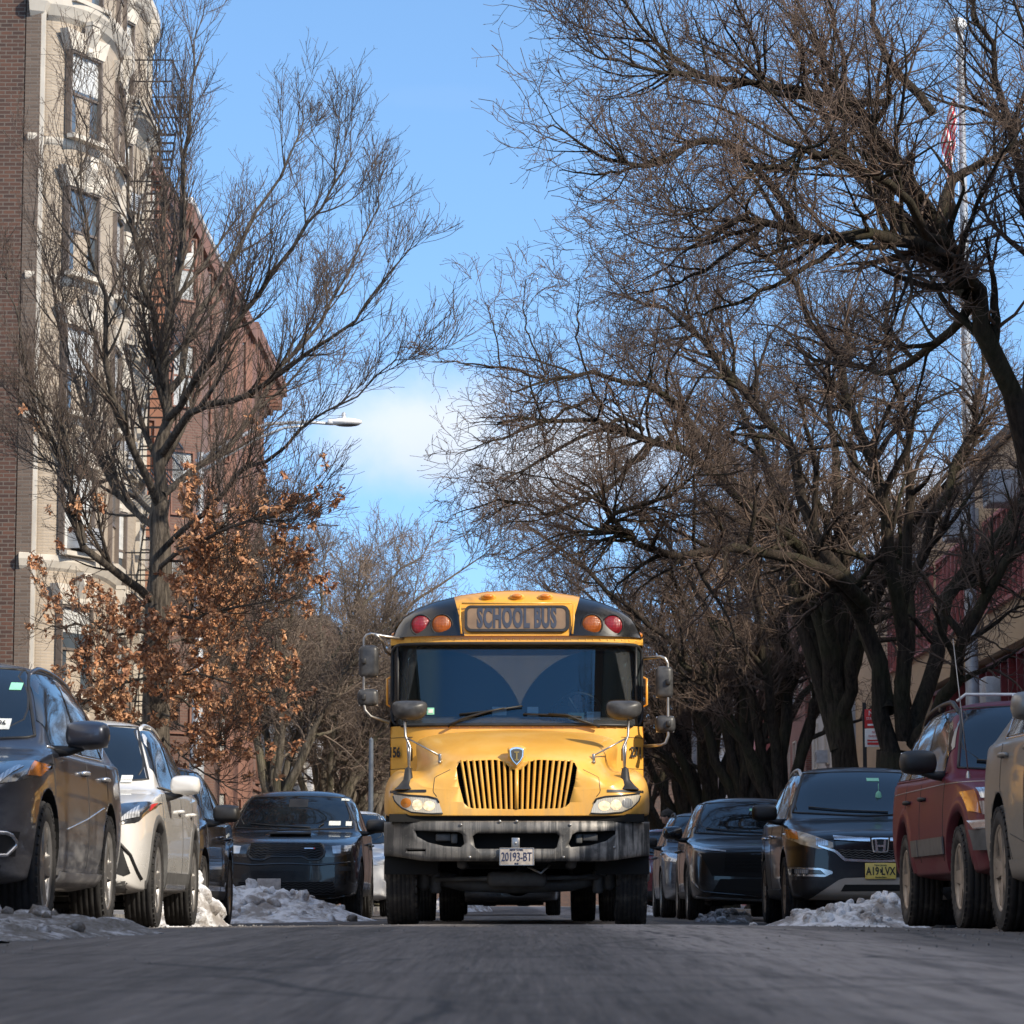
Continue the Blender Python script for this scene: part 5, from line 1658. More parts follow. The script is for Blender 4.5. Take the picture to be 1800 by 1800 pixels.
    c = Car('white van glimpsed between the black SUV and the bus', 'van', -2.98, 50.5, sp, M['van_white'])
    c.glazing(); c.doors(); c.mirrors(M['black']); c.lamp([(.5, .80), (.86, .84)], [(.5, .93), (.88, .98)], ('lamp',)); c.front('grille', 'black', [(-.45, .5), (.45, .5)], [(-.45, .9), (.45, .9)])

    # ------------------------------------------------ behind the bus
    sp = dict(L=4.8, W=1.87, H=1.5, zn=.85, zh=.98, zb=.95, yc=1.25, yf=2.1, yr=3.3, yB=2.7, yC=3.5, wb=2.75, fo=.95, R=.34, cl=.2, rstyle='spoke', hatch=.6)
    c = Car('dark car following behind the bus, only its wheels visible underneath', 'car', -.25, 52.5, sp, M['black_paint'], group='cars on the roadway', name='following_car')
    c.glazing(); c.doors(); c.mirrors(M['black']); c.lamp([(.5, .66), (.84, .70)], [(.5, .76), (.86, .82)], ('lamp',)); c.front('grille', 'black', [(-.4, .4), (.4, .4)], [(-.42, .72), (.42, .72)])

    # ------------------------------------------------ right kerb
    # beige SUV, nearest on the right: its rear half is in view
    M['champagne'] = paint('champagne_paint', (.25, .235, .21), .8, .4, .40, (.25, .225, .195), 1.25, .30)
    sp = dict(L=4.85, W=1.90, H=1.70, zn=.98, zh=1.10, zb=1.08, yc=1.25, yf=2.0, yr=3.55, yB=2.75, yC=3.72, wb=2.83, fo=.96, R=.375, cl=.25, tw=.245, rim='dirty_rim', rstyle='twin', hatch=.50, kick=.55, yq=4.15, gw=.92, rw=.72)
    c = Car('dusty champagne SUV nearest on the right, only its rear half in the frame', 'suv', 3.78, 14.95, sp, M['champagne'])
    c.glazing(trim='chrome'); c.doors(M['champagne'], 1.03); c.mirrors(M['champagne'], z=1.2, y=1.55, k=1.0); c.rails('galv', .03); c.sill('champagne', .27, .42, .02)
    c.line('door_crease', M['ink'], [(1.6, .50), (2.4, .47), (3.4, .58)], 'L', .004, -.001)
    c.lamp([(.48, .80), (.90, .86)], [(.48, .92), (.92, .98)], ('lamp',)); c.front('grille', 'black', [(-.4, .5), (.4, .5)], [(-.42, .9), (.42, .9)])

    # maroon boxy SUV
    M['maroon_paint'] = paint('maroon_car_paint', (.115, .012, .024), .40, .05, .5, (.19, .125, .115), 1.1, .10, .25)
    sp = dict(L=4.60, W=1.73, H=1.68, zn=.97, zh=1.05, zb=1.05, yc=1.38, yf=1.98, yr=4.05, yB=2.62, yC=3.45, wb=2.72, fo=.80, R=.355, gw=.93, rw=.78, cl=.33, tw=.245, rim='dirty_rim', rstyle='spoke', spokes=5, hatch=.22, tmat='dirty_rubber', rr=.62, arch=.085, nose=.6, kick=.0, yq=4.25, crease=.6)
    c = Car('old maroon boxy SUV with flared arches, roof rack and whip aerial', 'suv', 3.85, 20.75, sp, M['maroon_paint'], rz=R_(.6))
    c.glazing(trim='maroon_paint'); c.doors(M['black'], .93); c.mirrors(M['black'], z=1.17, y=1.60, k=1.1)
    c.rails('black', .07, bars='w'); c.arches('maroon_paint', .10)
    for a, b_ in ((1.35, 2.60), (2.64, 3.00)): c.both('side_moulding', M['grey_plastic'], [(a, .52), (b_, .52)], [(a, .64), (b_, .64)], 'L', off=.020, nu=8, nv=4)
    c.line('pin_stripe', M['tan_trim'], [(.5, .995), (1.5, 1.01), (4.3, 1.02)], 'L', .004, .001, 30)
    c.front('bumper', 'grey_plastic', [(-.80, .53), (.80, .53)], [(-.82, .66), (.82, .66)], .045, nu=24, thick=.05)
    c.front('bumper_top', 'chrome', [(-.80, .665), (.80, .665)], [(-.82, .72), (.82, .72)], .050, nu=24, thick=.05)
    g = c.front('grille', 'black', [(-.44, .74), (.44, .74)], [(-.44, .92), (.44, .92)])
    for z in (.78, .83, .88): c.line('grille_bar', M['chrome'], [(-.42, z), (.42, z)], 'F', .010, .012, 12, g)
    for s in (-1, 1):
        f = lambda P: [(s * x, z) for x, z in P]
        o = c.front('headlamp', 'lamp', f([(.50, .75), (.78, .76)]), f([(.50, .84), (.79, .85)])); c.front('headlamp', 'lamp', f([(.50, .86), (.78, .87)]), f([(.50, .93), (.79, .94)]))
        c.front('turn_signal', 'amber', f([(.79, .77), (.83, .79)]), f([(.80, .93), (.835, .93)]))
    p, n = c.hit((-.72, 1.12), 'T')
    b = MB(); b.lathe([(0, .018), (.03, .014), (.05, .006)], 8, 'Z', p); b.tube([p + Vector((0, 0, .04)), p + Vector((-.03, .05, .45)), p + Vector((-.075, .10, .98))], [.005, .004, .003], 6); b.build('aerial', M['steel'], c.root)
    c.sticker(.05, 1.475, .42, .035)

    # black crossover with the yellow plate
    M['crv'] = paint('blue_black_paint', (.010, .010, .012), .30, .2, .28, (.20, .18, .16), .75, .7)
    sp = dict(L=4.56, W=1.82, H=1.70, zn=.97, zh=1.09, zb=1.05, yc=1.10, yf=1.85, yr=3.5, yB=2.5, yC=3.45, wb=2.62, fo=.92, R=.355, gw=.92, rw=.72, cl=.23, tw=.225, rim='dirty_rim', rstyle='twin', hatch=.38, kick=.25, yq=3.85)
    c = Car('black crossover with yellow number plate and chrome H badge on the right kerb', 'suv', 3.62, 31.7, sp, M['crv'])
    c.glazing(); c.doors(M['chrome']); c.mirrors(M['black'], z=1.17, y=1.42, k=1.12); c.rails('galv', .05); c.sill('black')
    c.lamp([(.47, .78), (.60, .765), (.78, .81), (.88, .88)], [(.47, .83), (.60, .875), (.78, .945), (.90, 1.005)], ('lamp_haze',),
           [('projector', 'lamp', [(.52, .80), (.64, .80)], [(.52, .845), (.64, .875)], .006), ('turn_signal', 'amber', [(.80, .86), (.87, .89)], [(.80, .94), (.88, .98)], .006)])
    A = [(-.46, .76), (-.36, .67), (0, .655), (.36, .67), (.46, .76)]; T = [(-.45, .885), (0, .875), (.45, .885)]
    g = c.front('grille', 'void', A, T); c.honeycomb([(-.40, .69), (0, .665), (.40, .69)], [(-.42, .76), (0, .75), (.42, .76)], g, 3, 'grey_plastic', .006)
    c.front('grille_bar', 'gloss_black', [(-.45, .765), (0, .755), (.45, .765)], [(-.45, .84), (0, .83), (.45, .84)], .022, g)
    for s in (-1, 1): c.front('chrome_wing', 'chrome', [(s * .10, .838), (s * .46, .850)], [(s * .10, .862), (s * .47, .885)], .030, g)
    c.front('chrome_lower', 'chrome', [(-.62, .79), (-.46, .735), (-.36, .645), (0, .630), (.36, .645), (.46, .735), (.62, .79)], [(-.62, .805), (-.44, .755), (-.35, .670), (0, .655), (.35, .670), (.44, .755), (.62, .805)], .022, nu=40, nv=3)
    # badge: rounded frame with an H
    h, n = c.hit((0, .80), 'F'); e = empty('badge', (0, h.y - .035, .80), 0, c.root)
    def rr(w, t_, hh): return [(-w, hh), (-w * .93, hh * 1.12), (0, hh * 1.16), (w * .93, hh * 1.12), (w, hh), (w * .86, -hh * .85), (w * .72, -hh * 1.02), (0, -hh * 1.06), (-w * .72, -hh * 1.02), (-w * .86, -hh * .85)]
    O, I = rr(.090, 0, .068), rr(.078, 0, .056)
    b = MB(); nn = len(O); vs = [(x, -.008, z) for x, z in O] + [(x, -.012, z) for x, z in I] + [(x, .02, z) for x, z in O] + [(x, .02, z) for x, z in I]; fs = []
    for k in range(nn):
        j = (k + 1) % nn; fs += [(k, j, nn + j, nn + k), (k, 2 * nn + k, 2 * nn + j, j), (nn + k, nn + j, 3 * nn + j, 3 * nn + k)]
    b.add(vs, fs); b.build('badge_ring', M['chrome'], e)
    b = MB()
    for s in (-1, 1): b.prism([(s * .058, .060), (s * .036, .060), (s * .022, -.056), (s * .048, -.056)] if s > 0 else [(-.048, -.056), (-.022, -.056), (-.036, .060), (-.058, .060)], -.014, .01)
    b.box((0, -.002, -.004), (.066, .022, .020)); b.build('badge_letter', M['chrome'], e)
    b = MB(); b.prism(I, .012, .022); b.build('badge_field', M['black'], e)
    for s in (-1, 1):
        f = lambda P: [(s * x, z) for x, z in P]
        q = c.front('fog_lamp', 'chrome', f([(.48, .52), (.56, .485), (.86, .50)]), f([(.48, .545), (.60, .575), (.875, .585)]))
        c.front('fog_lens', 'lamp_dark', f([(.55, .51), (.85, .515)]), f([(.60, .555), (.855, .57)]), .014, q)
        c.front('fog_bulb', 'lamp', f([(.72, .52), (.83, .525)]), f([(.72, .56), (.83, .565)]), .018, q, nu=5, nv=3)
    A = [(-.70, .27), (0, .25), (.70, .27)]; T = [(-.42, .455), (-.36, .475), (0, .485), (.36, .475), (.42, .455)]
    q = c.front('skid_plate', 'tan_trim', A, T, .010, nu=26)
    c.front('lower_intake', 'void', [(-.40, .345), (.40, .345)], [(-.36, .41), (.36, .41)], .018, q)
    e = c.plate(.545, 'plate_nj', 'A19 LVX', 'New Jersey', 'Garden State')
    b = MB(); b.prism([(-.005, -.02), (.008, -.016), (.010, .004), (.004, .022), (-.008, .018), (-.004, .004)], -.010, -.005); b.build('plate_map', M['ink'], e)
    c.front('bumper_corner', 'black', [(-.84, .33), (-.70, .27)], [(-.86, .46), (-.44, .455)], .008); c.front('bumper_corner', 'black', [(.70, .27), (.84, .33)], [(.44, .455), (.86, .46)], .008)  # black panels at the lower bumper corners
    c.sticker(.12, 1.52, .13, .035, 'green_label')
    b = MB(); p, n = c.hit((.15, 1.33), 'F'); b.tube([p + n * .008 + Vector((0, 0, .14)), p + n * .009 + Vector((0, 0, .05))], .004, 5); b.ell(p + n * .012, (.035, .012, .06), 10, 6)
    b.build('hanging_charm', M['green_label'], c.root)

    # small black hatchback
    sp = dict(L=4.33, W=1.78, H=1.63, zn=.95, zh=1.05, zb=1.02, yc=1.08, yf=1.85, yr=3.3, yB=2.45, yC=3.3, wb=2.61, fo=.88, R=.34, gw=.92, rw=.71, cl=.23, tw=.215, rstyle='twin', hatch=.5, kick=.3, yq=3.7)
    c = Car('small black hatchback parked behind the crossover with the yellow plate', 'hatchback', 3.02, 39.8, sp, M['crv'])
    c.glazing(); c.doors(); c.mirrors(M['gloss_black'], z=1.13, y=1.42, k=1.1); c.sill('black'); c.arches('black', .05)
    c.lamp([(.42, .86), (.70, .885), (.87, .93)], [(.42, .875), (.70, .915), (.88, .985)], ('lamp',))
    g = c.front('grille', 'void', [(-.60, .56), (0, .54), (.60, .56)], [(-.74, .84), (0, .86), (.74, .84)]); c.honeycomb([(-.44, .62), (.44, .62)], [(-.43, .83), (.43, .83)], g, 5, 'void')
    c.front('lower_grille', 'void', [(-.62, .32), (.62, .32)], [(-.50, .52), (.50, .52)]); c.line('lower_lip', M['grey_plastic'], [(-.84, .30), (0, .26), (.84, .30)], 'F', .025, .004, 24)
    c.line('bumper_fold', M['gloss_black'], [(-.84, .50), (-.72, .36), (0, .30)], 'F', .012, .002, 16)
    c.sticker(.05, 1.43, .11, .03, 'green_label')
    # dark car after it
    sp = dict(L=4.6, W=1.80, H=1.63, zn=.95, zh=1.06, zb=1.03, yc=1.15, yf=1.9, yr=3.6, yB=2.55, yC=3.5, wb=2.66, fo=.92, R=.35, cl=.23, rstyle='spoke', hatch=.35)
    c = Car('dark grey car with roof rails behind the small black hatchback', 'suv', 2.98, 46.2, sp, M['grey_blue'])
    c.glazing(); c.doors(); c.mirrors(M['black'], z=1.13, y=1.5); c.rails('black', .05); c.lamp([(.5, .78), (.86, .84)], [(.5, .9), (.88, .97)], ('lamp',)); c.front('grille', 'black', [(-.45, .5), (.45, .5)], [(-.45, .88), (.45, .88)])
    # red car
    M['red_car'] = paint('red_car_paint', (.16, .012, .016), .25, .3, .3)
    sp = dict(sp, H=1.66)
    c = Car('red car with silver roof rails far back on the right kerb', 'suv', 2.92, 58.5, sp, M['red_car'])
    c.glazing(); c.doors(); c.mirrors(M['black'], z=1.13, y=1.5); c.rails('galv', .05); c.lamp([(.5, .78), (.86, .84)], [(.5, .9), (.88, .97)], ('lamp',)); c.front('grille', 'black', [(-.45, .5), (.45, .5)], [(-.45, .88), (.45, .88)])
    c.front('lower_grille', 'black', [(-.8, .28), (.8, .28)], [(-.8, .44), (.8, .44)])


def make_pedestrian():
    x, y = 2.50, 53.0
    p = empty('person', (x, y, gz(x, y)), R_(-100))
    tag(p, 'person in black coat and dark knit cap standing by the cars right of the bus', 'person')
    V = [(0, 0, .92, (.17, .13)), (0, .01, 1.15, (.18, .14)), (0, .0, 1.38, (.20, .13)), (0, -.01, 1.47, .09), (0, -.02, 1.54, .058, 1)]
    E = [(0, 1), (1, 2), (2, 3), (3, 4)]
    for s in (-1, 1):
        k = len(V)
        V += [(s * .20, .0, 1.40, .078), (s * .27, .03, 1.12, .062), (s * .26, -.08, .88, .048), (s * .255, -.11, .82, .03, 1)]
        E += [(2, k), (k, k + 1), (k + 1, k + 2), (k + 2, k + 3)]
        hand_nodes(V, E, k + 3, (0, -.25, -1), (0, -1, 0), 1)
        k = len(V)
        V += [(s * .10, 0, .82, .105, 2), (s * .115, -.02 + s * .06, .48, .075, 2), (s * .12, .02 + s * .10, .09, .05, 3), (s * .13, -.14 + s * .10, .04, (.045, .04), 3)]
        E += [(0, k), (k, k + 1), (k + 1, k + 2), (k + 2, k + 3)]
    skin_figure('body', V, E, 0, [M['dark_cloth'], M['skin'], M['navy_cloth'], M['black']], p)
    head('person', (0, -.03, 1.66), .105, [M['skin']], p, R_(0), True, M['grey_wool'])
def norm(a):
    return a / np.maximum(np.linalg.norm(a, axis=-1, keepdims=True), 1e-9)


def tubes(P, Rr, sides):
    """P (N,n,3), Rr (N,n) -> vertices, quads of N tapered tubes."""
    N, n, _ = P.shape
    T = np.empty_like(P)
    T[:, 1:-1] = P[:, 2:] - P[:, :-2]; T[:, 0] = P[:, 1] - P[:, 0]; T[:, -1] = P[:, -1] - P[:, -2]
    T = norm(T)
    ref = np.where(np.abs(T[:, :1, 2:3]) > .8, np.array([1.0, 0, 0]), np.array([0, 0, 1.0]))
    ref = np.broadcast_to(ref, T.shape)
    A = norm(np.cross(T, ref)); B = np.cross(T, A)
    ang = np.arange(sides) * 2 * PI / sides
    V = P[:, :, None, :] + Rr[:, :, None, None] * (A[:, :, None, :] * np.cos(ang)[None, None, :, None] + B[:, :, None, :] * np.sin(ang)[None, None, :, None])
    idx = np.arange(N * n * sides).reshape(N, n, sides)
    a = idx[:, :-1]; b = np.roll(idx, -1, 2)[:, :-1]; c = np.roll(idx, -1, 2)[:, 1:]; d = idx[:, 1:]
    Q = np.stack([a, b, c, d], -1).reshape(-1, 4)
    return V.reshape(-1, 3), Q


def np_mesh(name, parts, mats, smooth_=True):
    """parts: list of (V, Q, material index)"""
    V = np.concatenate([p[0] for p in parts]); off = 0; Q = []; mi = []
    for v, q, m in parts:
        Q.append(q + off); off += len(v); mi.append(np.full(len(q), m))
    Q = np.concatenate(Q); mi = np.concatenate(mi)
    me = bpy.data.meshes.new(name)
    me.vertices.add(len(V)); me.vertices.foreach_set('co', V.astype(np.float32).ravel())
    me.loops.add(Q.size); me.loops.foreach_set('vertex_index', Q.astype(np.int32).ravel())
    me.polygons.add(len(Q)); me.polygons.foreach_set('loop_start', np.arange(0, Q.size, 4, dtype=np.int32))
    try: me.polygons.foreach_set('loop_total', np.full(len(Q), 4, dtype=np.int32))
    except Exception: pass
    for m in mats: me.materials.append(m)
    me.polygons.foreach_set('material_index', mi.astype(np.int32))
    me.polygons.foreach_set('use_smooth', np.full(len(Q), smooth_))
    me.update(calc_edges=True)
    return me


def resample3(P, Rr, n):
    P = np.array([tuple(p) for p in P], float); d = np.r_[0, np.cumsum(np.linalg.norm(np.diff(P, axis=0), axis=1))]
    # smooth through the points with a Catmull-Rom spline
    out = []; rr = []
    for t in np.linspace(0, len(P) - 1, n):
        i = min(int(t), len(P) - 2); u = t - i
        p0, p1, p2, p3 = P[max(i - 1, 0)], P[i], P[i + 1], P[min(i + 2, len(P) - 1)]
        out.append(.5 * ((2 * p1) + (-p0 + p2) * u + (2 * p0 - 5 * p1 + 4 * p2 - p3) * u * u + (-p0 + 3 * p1 - 3 * p2 + p3) * u ** 3))
        rr.append(np.interp(t, range(len(P)), Rr))
    return np.array(out), np.array(rr)


def sprout(g, P, Rr, count, n, length, ang, up, jit, rk, t0=.25, t1=1.0, rmax=9, taper=.25, lt=.45, side=None, droop=0.0):
    """count children spread over the N parent branches in proportion to their length."""
    N, m, _ = P.shape
    L = np.linalg.norm(np.diff(P, axis=1), axis=2).sum(1)
    par = g.choice(N, count, p=L / L.sum())
    t = t0 + (t1 - t0) * g.random(count) ** .9
    f = t * (m - 1); i = np.minimum(f.astype(int), m - 2); u = (f - i)[:, None]
    s = P[par, i] * (1 - u) + P[par, i + 1] * u
    r = Rr[par, i] * (1 - u[:, 0]) + Rr[par, i + 1] * u[:, 0]
    d = norm(P[par, i + 1] - P[par, i])
    rnd = norm(g.normal(size=(count, 3)))
    perp = norm(rnd - d * (rnd * d).sum(1, keepdims=True))
    perp[:, 2] += up * .6; perp = norm(perp - d * (perp * d).sum(1, keepdims=True))
    a = np.radians(ang[0] + (ang[1] - ang[0]) * g.random(count))[:, None]
    dr = d * np.cos(a) + perp * np.sin(a)
    ln = length * np.sqrt(np.clip(L[par] / L.mean(), .3, 2.2)) * (1 - lt * t) * (.55 + .75 * g.random(count))
    st = ln / (n - 1)
    C = np.empty((count, n, 3)); C[:, 0] = s
    for k in range(1, n):
        dr = norm(dr + jit * g.normal(size=(count, 3)) + np.array([0, 0, up * .22 - droop * k * .12]))
        C[:, k] = C[:, k - 1] + dr * st[:, None]
    r0 = np.minimum(np.minimum(r * rk * (.7 + .5 * g.random(count)), rmax), r * .9)
    RR = r0[:, None] * np.linspace(1, taper, n)[None]
    return C, RR


def leaves(g, P, count, size, t0=.3):
    """dry curled oak leaves hung on twigs"""
    N, m, _ = P.shape
    par = g.choice(N, count); f = (t0 + (1 - t0) * g.random(count)) * (m - 1); i = np.minimum(f.astype(int), m - 2); u = (f - i)[:, None]
    s = P[par, i] * (1 - u) + P[par, i + 1] * u
    d = norm(g.normal(size=(count, 3)) + np.array([0, 0, -.5])); w = norm(np.cross(d, norm(g.normal(size=(count, 3))))); nn = np.cross(d, w)
    L = size * (.6 + .8 * g.random(count))[:, None]
    q = [s, s + d * L * .5 + w * L * .30 + nn * L * .10, s + d * L, s + d * L * .45 - w * L * .30 + nn * L * .12]
    V = np.stack(q, 1).reshape(-1, 3)
    return V, np.arange(count * 4).reshape(-1, 4)


def make_tree(label, base, limbs, seed, kind='pear', counts=(60, 500, 4000, 9000), lens=(1.8, .9, .40, .16), group='bare street trees', up=.35, leaf=None, name=None,
              trunk=None, jit=(.14, .17, .2, .22), tw=1.0, ang=(28, 62), droop=0.0, bud=True, lr=1.0, l1=(.22, .45)):
    """limbs: list of (points, radii) in world space; trunk the same. Sub-branches grow on them level by level."""
    g = np.random.default_rng(seed)
    base = Vector(base)
    root = empty(name or 'street_tree', base)
    tag(root, label, 'tree', group)
    o = np.array(base)
    bark = M['bark_pear'] if kind == 'pear' else M['bark_oak'] if kind == 'oak' else M['bark_pale']
    twig = M['twig_pear'] if kind == 'pear' else M['twig_oak'] if kind == 'oak' else M['twig_far']
    lim = []
    for pts, rad in limbs:
        p, r = resample3(pts, [q * lr for q in rad], 16)
        p = p - o
        ln = np.linalg.norm(np.diff(p, axis=0), axis=1).sum()
        wob = g.normal(size=p.shape) * .010 * ln; wob[0] = 0; wob[-1] *= .5
        lim.append((p + wob * .7, r))
    LP = np.stack([l[0] for l in lim]); LR = np.stack([l[1] for l in lim])
    parts = [(*tubes(LP, LR, 9), 0)]
    if trunk is not None:
        p, r = resample3(trunk[0], trunk[1], 14); p = p - o
        p = p + g.normal(size=p.shape) * .012
        v, q = tubes(p[None], r[None], 14)
        v = v + .018 * np.sin(v[:, [2]] * 5 + 3 * np.arctan2(v[:, [1]], v[:, [0]])) * norm(v * np.array([1, 1, 0]))
        parts.append((v, q, 0))
    link_mesh('trunk', np_mesh('trunk', parts, [bark]), root)
    a, b, c, d = counts
    P1, R1 = sprout(g, LP, LR, a, 9, lens[0], ang, up, jit[0], .62, l1[0], 1.0, .07, .18, lt=l1[1], droop=droop)
    P2, R2 = sprout(g, np.concatenate([P1]), R1, b, 7, lens[1], ang, up, jit[1], .60, .15, 1.0, .022, .3, droop=droop)
    P2b, R2b = sprout(g, LP, LR, b // 6, 7, lens[1], ang, up, jit[1], .25, .3, 1.0, .018, .3, droop=droop)
    P2 = np.concatenate([P2, P2b]); R2 = np.concatenate([R2, R2b])
    P3, R3 = sprout(g, P2, R2, c, 5, lens[2], (25, 65), up, jit[2], .6, .1, 1.0, .0075 * tw, .5, droop=droop)
    P4, R4 = sprout(g, P3, R3, d, 3, lens[3], (25, 70), up * .6, jit[3], .7, .1, 1.0, .0042 * tw, .6)
    R2 = np.maximum(R2, .0045 * tw); R3 = np.maximum(R3, .0034 * tw); R4 = np.maximum(R4, .0026 * tw)
    cp = [(*tubes(P1, R1, 6), 1), (*tubes(P2, R2, 5), 0), (*tubes(P3, R3, 3), 0), (*tubes(P4, R4, 3), 0)]
    if bud and d:
        e = P4[:, -1]; k = norm(P4[:, -1] - P4[:, -2])
        BP = np.stack([e, e + k * .014, e + k * .03], 1); BR = np.tile(np.array([.003, .0058, .0012]) * tw, (len(e), 1))
        cp.append((*tubes(BP, BR, 3), 0))
    link_mesh('crown', np_mesh('crown', cp, [twig, bark]), root)
    if leaf:
        cnt, size, sel = leaf
        both = P3[sel(P3[:, 2] + o)]
        if len(both):
            V, Q = leaves(g, both, cnt, size)
            link_mesh('dry_leaves', np_mesh('dry_leaves', [(V, Q, 0)], [M['dry_leaf']], False), root)
    return root


def px_limb(pts, rad):
    return ([at(*p) for p in pts], rad)


def auto_limbs(g, base, h, n, spread, r0, fork=2.0, lean=(0, 0), rise=.55):
    """vase-shaped set of limbs from a low fork"""
    base = np.array(base); L = []
    fk = base + np.array([lean[0] * .3, lean[1] * .3, fork])
    for k in range(n):
        a = 2 * PI * (k + .6 * g.random()) / n
        sp = spread * (.55 + .6 * g.random()); hh = (h - fork) * (.62 + .38 * g.random())
        out = np.array([math.cos(a), math.sin(a), 0]) * sp + np.array([*lean, 0])
        p1 = fk + out * .22 + np.array([0, 0, hh * .34]); p2 = fk + out * .58 + np.array([0, 0, hh * .70]); p3 = fk + out + np.array([0, 0, hh * (rise + .4)])
        L.append(([Vector(fk - np.array([0, 0, fork * .22 * g.random()])), Vector(p1), Vector(p2), Vector(p3)], [r0 * .62, r0 * .42, r0 * .22, r0 * .06]))
    # leader
    L.append(([Vector(fk), Vector(fk + np.array([.1, 0, (h - fork) * .4])), Vector(fk + np.array([-.1, .1, (h - fork) * .75])), Vector(fk + np.array([.05, 0, h - fork]))], [r0 * .7, r0 * .45, r0 * .2, r0 * .05]))
    return L, ([Vector(base - np.array([0, 0, .1])), Vector(base + np.array([0, 0, .25])), Vector(base + np.array([lean[0] * .1, lean[1] * .1, fork * .55])), Vector(fk + np.array([0, 0, .15]))], [r0 * 1.5, r0 * 1.12, r0, r0 * .92])


def make_trees():
    # --- the young oak on the left, still holding dry leaves low down
    D = 47.0
    b = at(272, 1500, D); b.z = gz(b.x, D)
    P = px_limb
    limbs = [
        P([(280, 920, D), (283, 760, D), (300, 600, D - .2), (315, 430, D + .2), (330, 280, D), (345, 150, D), (358, 20, D)], [.135, .115, .095, .07, .045, .025, .008]),
        P([(283, 800, D), (350, 720, D - 1), (440, 690, D - 1.5), (520, 640, D - 2), (620, 560, D - 2.6), (685, 480, D - 2.8), (735, 415, D - 3)], [.085, .07, .055, .042, .028, .018, .006]),
        P([(286, 870, D), (370, 800, D + 1), (460, 690, D + 2), (540, 590, D + 2.5), (610, 480, D + 3), (650, 380, D + 3.2), (665, 310, D + 3.2)], [.08, .066, .05, .036, .024, .015, .006]),
        P([(292, 960, D), (360, 900, D - 1.5), (430, 830, D - 2.5), (520, 770, D - 3.5), (590, 720, D - 4), (680, 660, D - 4.4), (770, 620, D - 4.6)], [.06, .048, .038, .028, .02, .013, .005]),
        P([(296, 690, D), (350, 560, D + 1), (410, 440, D + 1.6), (470, 340, D + 2), (520, 240, D + 2.2), (535, 160, D + 2.2)], [.08, .062, .045, .03, .018, .006]),
        P([(290, 740, D), (380, 620, D - 1.4), (450, 520, D - 2), (545, 400, D - 2.6), (590, 280, D - 3), (600, 200, D - 3)], [.075, .06, .045, .03, .016, .006]),
        P([(278, 890, D), (225, 760, D - 1), (190, 640, D - 1.6), (170, 480, D - 2), (150, 330, D - 2.2), (140, 200, D - 2.2), (135, 90, D - 2.2)], [.085, .07, .055, .04, .026, .015, .006]),
        P([(276, 950, D), (240, 900, D + 1), (190, 830, D + 1.5), (140, 700, D + 2), (105, 560, D + 2.2), (70, 420, D + 2.2), (60, 280, D + 2.2)], [.08, .066, .052, .036, .024, .014, .006]),
        P([(272, 1060, D), (200, 1000, D - 1), (150, 960, D - 1.5), (120, 850, D - 1.8), (110, 760, D - 2), (60, 690, D - 2.2), (10, 640, D - 2.4)], [.09, .078, .068, .055, .04, .025, .008]),
        P([(150, 955, D - 1.5), (100, 800, D - 1.6), (60, 700, D - 2), (30, 560, D - 2.4), (5, 480, D - 2.6)], [.045, .038, .028, .018, .006]),
        P([(286, 640, D), (255, 500, D - .8), (230, 400, D - 1.2), (222, 270, D - 1.4), (215, 150, D - 1.4), (210, 30, D - 1.4)], [.07, .055, .04, .026, .015, .006]),
        P([(300, 580, D), (290, 420, D + .8), (285, 300, D + 1), (280, 180, D + 1), (270, 60, D + 1)], [.06, .045, .03, .017, .006]),
        P([(280, 1010, D), (330, 960, D - 2), (390, 930, D - 3.5), (470, 900, D - 4.6), (540, 880, D - 5)], [.05, .04, .03, .02, .006]),
        P([(270, 1120, D), (200, 1110, D - 1.5), (120, 1100, D - 2.6), (60, 1105, D - 3)], [.035, .027, .018, .006]),
        P([(272, 1180, D), (200, 1210, D - 2), (130, 1240, D - 3), (80, 1250, D - 3.4)], [.03, .022, .014, .005]),
        P([(282, 1090, D), (360, 1080, D - 2), (450, 1060, D - 3.5), (520, 1050, D - 4)], [.035, .027, .018, .006]),
        P([(280, 1180, D), (350, 1190, D - 1.5), (430, 1210, D - 2.6), (500, 1230, D - 3.2)], [.032, .025, .016, .006]),
        P([(282, 1130, D), (350, 1120, D + 1.5), (430, 1100, D + 2.6), (500, 1110, D + 3)], [.032, .025, .016, .006]),
        P([(282, 1040, D), (350, 1000, D + 1.5), (420, 980, D + 2.4), (480, 985, D + 3)], [.035, .027, .018, .006]),
        P([(280, 1220, D), (345, 1240, D + 1.5), (410, 1270, D + 2.4), (460, 1300, D + 2.8)], [.03, .022, .014, .005]),
        P([(278, 1290, D), (330, 1340, D - 1), (380, 1370, D - 1.8), (430, 1400, D - 2.2)], [.026, .02, .013, .005]),
        P([(276, 1250, D), (340, 1290, D - 1.5), (390, 1310, D - 2.4), (420, 1330, D - 2.8)], [.03, .022, .014, .005]),
        P([(272, 900, D), (210, 860, D + 2), (150, 840, D + 3), (60, 800, D + 3.6), (0, 770, D + 4)], [.06, .05, .036, .022, .007]),
    ]
    trunk = ([b - Vector((0, 0, .1)), b + Vector((0, 0, .3)), at(274, 1400, D), at(273, 1200, D), at(278, 1060, D), at(281, 960, D), at(281, 880, D)], [.36, .26, .22, .20, .185, .16, .13])

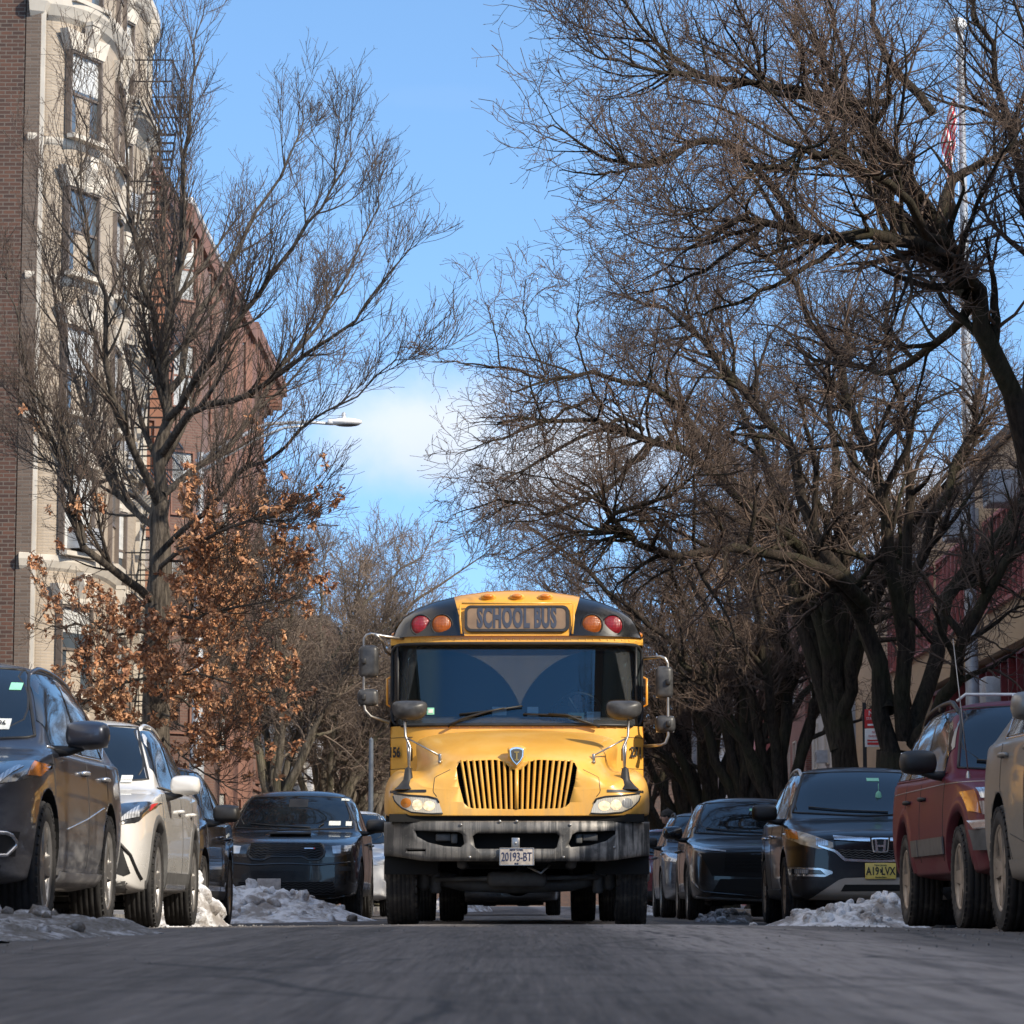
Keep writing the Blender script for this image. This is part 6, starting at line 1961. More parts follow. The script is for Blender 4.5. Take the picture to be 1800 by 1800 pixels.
    def low(p):
        m = p
        u = (m[:, 0] - b.x)
        z = m[:, 2]
        pr = np.clip((6.3 - z) / 2.0, 0, 1) * np.where(u > -.6, 1.0, .22) * np.where(u < 1.15, 1.3, .22)
        pr = np.maximum(pr, np.where(z < 7.5, .006, .0))
        cl = np.array([noise.noise(Vector((q[0] * 1.4, q[1] * 1.4, q[2] * 1.4))) for q in m])
        return np.random.default_rng(3).random(len(m)) < pr * np.clip(.75 + 1.6 * cl, .1, 1.2)
    make_tree('young oak with dry brown leaves on its lower branches left of the bus', b, limbs, 5, 'oak', (430, 3000, 11500, 10000), (1.6, .88, .42, .17), up=.42,
              trunk=trunk, leaf=(24000, .075, low), name='oak_tree', jit=(.04, .05, .075, .11), ang=(20, 44), tw=.95, lr=.78, l1=(.10, .68), bud=False)

    # --- right side: the nearest pear tree, rooted just outside the frame
    D = 31.0
    bx, by = 5.75, D
    b = Vector((bx, by, gz(bx, by)))
    limbs = [
        P([(1893, 1100, D), (1830, 860, D), (1760, 660, D - .4), (1715, 520, D - .8), (1655, 440, D - 1.2), (1560, 420, D - 1.8), (1440, 412, D - 2.4), (1370, 400, D - 2.8), (1290, 395, D - 3.2), (1210, 425, D - 3.6)], [.16, .145, .125, .11, .095, .075, .06, .048, .036, .015]),
        P([(1660, 440, D - 1.2), (1610, 330, D - 1.4), (1570, 270, D - 1.6), (1500, 180, D - 1.8), (1440, 90, D - 2), (1400, -30, D - 2)], [.09, .075, .06, .045, .032, .014]),
        P([(1640, 430, D - 1.2), (1560, 270, D - 1.4), (1490, 200, D - 2), (1380, 150, D - 2.6), (1270, 140, D - 3.2), (1150, 60, D - 3.8), (1060, -20, D - 4.2)], [.085, .07, .055, .042, .032, .022, .008]),
        P([(1560, 180, D - 1.5), (1440, 175, D - 2.4), (1320, 150, D - 3), (1200, 130, D - 3.6), (1090, 110, D - 4), (1000, 70, D - 4.4)], [.05, .042, .034, .026, .016, .006]),
        P([(1400, 400, D - 2.4), (1350, 310, D - 3), (1290, 250, D - 3.4), (1230, 250, D - 3.6), (1160, 290, D - 4), (1080, 280, D - 4.2), (1000, 240, D - 4.5), (960, 225, D - 4.6)], [.05, .045, .04, .034, .026, .02, .012, .005]),
        P([(1230, 250, D - 3.6), (1130, 290, D - 3.8), (1060, 305, D - 4), (985, 300, D - 4.2)], [.03, .022, .014, .005]),
        P([(1660, 420, D - 1), (1665, 330, D - .8), (1700, 300, D - .6), (1760, 270, D - .4), (1830, 230, D)], [.08, .07, .055, .04, .02]),
        P([(1700, 520, D - .8), (1600, 420, D + .4), (1520, 330, D + 1), (1450, 230, D + 1.4), (1410, 100, D + 1.6), (1390, -40, D + 1.8)], [.08, .065, .05, .036, .022, .01]),
        P([(1640, 200, D - 1.4), (1560, 100, D - 1.2), (1530, 0, D - 1), (1520, -80, D - 1)], [.06, .045, .03, .014]),
        P([(1800, 760, D), (1830, 500, D + .4), (1790, 300, D + .6), (1750, 120, D + .8), (1700, -20, D + 1)], [.10, .085, .065, .04, .02]),
        P([(1860, 900, D), (1900, 600, D), (1860, 380, D), (1820, 150, D), (1800, 0, D)], [.12, .1, .07, .04, .02]),
        P([(1560, 425, D - 1.8), (1600, 480, D - 2), (1590, 560, D - 2.2), (1560, 620, D - 2.2)], [.03, .025, .018, .006]),
        P([(1620, 440, D - 1.4), (1585, 520, D - 1.6), (1560, 600, D - 1.6), (1490, 700, D - 1.8), (1470, 780, D - 1.8)], [.022, .02, .016, .012, .004]),
        P([(1500, 415, D - 2.4), (1400, 480, D - 2.6), (1300, 530, D - 2.8), (1210, 560, D - 3)], [.04, .03, .02, .006]),
        P([(1340, 398, D - 3), (1250, 470, D - 3.2), (1180, 500, D - 3.4), (1100, 520, D - 3.6)], [.03, .022, .014, .005]),
        P([(1715, 520, D - .8), (1650, 600, D), (1560, 650, D + 1), (1450, 640, D + 2), (1380, 600, D + 2.4)], [.07, .055, .04, .026, .008]),
        P([(1690, 480, D - 1), (1560, 330, D - 3), (1420, 270, D - 4.4), (1300, 330, D - 5.2), (1180, 380, D - 5.8)], [.06, .05, .036, .02, .006]),
    ]
    trunk = ([b - Vector((0, 0, .1)), b + Vector((0, 0, .3)), at(1905, 1350, D), at(1895, 1080, D)], [.36, .25, .21, .17])
    make_tree('nearest pear tree on the right, its bare crown filling the upper right corner', b, limbs, 21, 'pear', (290, 1900, 8000, 11500), (1.18, .72, .35, .14), up=.26,
              trunk=trunk, name='pear_tree', jit=(.13, .16, .20, .22), tw=.72, lr=.80)

    # --- the many-stemmed pear tree on the right pavement
    D = 44.5
    b = at(1580, 1560, D); b.z = gz(b.x, D)
    f = at(1575, 1330, D)
    limbs = [
        P([(1572, 1340, D), (1545, 1200, D), (1520, 1080, D - .3), (1440, 980, D - 1), (1350, 910, D - 2), (1250, 820, D - 3), (1150, 770, D - 3.8), (1060, 755, D - 4.4), (960, 740, D - 5), (880, 742, D - 5.4)], [.17, .15, .13, .11, .09, .07, .055, .042, .03, .012]),
        P([(1520, 1060, D - .4), (1430, 985, D - 1.6), (1330, 965, D - 3), (1230, 965, D - 4.2), (1165, 978, D - 5), (1120, 950, D - 5.4), (1065, 928, D - 5.8), (1120, 890, D - 6.2), (1190, 850, D - 6.6), (1280, 835, D - 7)], [.12, .10, .08, .07, .06, .05, .042, .035, .026, .01]),
        P([(1160, 770, D - 3.8), (1110, 820, D - 4), (1040, 880, D - 4.4), (960, 900, D - 4.8), (880, 880, D - 5), (790, 905, D - 5.2)], [.05, .042, .034, .026, .016, .005]),
        P([(1250, 825, D - 3), (1200, 720, D - 3.4), (1130, 680, D - 4), (1040, 660, D - 4.6), (960, 668, D - 5), (900, 690, D - 5.4)], [.06, .05, .042, .034, .024, .01]),
        P([(960, 668, D - 5), (900, 650, D - 5.2), (830, 640, D - 5.4), (760, 635, D - 5.6)], [.026, .02, .013, .005]),
        P([(1130, 755, D - 4), (1080, 740, D - 4.4), (960, 800, D - 5.4), (880, 850, D - 6)], [.04, .034, .024, .008]),
        P([(1040, 700, D - 4.6), (960, 740, D - 5.2), (880, 770, D - 5.8), (800, 800, D - 6)], [.03, .024, .016, .005]),
        P([(1560, 1250, D), (1500, 1050, D + 1), (1420, 880, D + 1.6), (1330, 720, D + 2), (1230, 600, D + 2), (1150, 540, D + 2), (1060, 510, D + 2)], [.15, .13, .10, .075, .05, .034, .012]),
        P([(1590, 1300, D), (1580, 1100, D - .4), (1560, 900, D - .8), (1500, 720, D - 1), (1430, 560, D - 1.2), (1370, 450, D - 1.4), (1300, 400, D - 1.4)], [.15, .13, .105, .08, .055, .034, .012]),
        P([(1600, 1300, D), (1640, 1150, D + .6), (1690, 1010, D + 1), (1760, 920, D + 1.4), (1830, 850, D + 1.6), (1900, 760, D + 2)], [.15, .135, .12, .10, .08, .03]),
        P([(1605, 1310, D), (1670, 1200, D - 1), (1720, 1060, D - 1.4), (1800, 960, D - 1.8), (1900, 880, D - 2)], [.13, .115, .095, .07, .03]),
        P([(1590, 1240, D), (1600, 1080, D + 1), (1640, 920, D + 1.4), (1700, 760, D + 1.8), (1720, 600, D + 2), (1700, 480, D + 2)], [.13, .11, .085, .06, .036, .012]),
        P([(1580, 1100, D), (1600, 900, D), (1590, 740, D), (1560, 600, D), (1580, 480, D)], [.10, .08, .06, .038, .012]),
        P([(1060, 720, D - 4.4), (1020, 620, D - 4.8), (1015, 560, D - 5), (1020, 500, D - 5)], [.022, .016, .012, .005]),
        P([(960, 660, D - 5), (930, 590, D - 5), (920, 540, D - 5), (925, 490, D - 5)], [.018, .013, .009, .004]),
        P([(880, 650, D - 5.2), (870, 580, D - 5.2), (855, 530, D - 5.2)], [.015, .01, .004]),
    ]
    trunk = ([b - Vector((0, 0, .1)), b + Vector((0, 0, .3)), at(1575, 1480, D), at(1578, 1320, D)], [.46, .36, .32, .28])
    make_tree('many-stemmed pear tree with mossy limbs arching over the bus from the right', b, limbs, 31, 'pear', (330, 2400, 11500, 17000), (1.4, .78, .37, .14), up=.22,
              trunk=trunk, name='pear_tree', jit=(.13, .17, .21, .23), droop=.12, tw=.85, lr=.84)

    g = np.random.default_rng(77)
    # --- further trees down the right kerb
    spots = [('pear tree with a straight trunk behind the red and white parking sign', 5.55, 52.5, 10.2, 4.2, .23, 3.4, (-.8, -.5)),
             ('dark forked pear tree in front of the grey building', 5.5, 63.0, 10.0, 4.4, .22, 1.9, (-.8, 0)),
             ('dark pear tree before the red brick house', 5.4, 71.5, 10.0, 4.4, .24, 2.2, (-.9, 0)),
             ('leaning dark pear tree right of the bus mirrors', 5.4, 82.0, 10.5, 4.8, .25, 2.0, (-1.4, 0)),
             ('far bare tree beyond the leaning tree on the right', 5.4, 95.0, 10.5, 4.8, .24, 2.2, (-1.2, 0)),
             ('bare tree far along the right kerb', 5.4, 112.0, 11.0, 5.0, .24, 2.4, (-1, 0)),
             ('farthest bare tree in view on the right', 5.4, 135.0, 11.0, 5.2, .24, 2.4, (-1, 0))]
    for k, (lab, x, y, h, sp, r, fk, lean) in enumerate(spots):
        b = (x, y, gz(x, y))
        L, T = auto_limbs(g, b, h, 7, sp, r, fk, lean)
        far = y > 90
        make_tree(lab, b, L, 100 + k, 'pear', (110, 1100, 5500 if not far else 4200, 8000 if not far else 5000), (1.8, 1.0, .48, .19), up=.3, trunk=T, name='pear_tree',
                  jit=(.14, .2, .24, .26), tw=1.0 if y < 66 else 1.35)
    # --- trees beside and behind the camera: they stand outside the frame and throw branch shadows on the cars and the road
    src = {}
    for k, (lab, x, y) in enumerate((('bare pear tree on the right pavement beside the camera, outside the frame', 6.0, 12.0), ('bare pear tree on the right pavement behind the camera', 6.0, -1.0),
                                     ('bare pear tree on the left pavement behind the camera', -6.0, -6.0), ('second bare pear tree behind the camera on the right pavement', 6.0, -14.0))):
        b = (x, y, gz(x, y))
        if k == 0:
            L, T = auto_limbs(g, b, 9.5, 7, 3.4, .2, 2.6)
            src = make_tree(lab, b, L, 300, 'pear', (90, 700, 3000, 3000), (1.7, 1.0, .48, .19), up=.3, trunk=T, name='pear_tree')
        else:
            o = copy_tree(src); o.location = b; o.rotation_euler = (0, 0, 1.7 * k); o['label'] = lab
    # --- further trees down the left kerb, in full sun
    spots = [('sunlit bare tree leaning towards the bus behind the black SUV', -5.45, 66.5, 8.6, 4.3, .17, 1.9, (.8, 0)),
             ('pale bare tree with slanting trunk left of the bus', -5.4, 79.0, 9.0, 4.6, .18, 1.8, (1.4, 0)),
             ('thin bare tree left of the bus mirrors', -5.4, 90.0, 9.4, 4.6, .18, 2.0, (1.1, 0)),
             ('far sunlit bare tree on the left kerb', -5.4, 103.0, 10.6, 4.8, .2, 2.2, (.8, 0)),
             ('bare tree far up the left kerb', -5.4, 118.0, 11.0, 5.0, .2, 2.4, (1.0, 0)),
             ('farthest bare tree in view on the left', -5.4, 140.0, 11.5, 5.4, .22, 2.4, (1.2, 0))]
    for k, (lab, x, y, h, sp, r, fk, lean) in enumerate(spots):
        b = (x, y, gz(x, y))
        L, T = auto_limbs(g, b, h, 7, sp, r, fk, lean, rise=.5)
        make_tree(lab, b, L, 200 + k, 'pale', (150, 1500, 7500, 9500), (1.7, 1.0, .5, .2), up=.25, trunk=T, jit=(.12, .17, .2, .22), tw=1.3, bud=False)
def tagb(o, label, cat='building', group=None): return tag(o, label, cat, group)


def sash(parent, o, u, n, w, h, frame='limestone', blind=0.0, dep=.14, ac=False, name='window', glass='window'):
    """A double-hung window. o: bottom centre on the wall face, u: unit vector along the wall, n: outward normal."""
    o, u, n = Vector(o), Vector(u).normalized(), Vector(n).normalized()
    rot = Matrix((u, n, Vector((0, 0, 1)))).transposed()

    def bx(mb, cx, cn, cz, sx, sn, sz, mi=0):
        mb.box(o + u * cx + n * cn + Vector((0, 0, cz)), (sx, sn, sz), mi, rot)
    b = MB()
    t = .045
    for cx in (-w / 2 + t / 2, w / 2 - t / 2): bx(b, cx, -dep * .5, h / 2, t, dep, h)
    bx(b, 0, -dep * .5, t / 2, w - 2 * t, dep, t); bx(b, 0, -dep * .5, h - t / 2, w - 2 * t, dep, t)
    bx(b, 0, -dep * .62, h * .5, w - 2 * t, .05, .05)
    f = b.build(name, M[frame], parent)
    b = MB(); bx(b, 0, -dep * .80, h * .25, w - 2 * t, .012, h * .5 - t); bx(b, 0, -dep * .66, h * .75, w - 2 * t, .012, h * .5 - t)
    b.build('pane', M[glass], f)
    if blind:
        b = MB(); bx(b, 0, -dep * .60, h - t - (h - 2 * t) * blind / 2, w - 2 * t - .02, .008, (h - 2 * t) * blind); b.build('blind', M['blind'], f)
    if ac:
        b = MB(); bx(b, 0, .10, t + .22, .62, .5, .42)
        for k in range(7): bx(b, 0, .355, t + .08 + k * .045, .52, .012, .014, 1)
        b.build('air_conditioner', [M['ac_metal'], M['black']], f)
    return f


def fire_escape(parent, x, y0, y1, zs, drop=2.8):
    """iron balconies and ladders standing off a wall that faces +x"""
    for k, z in enumerate(zs):
        b = MB()
        for i in range(9): b.box((x + .08 + i * .1, (y0 + y1) / 2, z), (.03, y1 - y0, .03))
        for zz in (.45, .95):
            b.box((x + .95, (y0 + y1) / 2, z + zz), (.03, y1 - y0, .03))
            for y in (y0, y1): b.box((x + .5, y, z + zz), (.9, .03, .03))
        n = 12
        for i in range(n + 1): b.box((x + .95, y0 + (y1 - y0) * i / n, z + .5), (.018, .018, 1.0))
        for y in (y0, y1):
            for i in range(1, 5): b.box((x + i * .2, y, z + .5), (.018, .018, 1.0))
        b.build('fire_escape_balcony', M['iron'], parent)
        if k < len(zs) - 1:
            h = zs[k + 1] - z
            b = MB()
            for s in (.25, .75): b.tube([(x + s, y0 + .2, z), (x + s, y1 - .5, z + h)], .022, 5)
            for i in range(11):
                t = (i + .5) / 11; b.box((x + .5, y0 + .2 + (y1 - y0 - .7) * t, z + h * t), (.5, .15, .02))
            b.build('fire_escape_stair', M['iron'], parent)


def make_tan_building():
    X = -9.7
    root = empty('apartment_building', (0, 0, 0)); tagb(root, 'tan brick apartment building with two rounded bays, stone lintels and fire escape')
    z0, zt = -.2, 21.2
    pitch = 2.83
    tops = [6.05 - pitch] + [6.05 + pitch * k for k in range(6)]         # lintel heights
    # plan line of the facade: bays bulge towards the street
    def bay(cy, hl, pr):
        return lambda y: X + pr * math.sqrt(max(0, 1 - abs((y - cy) / hl) ** 2.6))
    b1, b2 = bay(64.95, 3.15, 1.15), bay(72.05, 3.15, .85)
    plan = [(X, 61.55)]
    for f, c in ((b1, 64.95), (b2, 72.05)):
        for t in np.linspace(-1, 1, 41):
            y = c + 3.15 * math.copysign(1 - (1 - abs(t)) ** 1.5, t) if False else c + 3.15 * math.sin(t * PI / 2)
            plan.append((f(y), y))
    plan.append((X, 75.5))
    zs = sorted(set([z0, zt]))
    b = MB(); b.grid([[(x, y, z) for x, y in plan] for z in (z0, zt)], sm=False)
    b.add([(X, 75.5, z0), (-16, 75.5, z0), (-16, 75.5, zt), (X, 75.5, zt)], [(0, 1, 2, 3)])
    fac = b.build('facade', M['tan_brick'], root)
    # windows cut into the curved front as real recesses
    wins = []
    for f, c in ((b1, 64.95), (b2, 72.05)):
        for k, t in enumerate((-.80, 0.0, .80)):
            y = c + 3.15 * t; e = .02
            tx, ty = f(y + e) - f(y - e), 2 * e
            u = Vector((tx, ty, 0)).normalized(); n = Vector((ty, -tx, 0)).normalized()
            wins.append((Vector((f(y), y, 0)), u, n, k))
    # solid wall behind and the brick party wall facing the camera
    b = MB(); b.box2((-22, 61.50, z0), (X - .30, 61.9, zt + .2)); b.build('party_wall', M['brown_brick'], root)
    b = MB(); b.box2((X - .28, 61.48, z0), (X + .02, 61.88, zt + .1)); b.build('corner_pier', M['grey_brown_brick'], root)
    b = MB(); b.box2((-16, 62, z0), (X - .5, 75.4, zt)); b.build('core', M['void'], root)
    b = MB(); b.box2((-16.0, 61.6, zt - .05), (X + .2, 75.6, zt + .1)); b.build('roof', M['roof'], root)
    # corner strip
    b = MB(); b.box2((X - .02, 61.50, z0), (X + .10, 61.62, zt)); b.build('corner_strip', M['limestone'], root)
    w, h = 1.12, 1.75
    i = 0
    for zl in tops:
        for (p, u, n, k) in wins:
            if k == 2 : continue
            i += 1
            o = p + Vector((0, 0, zl - h)) + n * .02
            ac = (i in (9, 15, 23)); bl = (.45, .0, .55, 1.0, .3, .0, .6)[(i * 5) % 7]
            rot = Matrix((u, n, Vector((0, 0, 1)))).transposed()
            # dark reveal behind the sash
            f = sash(root, o + n * .07, u, n, w, h, 'window_paint' if i % 4 else 'limestone', bl, ac=ac)
            # splayed lintel with a scroll corbel as keystone
            b = MB()
            q = [(-w / 2 - .02, 0), (w / 2 + .02, 0), (w / 2 + .20, .40), (-w / 2 - .20, .40)]
            vs = [o + u * a + n * .10 + Vector((0, 0, h + c)) for a, c in q] + [o + u * a - n * .1 + Vector((0, 0, h + c)) for a, c in q]
            b.add(vs, [(0, 1, 2, 3), (0, 4, 5, 1), (1, 5, 6, 2), (2, 6, 7, 3), (3, 7, 4, 0)])
            L = b.build('lintel', M['limestone'], root)
            b = MB()
            b.box(o + n * .20 + Vector((0, 0, h + .62)), (.28, .18, .08), 0, rot)
            G = []
            for zz, dd, ww in ((.57, .26, .13), (.42, .30, .12), (.28, .24, .10), (.14, .16, .09), (.04, .17, .10), (-.04, .12, .08)):
                G.append([o + u * (s * ww) + n * q_ + Vector((0, 0, h + zz)) for s, q_ in ((-1, .08), (-1, dd), (1, dd), (1, .08))])
            b.grid(G, sm=False); b.build('keystone', M['brownstone'] if False else M['limestone'], L)
            b = MB(); b.box(o + n * .12 + Vector((0, 0, -.06)), (w + .14, .18, .09), 0, rot); b.build('sill', M['limestone'], f)
    # string courses following the bays, and the cornices
    def course(z, hgt, out, name='string_course'):
        b = MB(); P = [(X - .20, 61.46)] + plan
        def off(k, d):
            x, y = P[k]; a = Vector(P[max(k - 1, 0)]); c = Vector(P[min(k + 1, len(P) - 1)]); t = (c - a).normalized(); n = Vector((t.y, -t.x))
            if k <= 1: n = Vector((.7, -.7)) if k == 1 else Vector((0, -1))
            return (x + n.x * d, y + n.y * d)
        b.grid([[(*off(k, d), zz) for k in range(len(P))] for d, zz in ((0, z - hgt), (out * .5, z - hgt * .8), (out, z - hgt * .35), (out, z), (-.02, z + .01))], sm=False)
        b.build(name, M['limestone'], root)
    for zl in tops[1:]:
        course(zl - h - .10, .15, .06)
    course(tops[5] + 1.02, .45, .22, 'cornice'); course(tops[2] - h - .12, .30, .12, 'cornice'); course(zt, .5, .22, 'cornice')
    fire_escape(root, -8.9, 69.6, 72.9, [tops[k] - h - .15 for k in range(1, 7)])
    b = MB(); b.box2((X - .1, 75.42, z0), (X + .2, 75.7, zt)); b.build('end_pier', M['limestone'], root)


def brownstone(label, y0, y1, X, zt, wall, storeys, pitch, first, cols, trim, cornice=True, snow=False, stoop=None, bay=None, seed=0):
    g = random.Random(seed)
    root = empty('row_house', (0, 0, 0)); tagb(root, label, 'house', 'row houses along the left pavement' if X < 0 else 'row houses along the right pavement')
    s = 1 if X < 0 else -1                                              # which way the street lies
    b = MB(); b.box2((X - s * 8, y0, -.2), (X, y1, zt)); b.build('wall', M[wall], root)
    n = Vector((s, 0, 0)); u = Vector((0, 1, 0))
    w = min(1.15, (y1 - y0) / cols * .5)
    for k in range(storeys):
        for c in range(cols):
            y = y0 + (y1 - y0) * (c + .5) / cols
            f = sash(root, Vector((X + s * .09, y, first + k * pitch)), u, n, w, pitch * .60, trim, g.choice((0, .4, .7, 1)), ac=g.random() < .12)
            b = MB(); z = first + k * pitch
            b.box2((X, y - w / 2 - .16, z + pitch * .60), (X + s * .20, y + w / 2 + .16, z + pitch * .60 + .26)); b.build('lintel', M[trim], root)
            b = MB(); b.box2((X, y - w / 2 - .12, z - .16), (X + s * .22, y + w / 2 + .12, z - .02)); b.build('sill', M[trim], f)
    if cornice:
        b = MB(); b.box2((X - .2 * s, y0 + .02, zt - .05), (X + s * .85, y1 - .02, zt + .45)); b.box2((X, y0 + .02, zt - .75), (X + s * .35, y1 - .02, zt - .05))
        y = y0 + .35
        while y < y1 - .2:
            b.box2((X + s * .35, y, zt - .62), (X + s * .72, y + .24, zt - .05)); y += .85
        b.build('cornice', M[trim if trim != 'limestone' else 'brownstone'], root)
    if snow:
        b = MB(); b.rbox((X - s * 1.2, (y0 + y1) / 2, zt + .55), (4.2, y1 - y0 - .3, .22), .08); b.build('roof_snow', M['snow'], root)
    for k in range(1, storeys):
        b = MB(); b.box2((X, y0 + .03, first + k * pitch - .42), (X + s * .10, y1 - .03, first + k * pitch - .28)); b.build('string_course', M[trim], root)
    if stoop:
        b = MB(); y = (y0 + y1) / 2 - .6
        for i in range(8): b.box2((X + s * (2.6 - i * .3), y - .8, -.1), (X + s * (2.6 - i * .3 - .32), y + .8, .1 + .17 * (i + 1)))
        b.build('stoop', M[stoop], root)
        for d in (-.9, .9):
            b = MB(); b.prism([(X + s * 2.7, -.1), (X + s * .1, -.1), (X + s * .1, 2.2), (X + s * .3, 2.2), (X + s * 2.7, .9)], y + d - .13, y + d + .13, 'Y'); b.build('stoop_wall', M[stoop], root)
    for yk in ((.28, .74) if bay and y1 - y0 > 8 else (.45,) if bay else ()):
        b = MB(); yc = y0 + (y1 - y0) * yk; hw = min(1.7, (y1 - y0) * .27)
        b.prism([(X, yc - hw), (X + s * 1.0, yc - hw * .5), (X + s * 1.0, yc + hw * .5), (X, yc + hw)], -.1, zt - .8, 'Z'); b.build('bay', M[wall], root)
        for k in range(storeys):
            z = first + k * pitch
            a = Vector((X, yc - hw, 0)); c = Vector((X + s * 1.0, yc - hw * .5, 0)); uu = (c - a).normalized(); nn = Vector((uu.y, -uu.x, 0)) * (1 if s > 0 else -1)
            sash(root, (a + c) / 2 + nn * .08 + Vector((0, 0, z)), uu, nn, .75, pitch * .6, trim, g.choice((0, .5, 1)))
    return root


def make_school():
    """the long low building on the right with boarded siding and maroon window bands"""
    X = 10.7; y0, y1, zt = 57.0, 100.0, 10.25
    root = empty('school_building', (0, 0, 0)); tagb(root, 'long tan sided building with maroon window bands behind the right-hand trees')
    b = MB(); b.box2((X, y0, 5.75), (X + 10, y1, zt)); b.box2((X + .004, y0 + 26, -.2), (X + 10, y1 - .004, 5.75)); b.build('wall', M['tan_siding'], root)
    b = MB(); b.box2((X + .35, y0, -.2), (X + 9.9, y0 + 26, 5.75)); b.build('recessed_wall', M['maroon'], root)
    b = MB(); b.box2((X - .14, y0 - .1, zt - .02), (X + 10.1, y1 + .1, zt + .22)); b.build('roof_edge', M['roof'], root)
    # upper window band: maroon panels below, glass above
    za, zm, zb = 6.75, 7.75, 8.75
    y = y0 + .5
    k = 0
    while y < 90:
        if k % 5 == 4: y += 1.1
        b = MB()
        for q in ((0, .06), (1.30, 1.36), (.63, .69)): b.box2((X - .10, y + q[0], za), (X + .05, y + q[1], zb))
        for z in (za, zm, zb): b.box2((X - .12, y, z - .05), (X + .05, y + 1.36, z + .05))
        b.box2((X - .04, y + .06, za + .05), (X + .02, y + .63, zm - .05), 1); b.box2((X - .04, y + .69, za + .05), (X + .02, y + 1.30, zm - .05), 1)
        f = b.build('window', [M['pink_paint'], M['maroon']], root)
        b = MB(); b.box2((X - .03, y + .06, zm + .05), (X + .02, y + .63, zb - .05)); b.box2((X - .03, y + .69, zm + .05), (X + .02, y + 1.30, zb - .05)); b.build('pane', M['window'], f)
        y += 1.42; k += 1
    for y in (73.0, 82.0, 66.5):
        b = MB(); b.rbox((X - .35, y, 8.95), (.75, 1.0, .72), .04); b.box2((X - .74, y - .4, 8.7), (X - .72, y + .4, 9.2), 1); b.build('air_conditioner', [M['ac_metal'], M['black']], root)
    # lower storey windows
    for y in (60.5, 65.0, 69.5, 74.0, 79.0):
        b = MB()
        for q in (0, 1.1, 2.2, 3.3): b.box2((X + .15, y + q, 3.2), (X + .45, y + q + .1, 5.6))
        for z in (3.15, 4.4, 5.6): b.box2((X + .16, y, z - .05), (X + .44, y + 3.4, z + .05))
        f = b.build('window', M['maroon'], root)
        b = MB(); b.box2((X + .28, y + .1, 3.2), (X + .33, y + 3.3, 5.6)); b.build('pane', M['window'], f)
    for y in (71.3, 62.0):
        b = MB(); b.rbox((X + .12, y, 4.9), (.6, .9, .7), .04); b.build('air_conditioner', M['ac_metal'], root)
    b = MB(); b.box2((X - .02, y1 - 3.0, -.2), (X + .03, y1 - 2.7, 6)); b.build('downpipe', M['maroon'], root)


def plain_block(label, x0, x1, y0, y1, zt, wall, cat='building', windows=None, street=-1, name='building', parapet='roof', trim='limestone', seed=1):
    root = empty(name, (0, 0, 0)); tagb(root, label, cat)
    b = MB(); b.box2((x0, y0, -.2), (x1, y1, zt)); b.build('wall', M[wall], root)
    b = MB(); b.box2((x0 - .12, y0 - .12, zt - .02), (x1 + .12, y1 + .12, zt + .3)); b.build('parapet', M[parapet], root)
    if windows:
        g = random.Random(seed); pitch, first, cols, w, h = windows
        X = x1 if street > 0 else x0; n = Vector((street, 0, 0))
        z = first
        while z + h < zt - .5:
            for c in range(cols):
                y = y0 + (y1 - y0) * (c + .5) / cols
                sash(root, Vector((X + street * .06, y, z)), Vector((0, 1, 0)), n, w, h, trim, g.choice((0, .4, .7, 1)), ac=g.random() < .2)
            z += pitch
    return root


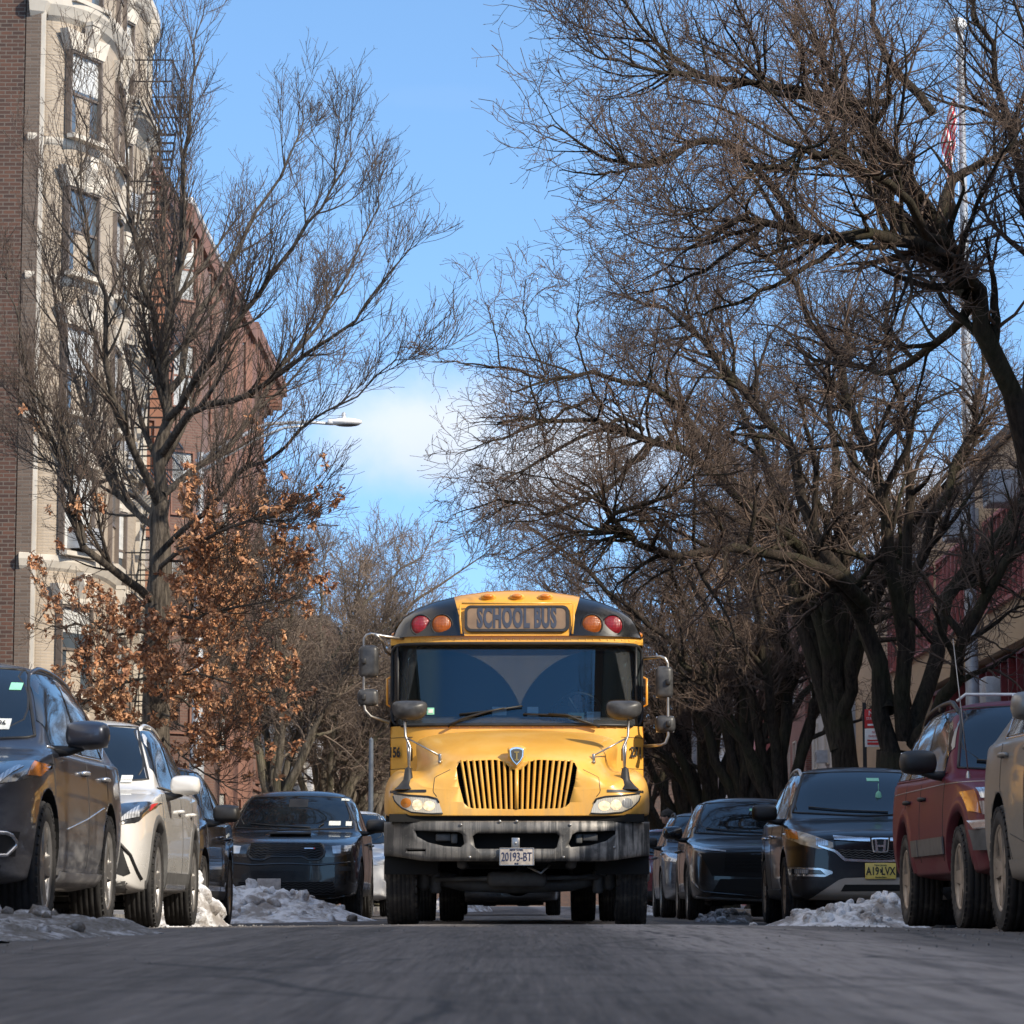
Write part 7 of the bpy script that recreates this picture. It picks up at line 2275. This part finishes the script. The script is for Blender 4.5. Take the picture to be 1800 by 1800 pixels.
def make_buildings():
    make_tan_building()
    X = -9.7
    brownstone('orange-brown terracotta row house next to the tan rounded building', 75.9, 82.4, X - .3, 18.3, 'orange_stone', 6, 2.95, 1.6, 3, 'brownstone', bay=True, seed=1)
    brownstone('pinkish brown row house with a heavy bracketed cornice and snow on its roof', 82.5, 92.5, X, 18.4, 'pinkstone', 6, 2.95, 1.7, 4, 'brownstone', snow=True, bay=True, seed=2)
    brownstone('brownstone row house under the street lamp head', 92.6, 104.0, X, 18.9, 'brownstone', 6, 2.95, 1.7, 4, 'brownstone', bay=True, seed=3, stoop='pinkstone')
    brownstone('farther pink stuccoed row house with a stone stoop', 104.1, 117.0, X, 19.2, 'pinkstone', 6, 2.95, 1.7, 4, 'brownstone', seed=4, stoop='pinkstone')
    plain_block('low dark grey painted brick house beyond the pink stoop', -17, -8.6, 117.2, 126, 8.5, 'grey_brick', 'house', (3.1, 1.6, 4, 1.0, 1.7), 1, 'row_house')
    plain_block('low white painted brick house far on the left', -17, -8.4, 126.2, 138, 9.0, 'white_brick', 'house', (3.1, 1.6, 4, 1.0, 1.7), 1, 'row_house')
    plain_block('distant red brick house far on the left', -17, -8.6, 138.2, 160, 12.5, 'red_brick', 'house', (3.1, 1.6, 6, 1.0, 1.7), 1, 'row_house')
    make_school()
    plain_block('grey stuccoed low building beyond the tan siding', 10.4, 20, 100.3, 112, 8.6, 'grey_stucco', 'building', (3.2, 1.6, 3, 1.2, 1.6), -1)
    plain_block('dark red brick house with window air conditioners on the right', 10.2, 20, 112.2, 126, 11.5, 'red_brick', 'house', (3.0, 1.4, 5, 1.0, 1.7), -1, 'row_house', seed=4)
    plain_block('rose painted storefront house further along the right pavement', 9.8, 20, 126.2, 140, 10.5, 'pink_paint', 'house', (3.0, 1.5, 5, 1.0, 1.7), -1, 'row_house', seed=6)
    plain_block('pale grey house far along the right pavement', 10, 20, 140.2, 158, 12.0, 'grey_stucco', 'house', (3.0, 1.5, 6, 1.0, 1.7), -1, 'row_house', seed=8)
    plain_block('distant brown brick block closing the right side', 10, 20, 158.3, 200, 14, 'brown_brick', 'building', (3.0, 1.5, 12, 1.0, 1.7), -1, seed=9)
    plain_block('distant dark brick building closing the end of the street', -40, 60, 250, 270, 13, 'brown_brick', 'building', None, -1)
    # unseen blocks beside and behind the camera, added to shape shade and windscreen reflections
    plain_block('added taupe shade block beside the nearest right-hand cars, outside the frame', 11.0, 22, 22.7, 31.5, 12.2, 'grey_siding', 'building', None, -1)
    plain_block('lower added taupe shade block next to the tan school, outside the frame', 11.0, 22, 31.7, 56.7, 9.8, 'grey_siding', 'building', None, -1)
    plain_block('low added taupe shade block near the camera on the right, outside the frame', 11.0, 22, 6.6, 22.5, SHADE_LOW, 'grey_siding', 'building', None, -1)
    plain_block('tall added brick shade block behind the camera on the right', 11.0, 22, -40.0, 6.4, 12.6, 'red_brick', 'building', (3.0, 1.5, 10, 1.1, 1.8), -1)
    plain_block('low added brown brick block on the near left, outside the frame', -22, -10.3, -30.0, 40.0, 5.6, 'brown_brick', 'building', (3.0, 1.2, 16, 1.1, 1.8), 1)  # added unseen block, kept low to clear the windscreen reflection


SHADE_LOW = 9.1


def make_furniture():
    # street lamp on the left
    D = 56.0
    b0 = at(343, 1560, D); b0.z = gz(b0.x, D)
    root = empty('street_lamp', b0); tag(root, 'tall steel street lamp with a long curved arm reaching over the road', 'street lamp')
    L = lambda px, py, d=D: at(px, py, d) - b0
    top = L(341, 795); 
    b = MB(); b.lathe([(0, .16), (.5, .16), (.6, .13), (2.6, .125), (2.62, .10), (top.z, .062)], 12, 'Z'); b.lathe([(2.2, .135), (2.9, .130), (2.95, .1)], 12, 'Z'); b.build('pole', M['pole_paint'], root)
    b = MB()
    up = [L(345, 812), L(400, 778), L(470, 745), L(540, 742), L(585, 745)]
    lo = [L(345, 835), L(400, 800), L(450, 772), L(500, 752), L(540, 748)]
    b.tube(up, [.045, .04, .035, .03, .028], 8); b.tube(lo, [.035, .03, .03, .025, .02], 8); b.build('arm', M['galv'], root)
    h = L(608, 742)
    b = MB(); b.ell(h, (.30, .14, .075), 18, 10); b.rbox(h + Vector((-.22, 0, .0)), (.22, .16, .10), .03); b.build('lamp_head', M['white_paint'], root)
    b = MB(); b.ell(h + Vector((.02, 0, -.035)), (.24, .11, .05), 16, 8); b.build('lamp_lens', M['grey_plastic'], root)
    b = MB(); b.lathe([(.0, .04), (.11, .035), (.13, .0)], 10, 'Z', h + Vector((-.04, 0, .06))); b.build('photocell', M['galv'], root)
    # flagpole on the right
    D = 66.0
    b0 = at(1716, 1560, D); b0.z = gz(10, D)
    root = empty('flagpole', b0); tag(root, 'tall white flagpole with ball finial rising through the right-hand branches', 'flagpole')
    H = at(1700, 55, D).z - b0.z
    b = MB(); b.lathe([(0, .30), (.1, .30), (.15, .15), (H * .5, .12), (H, .06)], 14, 'Z'); b.build('pole', M['pole_paint'], root)
    b = MB(); b.ell((-.06, 0, H + .14), (.20, .20, .17), 14, 10); b.build('finial', M['white_paint'], root)
    b = MB(); b.tube([(-.16, -.05, 1.2), (-.10, -.05, H)], .006, 5); b.build('halyard', M['white_paint'], root)
    m, t = MAT('flag_cloth'); M['flag'] = m
    x, y, z = t.sep(t.coord('UV'))
    st = t.math('GREATER_THAN', t.math('FRACT', t.math('MULTIPLY', y, 6.5)), .5)
    t.set(col=t.mix(st, (.78, .77, .76), (.60, .02, .035)), rough=.8)
    ft = at(1680, 165, D).z - b0.z
    me_b = MB(); G = []; UV = []
    for i in range(34):
        v = i / 33; row = []; ru = []
        for j in range(26):
            u = j / 25
            # limp cloth: the fly end sags down beside the pole in deep folds
            x = -.14 - .34 * u * (1 - .45 * v) - .02 * math.sin(v * 9); yv = .13 * math.sin(u * 15 + v * 3) * (1 - v * .4)
            zz = ft - v * 1.15 - 1.05 * u ** 1.3 - .03 * math.sin(u * 12)
            row.append((x, yv - .10, zz)); ru.append((u, v))
        G.append(row); UV += ru
    me_b.grid(G)
    o = me_b.build('flag', M['flag'], None, loc=b0, fix=False)
    me = o.data; uv = me.uv_layers.new(name='UVMap')
    for lp in me.loops: uv.data[lp.index].uv = UV[lp.vertex_index]
    tag(o, 'limp red and white striped flag hanging by the flagpole', 'flag')
    # parking signs
    def sign(label, px, D, y0, y1, w, red, words):
        c = at(px, (y0 + y1) / 2, D); zt, zb = at(px, y0, D).z, at(px, y1, D).z
        g0 = Vector((c.x, D, gz(c.x, D))); r = empty('parking_sign', g0); tag(r, label, 'sign')
        b = MB(); b.box2((-.03, .01, 0), (.03, .06, zt - g0.z + .1)); b.build('post', M['galv'] if not red else M['black'], r)
        zm = (zt + zb) / 2 - g0.z; hh = (zt - zb)
        if red:
            b = MB(); b.rbox((.06 + w / 2 - .06, -.005, zm + hh * .24), (w, .012, hh * .50), .005); p1 = b.build('red_plate', M['red_paint'], r)
            text('lettering', 'NO', hh * .13, M['white_paint'], p1, (w / 2, -.014, zm + hh * .38)); text('lettering', 'STANDING', hh * .07, M['white_paint'], p1, (w / 2, -.014, zm + hh * .24), sx=.8)
            b = MB(); b.box((w / 2, -.014, zm + hh * .08), (w * .7, .004, .03)); b.build('arrow', M['white_paint'], p1)
            b = MB(); b.rbox((w / 2, -.005, zm - hh * .26), (w, .012, hh * .48), .005); p2 = b.build('white_plate', M['white_paint'], r)
        else:
            b = MB(); b.rbox((0, -.005, zm), (w, .012, hh), .005); p2 = b.build('white_plate', M['white_paint'], r)
        zz = zm - hh * .26 if red else zm; xx = w / 2 if red else 0; H2 = hh * .48 if red else hh
        for q, s_ in zip((.30, .08), ('NO', 'PARKING')): text('lettering', s_, H2 * .13, M['red_paint'], p2, (xx, -.014, zz + H2 * q), sx=.8)
        b = MB(); b.box((xx, -.014, zz - H2 * .15), (w * .75, .004, .025)); b.box((xx, -.014, zz - H2 * .32), (w * .75, .004, .04)); b.build('arrow', M['red_paint'], p2)
    sign('red over white parking sign on a dark post by the right-hand trunks', 1520, 50.5, 1246, 1313, .30, True, '')
    sign('small white parking sign with red lettering above the black SUV', 484, 68.0, 1362, 1392, .36, False, '')
    # slim blue-grey post left of the bus
    b0 = at(651, 1560, 62); b0.z = gz(b0.x, 62)
    b = MB(); b.lathe([(0, .06), (.3, .06), (at(651, 1300, 62).z - b0.z, .045)], 10, 'Z'); b.lathe([(at(651, 1300, 62).z - b0.z, .045), (at(651, 1296, 62).z - b0.z, .0)], 10, 'Z')
    o = b.build('lamp_post', M['post_paint'], loc=b0); tag(o, 'slim blue-grey post just left of the bus', 'post')
    # far lamp post on the right
    b0 = at(1222, 1560, 92); b0.z = gz(b0.x, 92)
    b = MB(); b.lathe([(0, .12), (1, .11), (7.5, .06)], 10, 'Z'); b.tube([(0, 0, 7.4), (-.8, 0, 7.9), (-2.0, 0, 8.0)], .04, 8); b.ell((-2.2, 0, 7.98), (.3, .14, .08), 12, 8)
    o = b.build('street_lamp', M['pole_paint'], loc=b0); tag(o, 'pale far street lamp between the dark trees right of the bus', 'street lamp')
make_materials()
M['navy_cloth'] = simple('navy_cloth', (.02, .022, .03), .9)
make_world(); make_sun(); make_camera()
make_ground(); make_snow()
make_bus()
make_cars()
make_pedestrian()
make_trees()
make_buildings()
make_furniture()
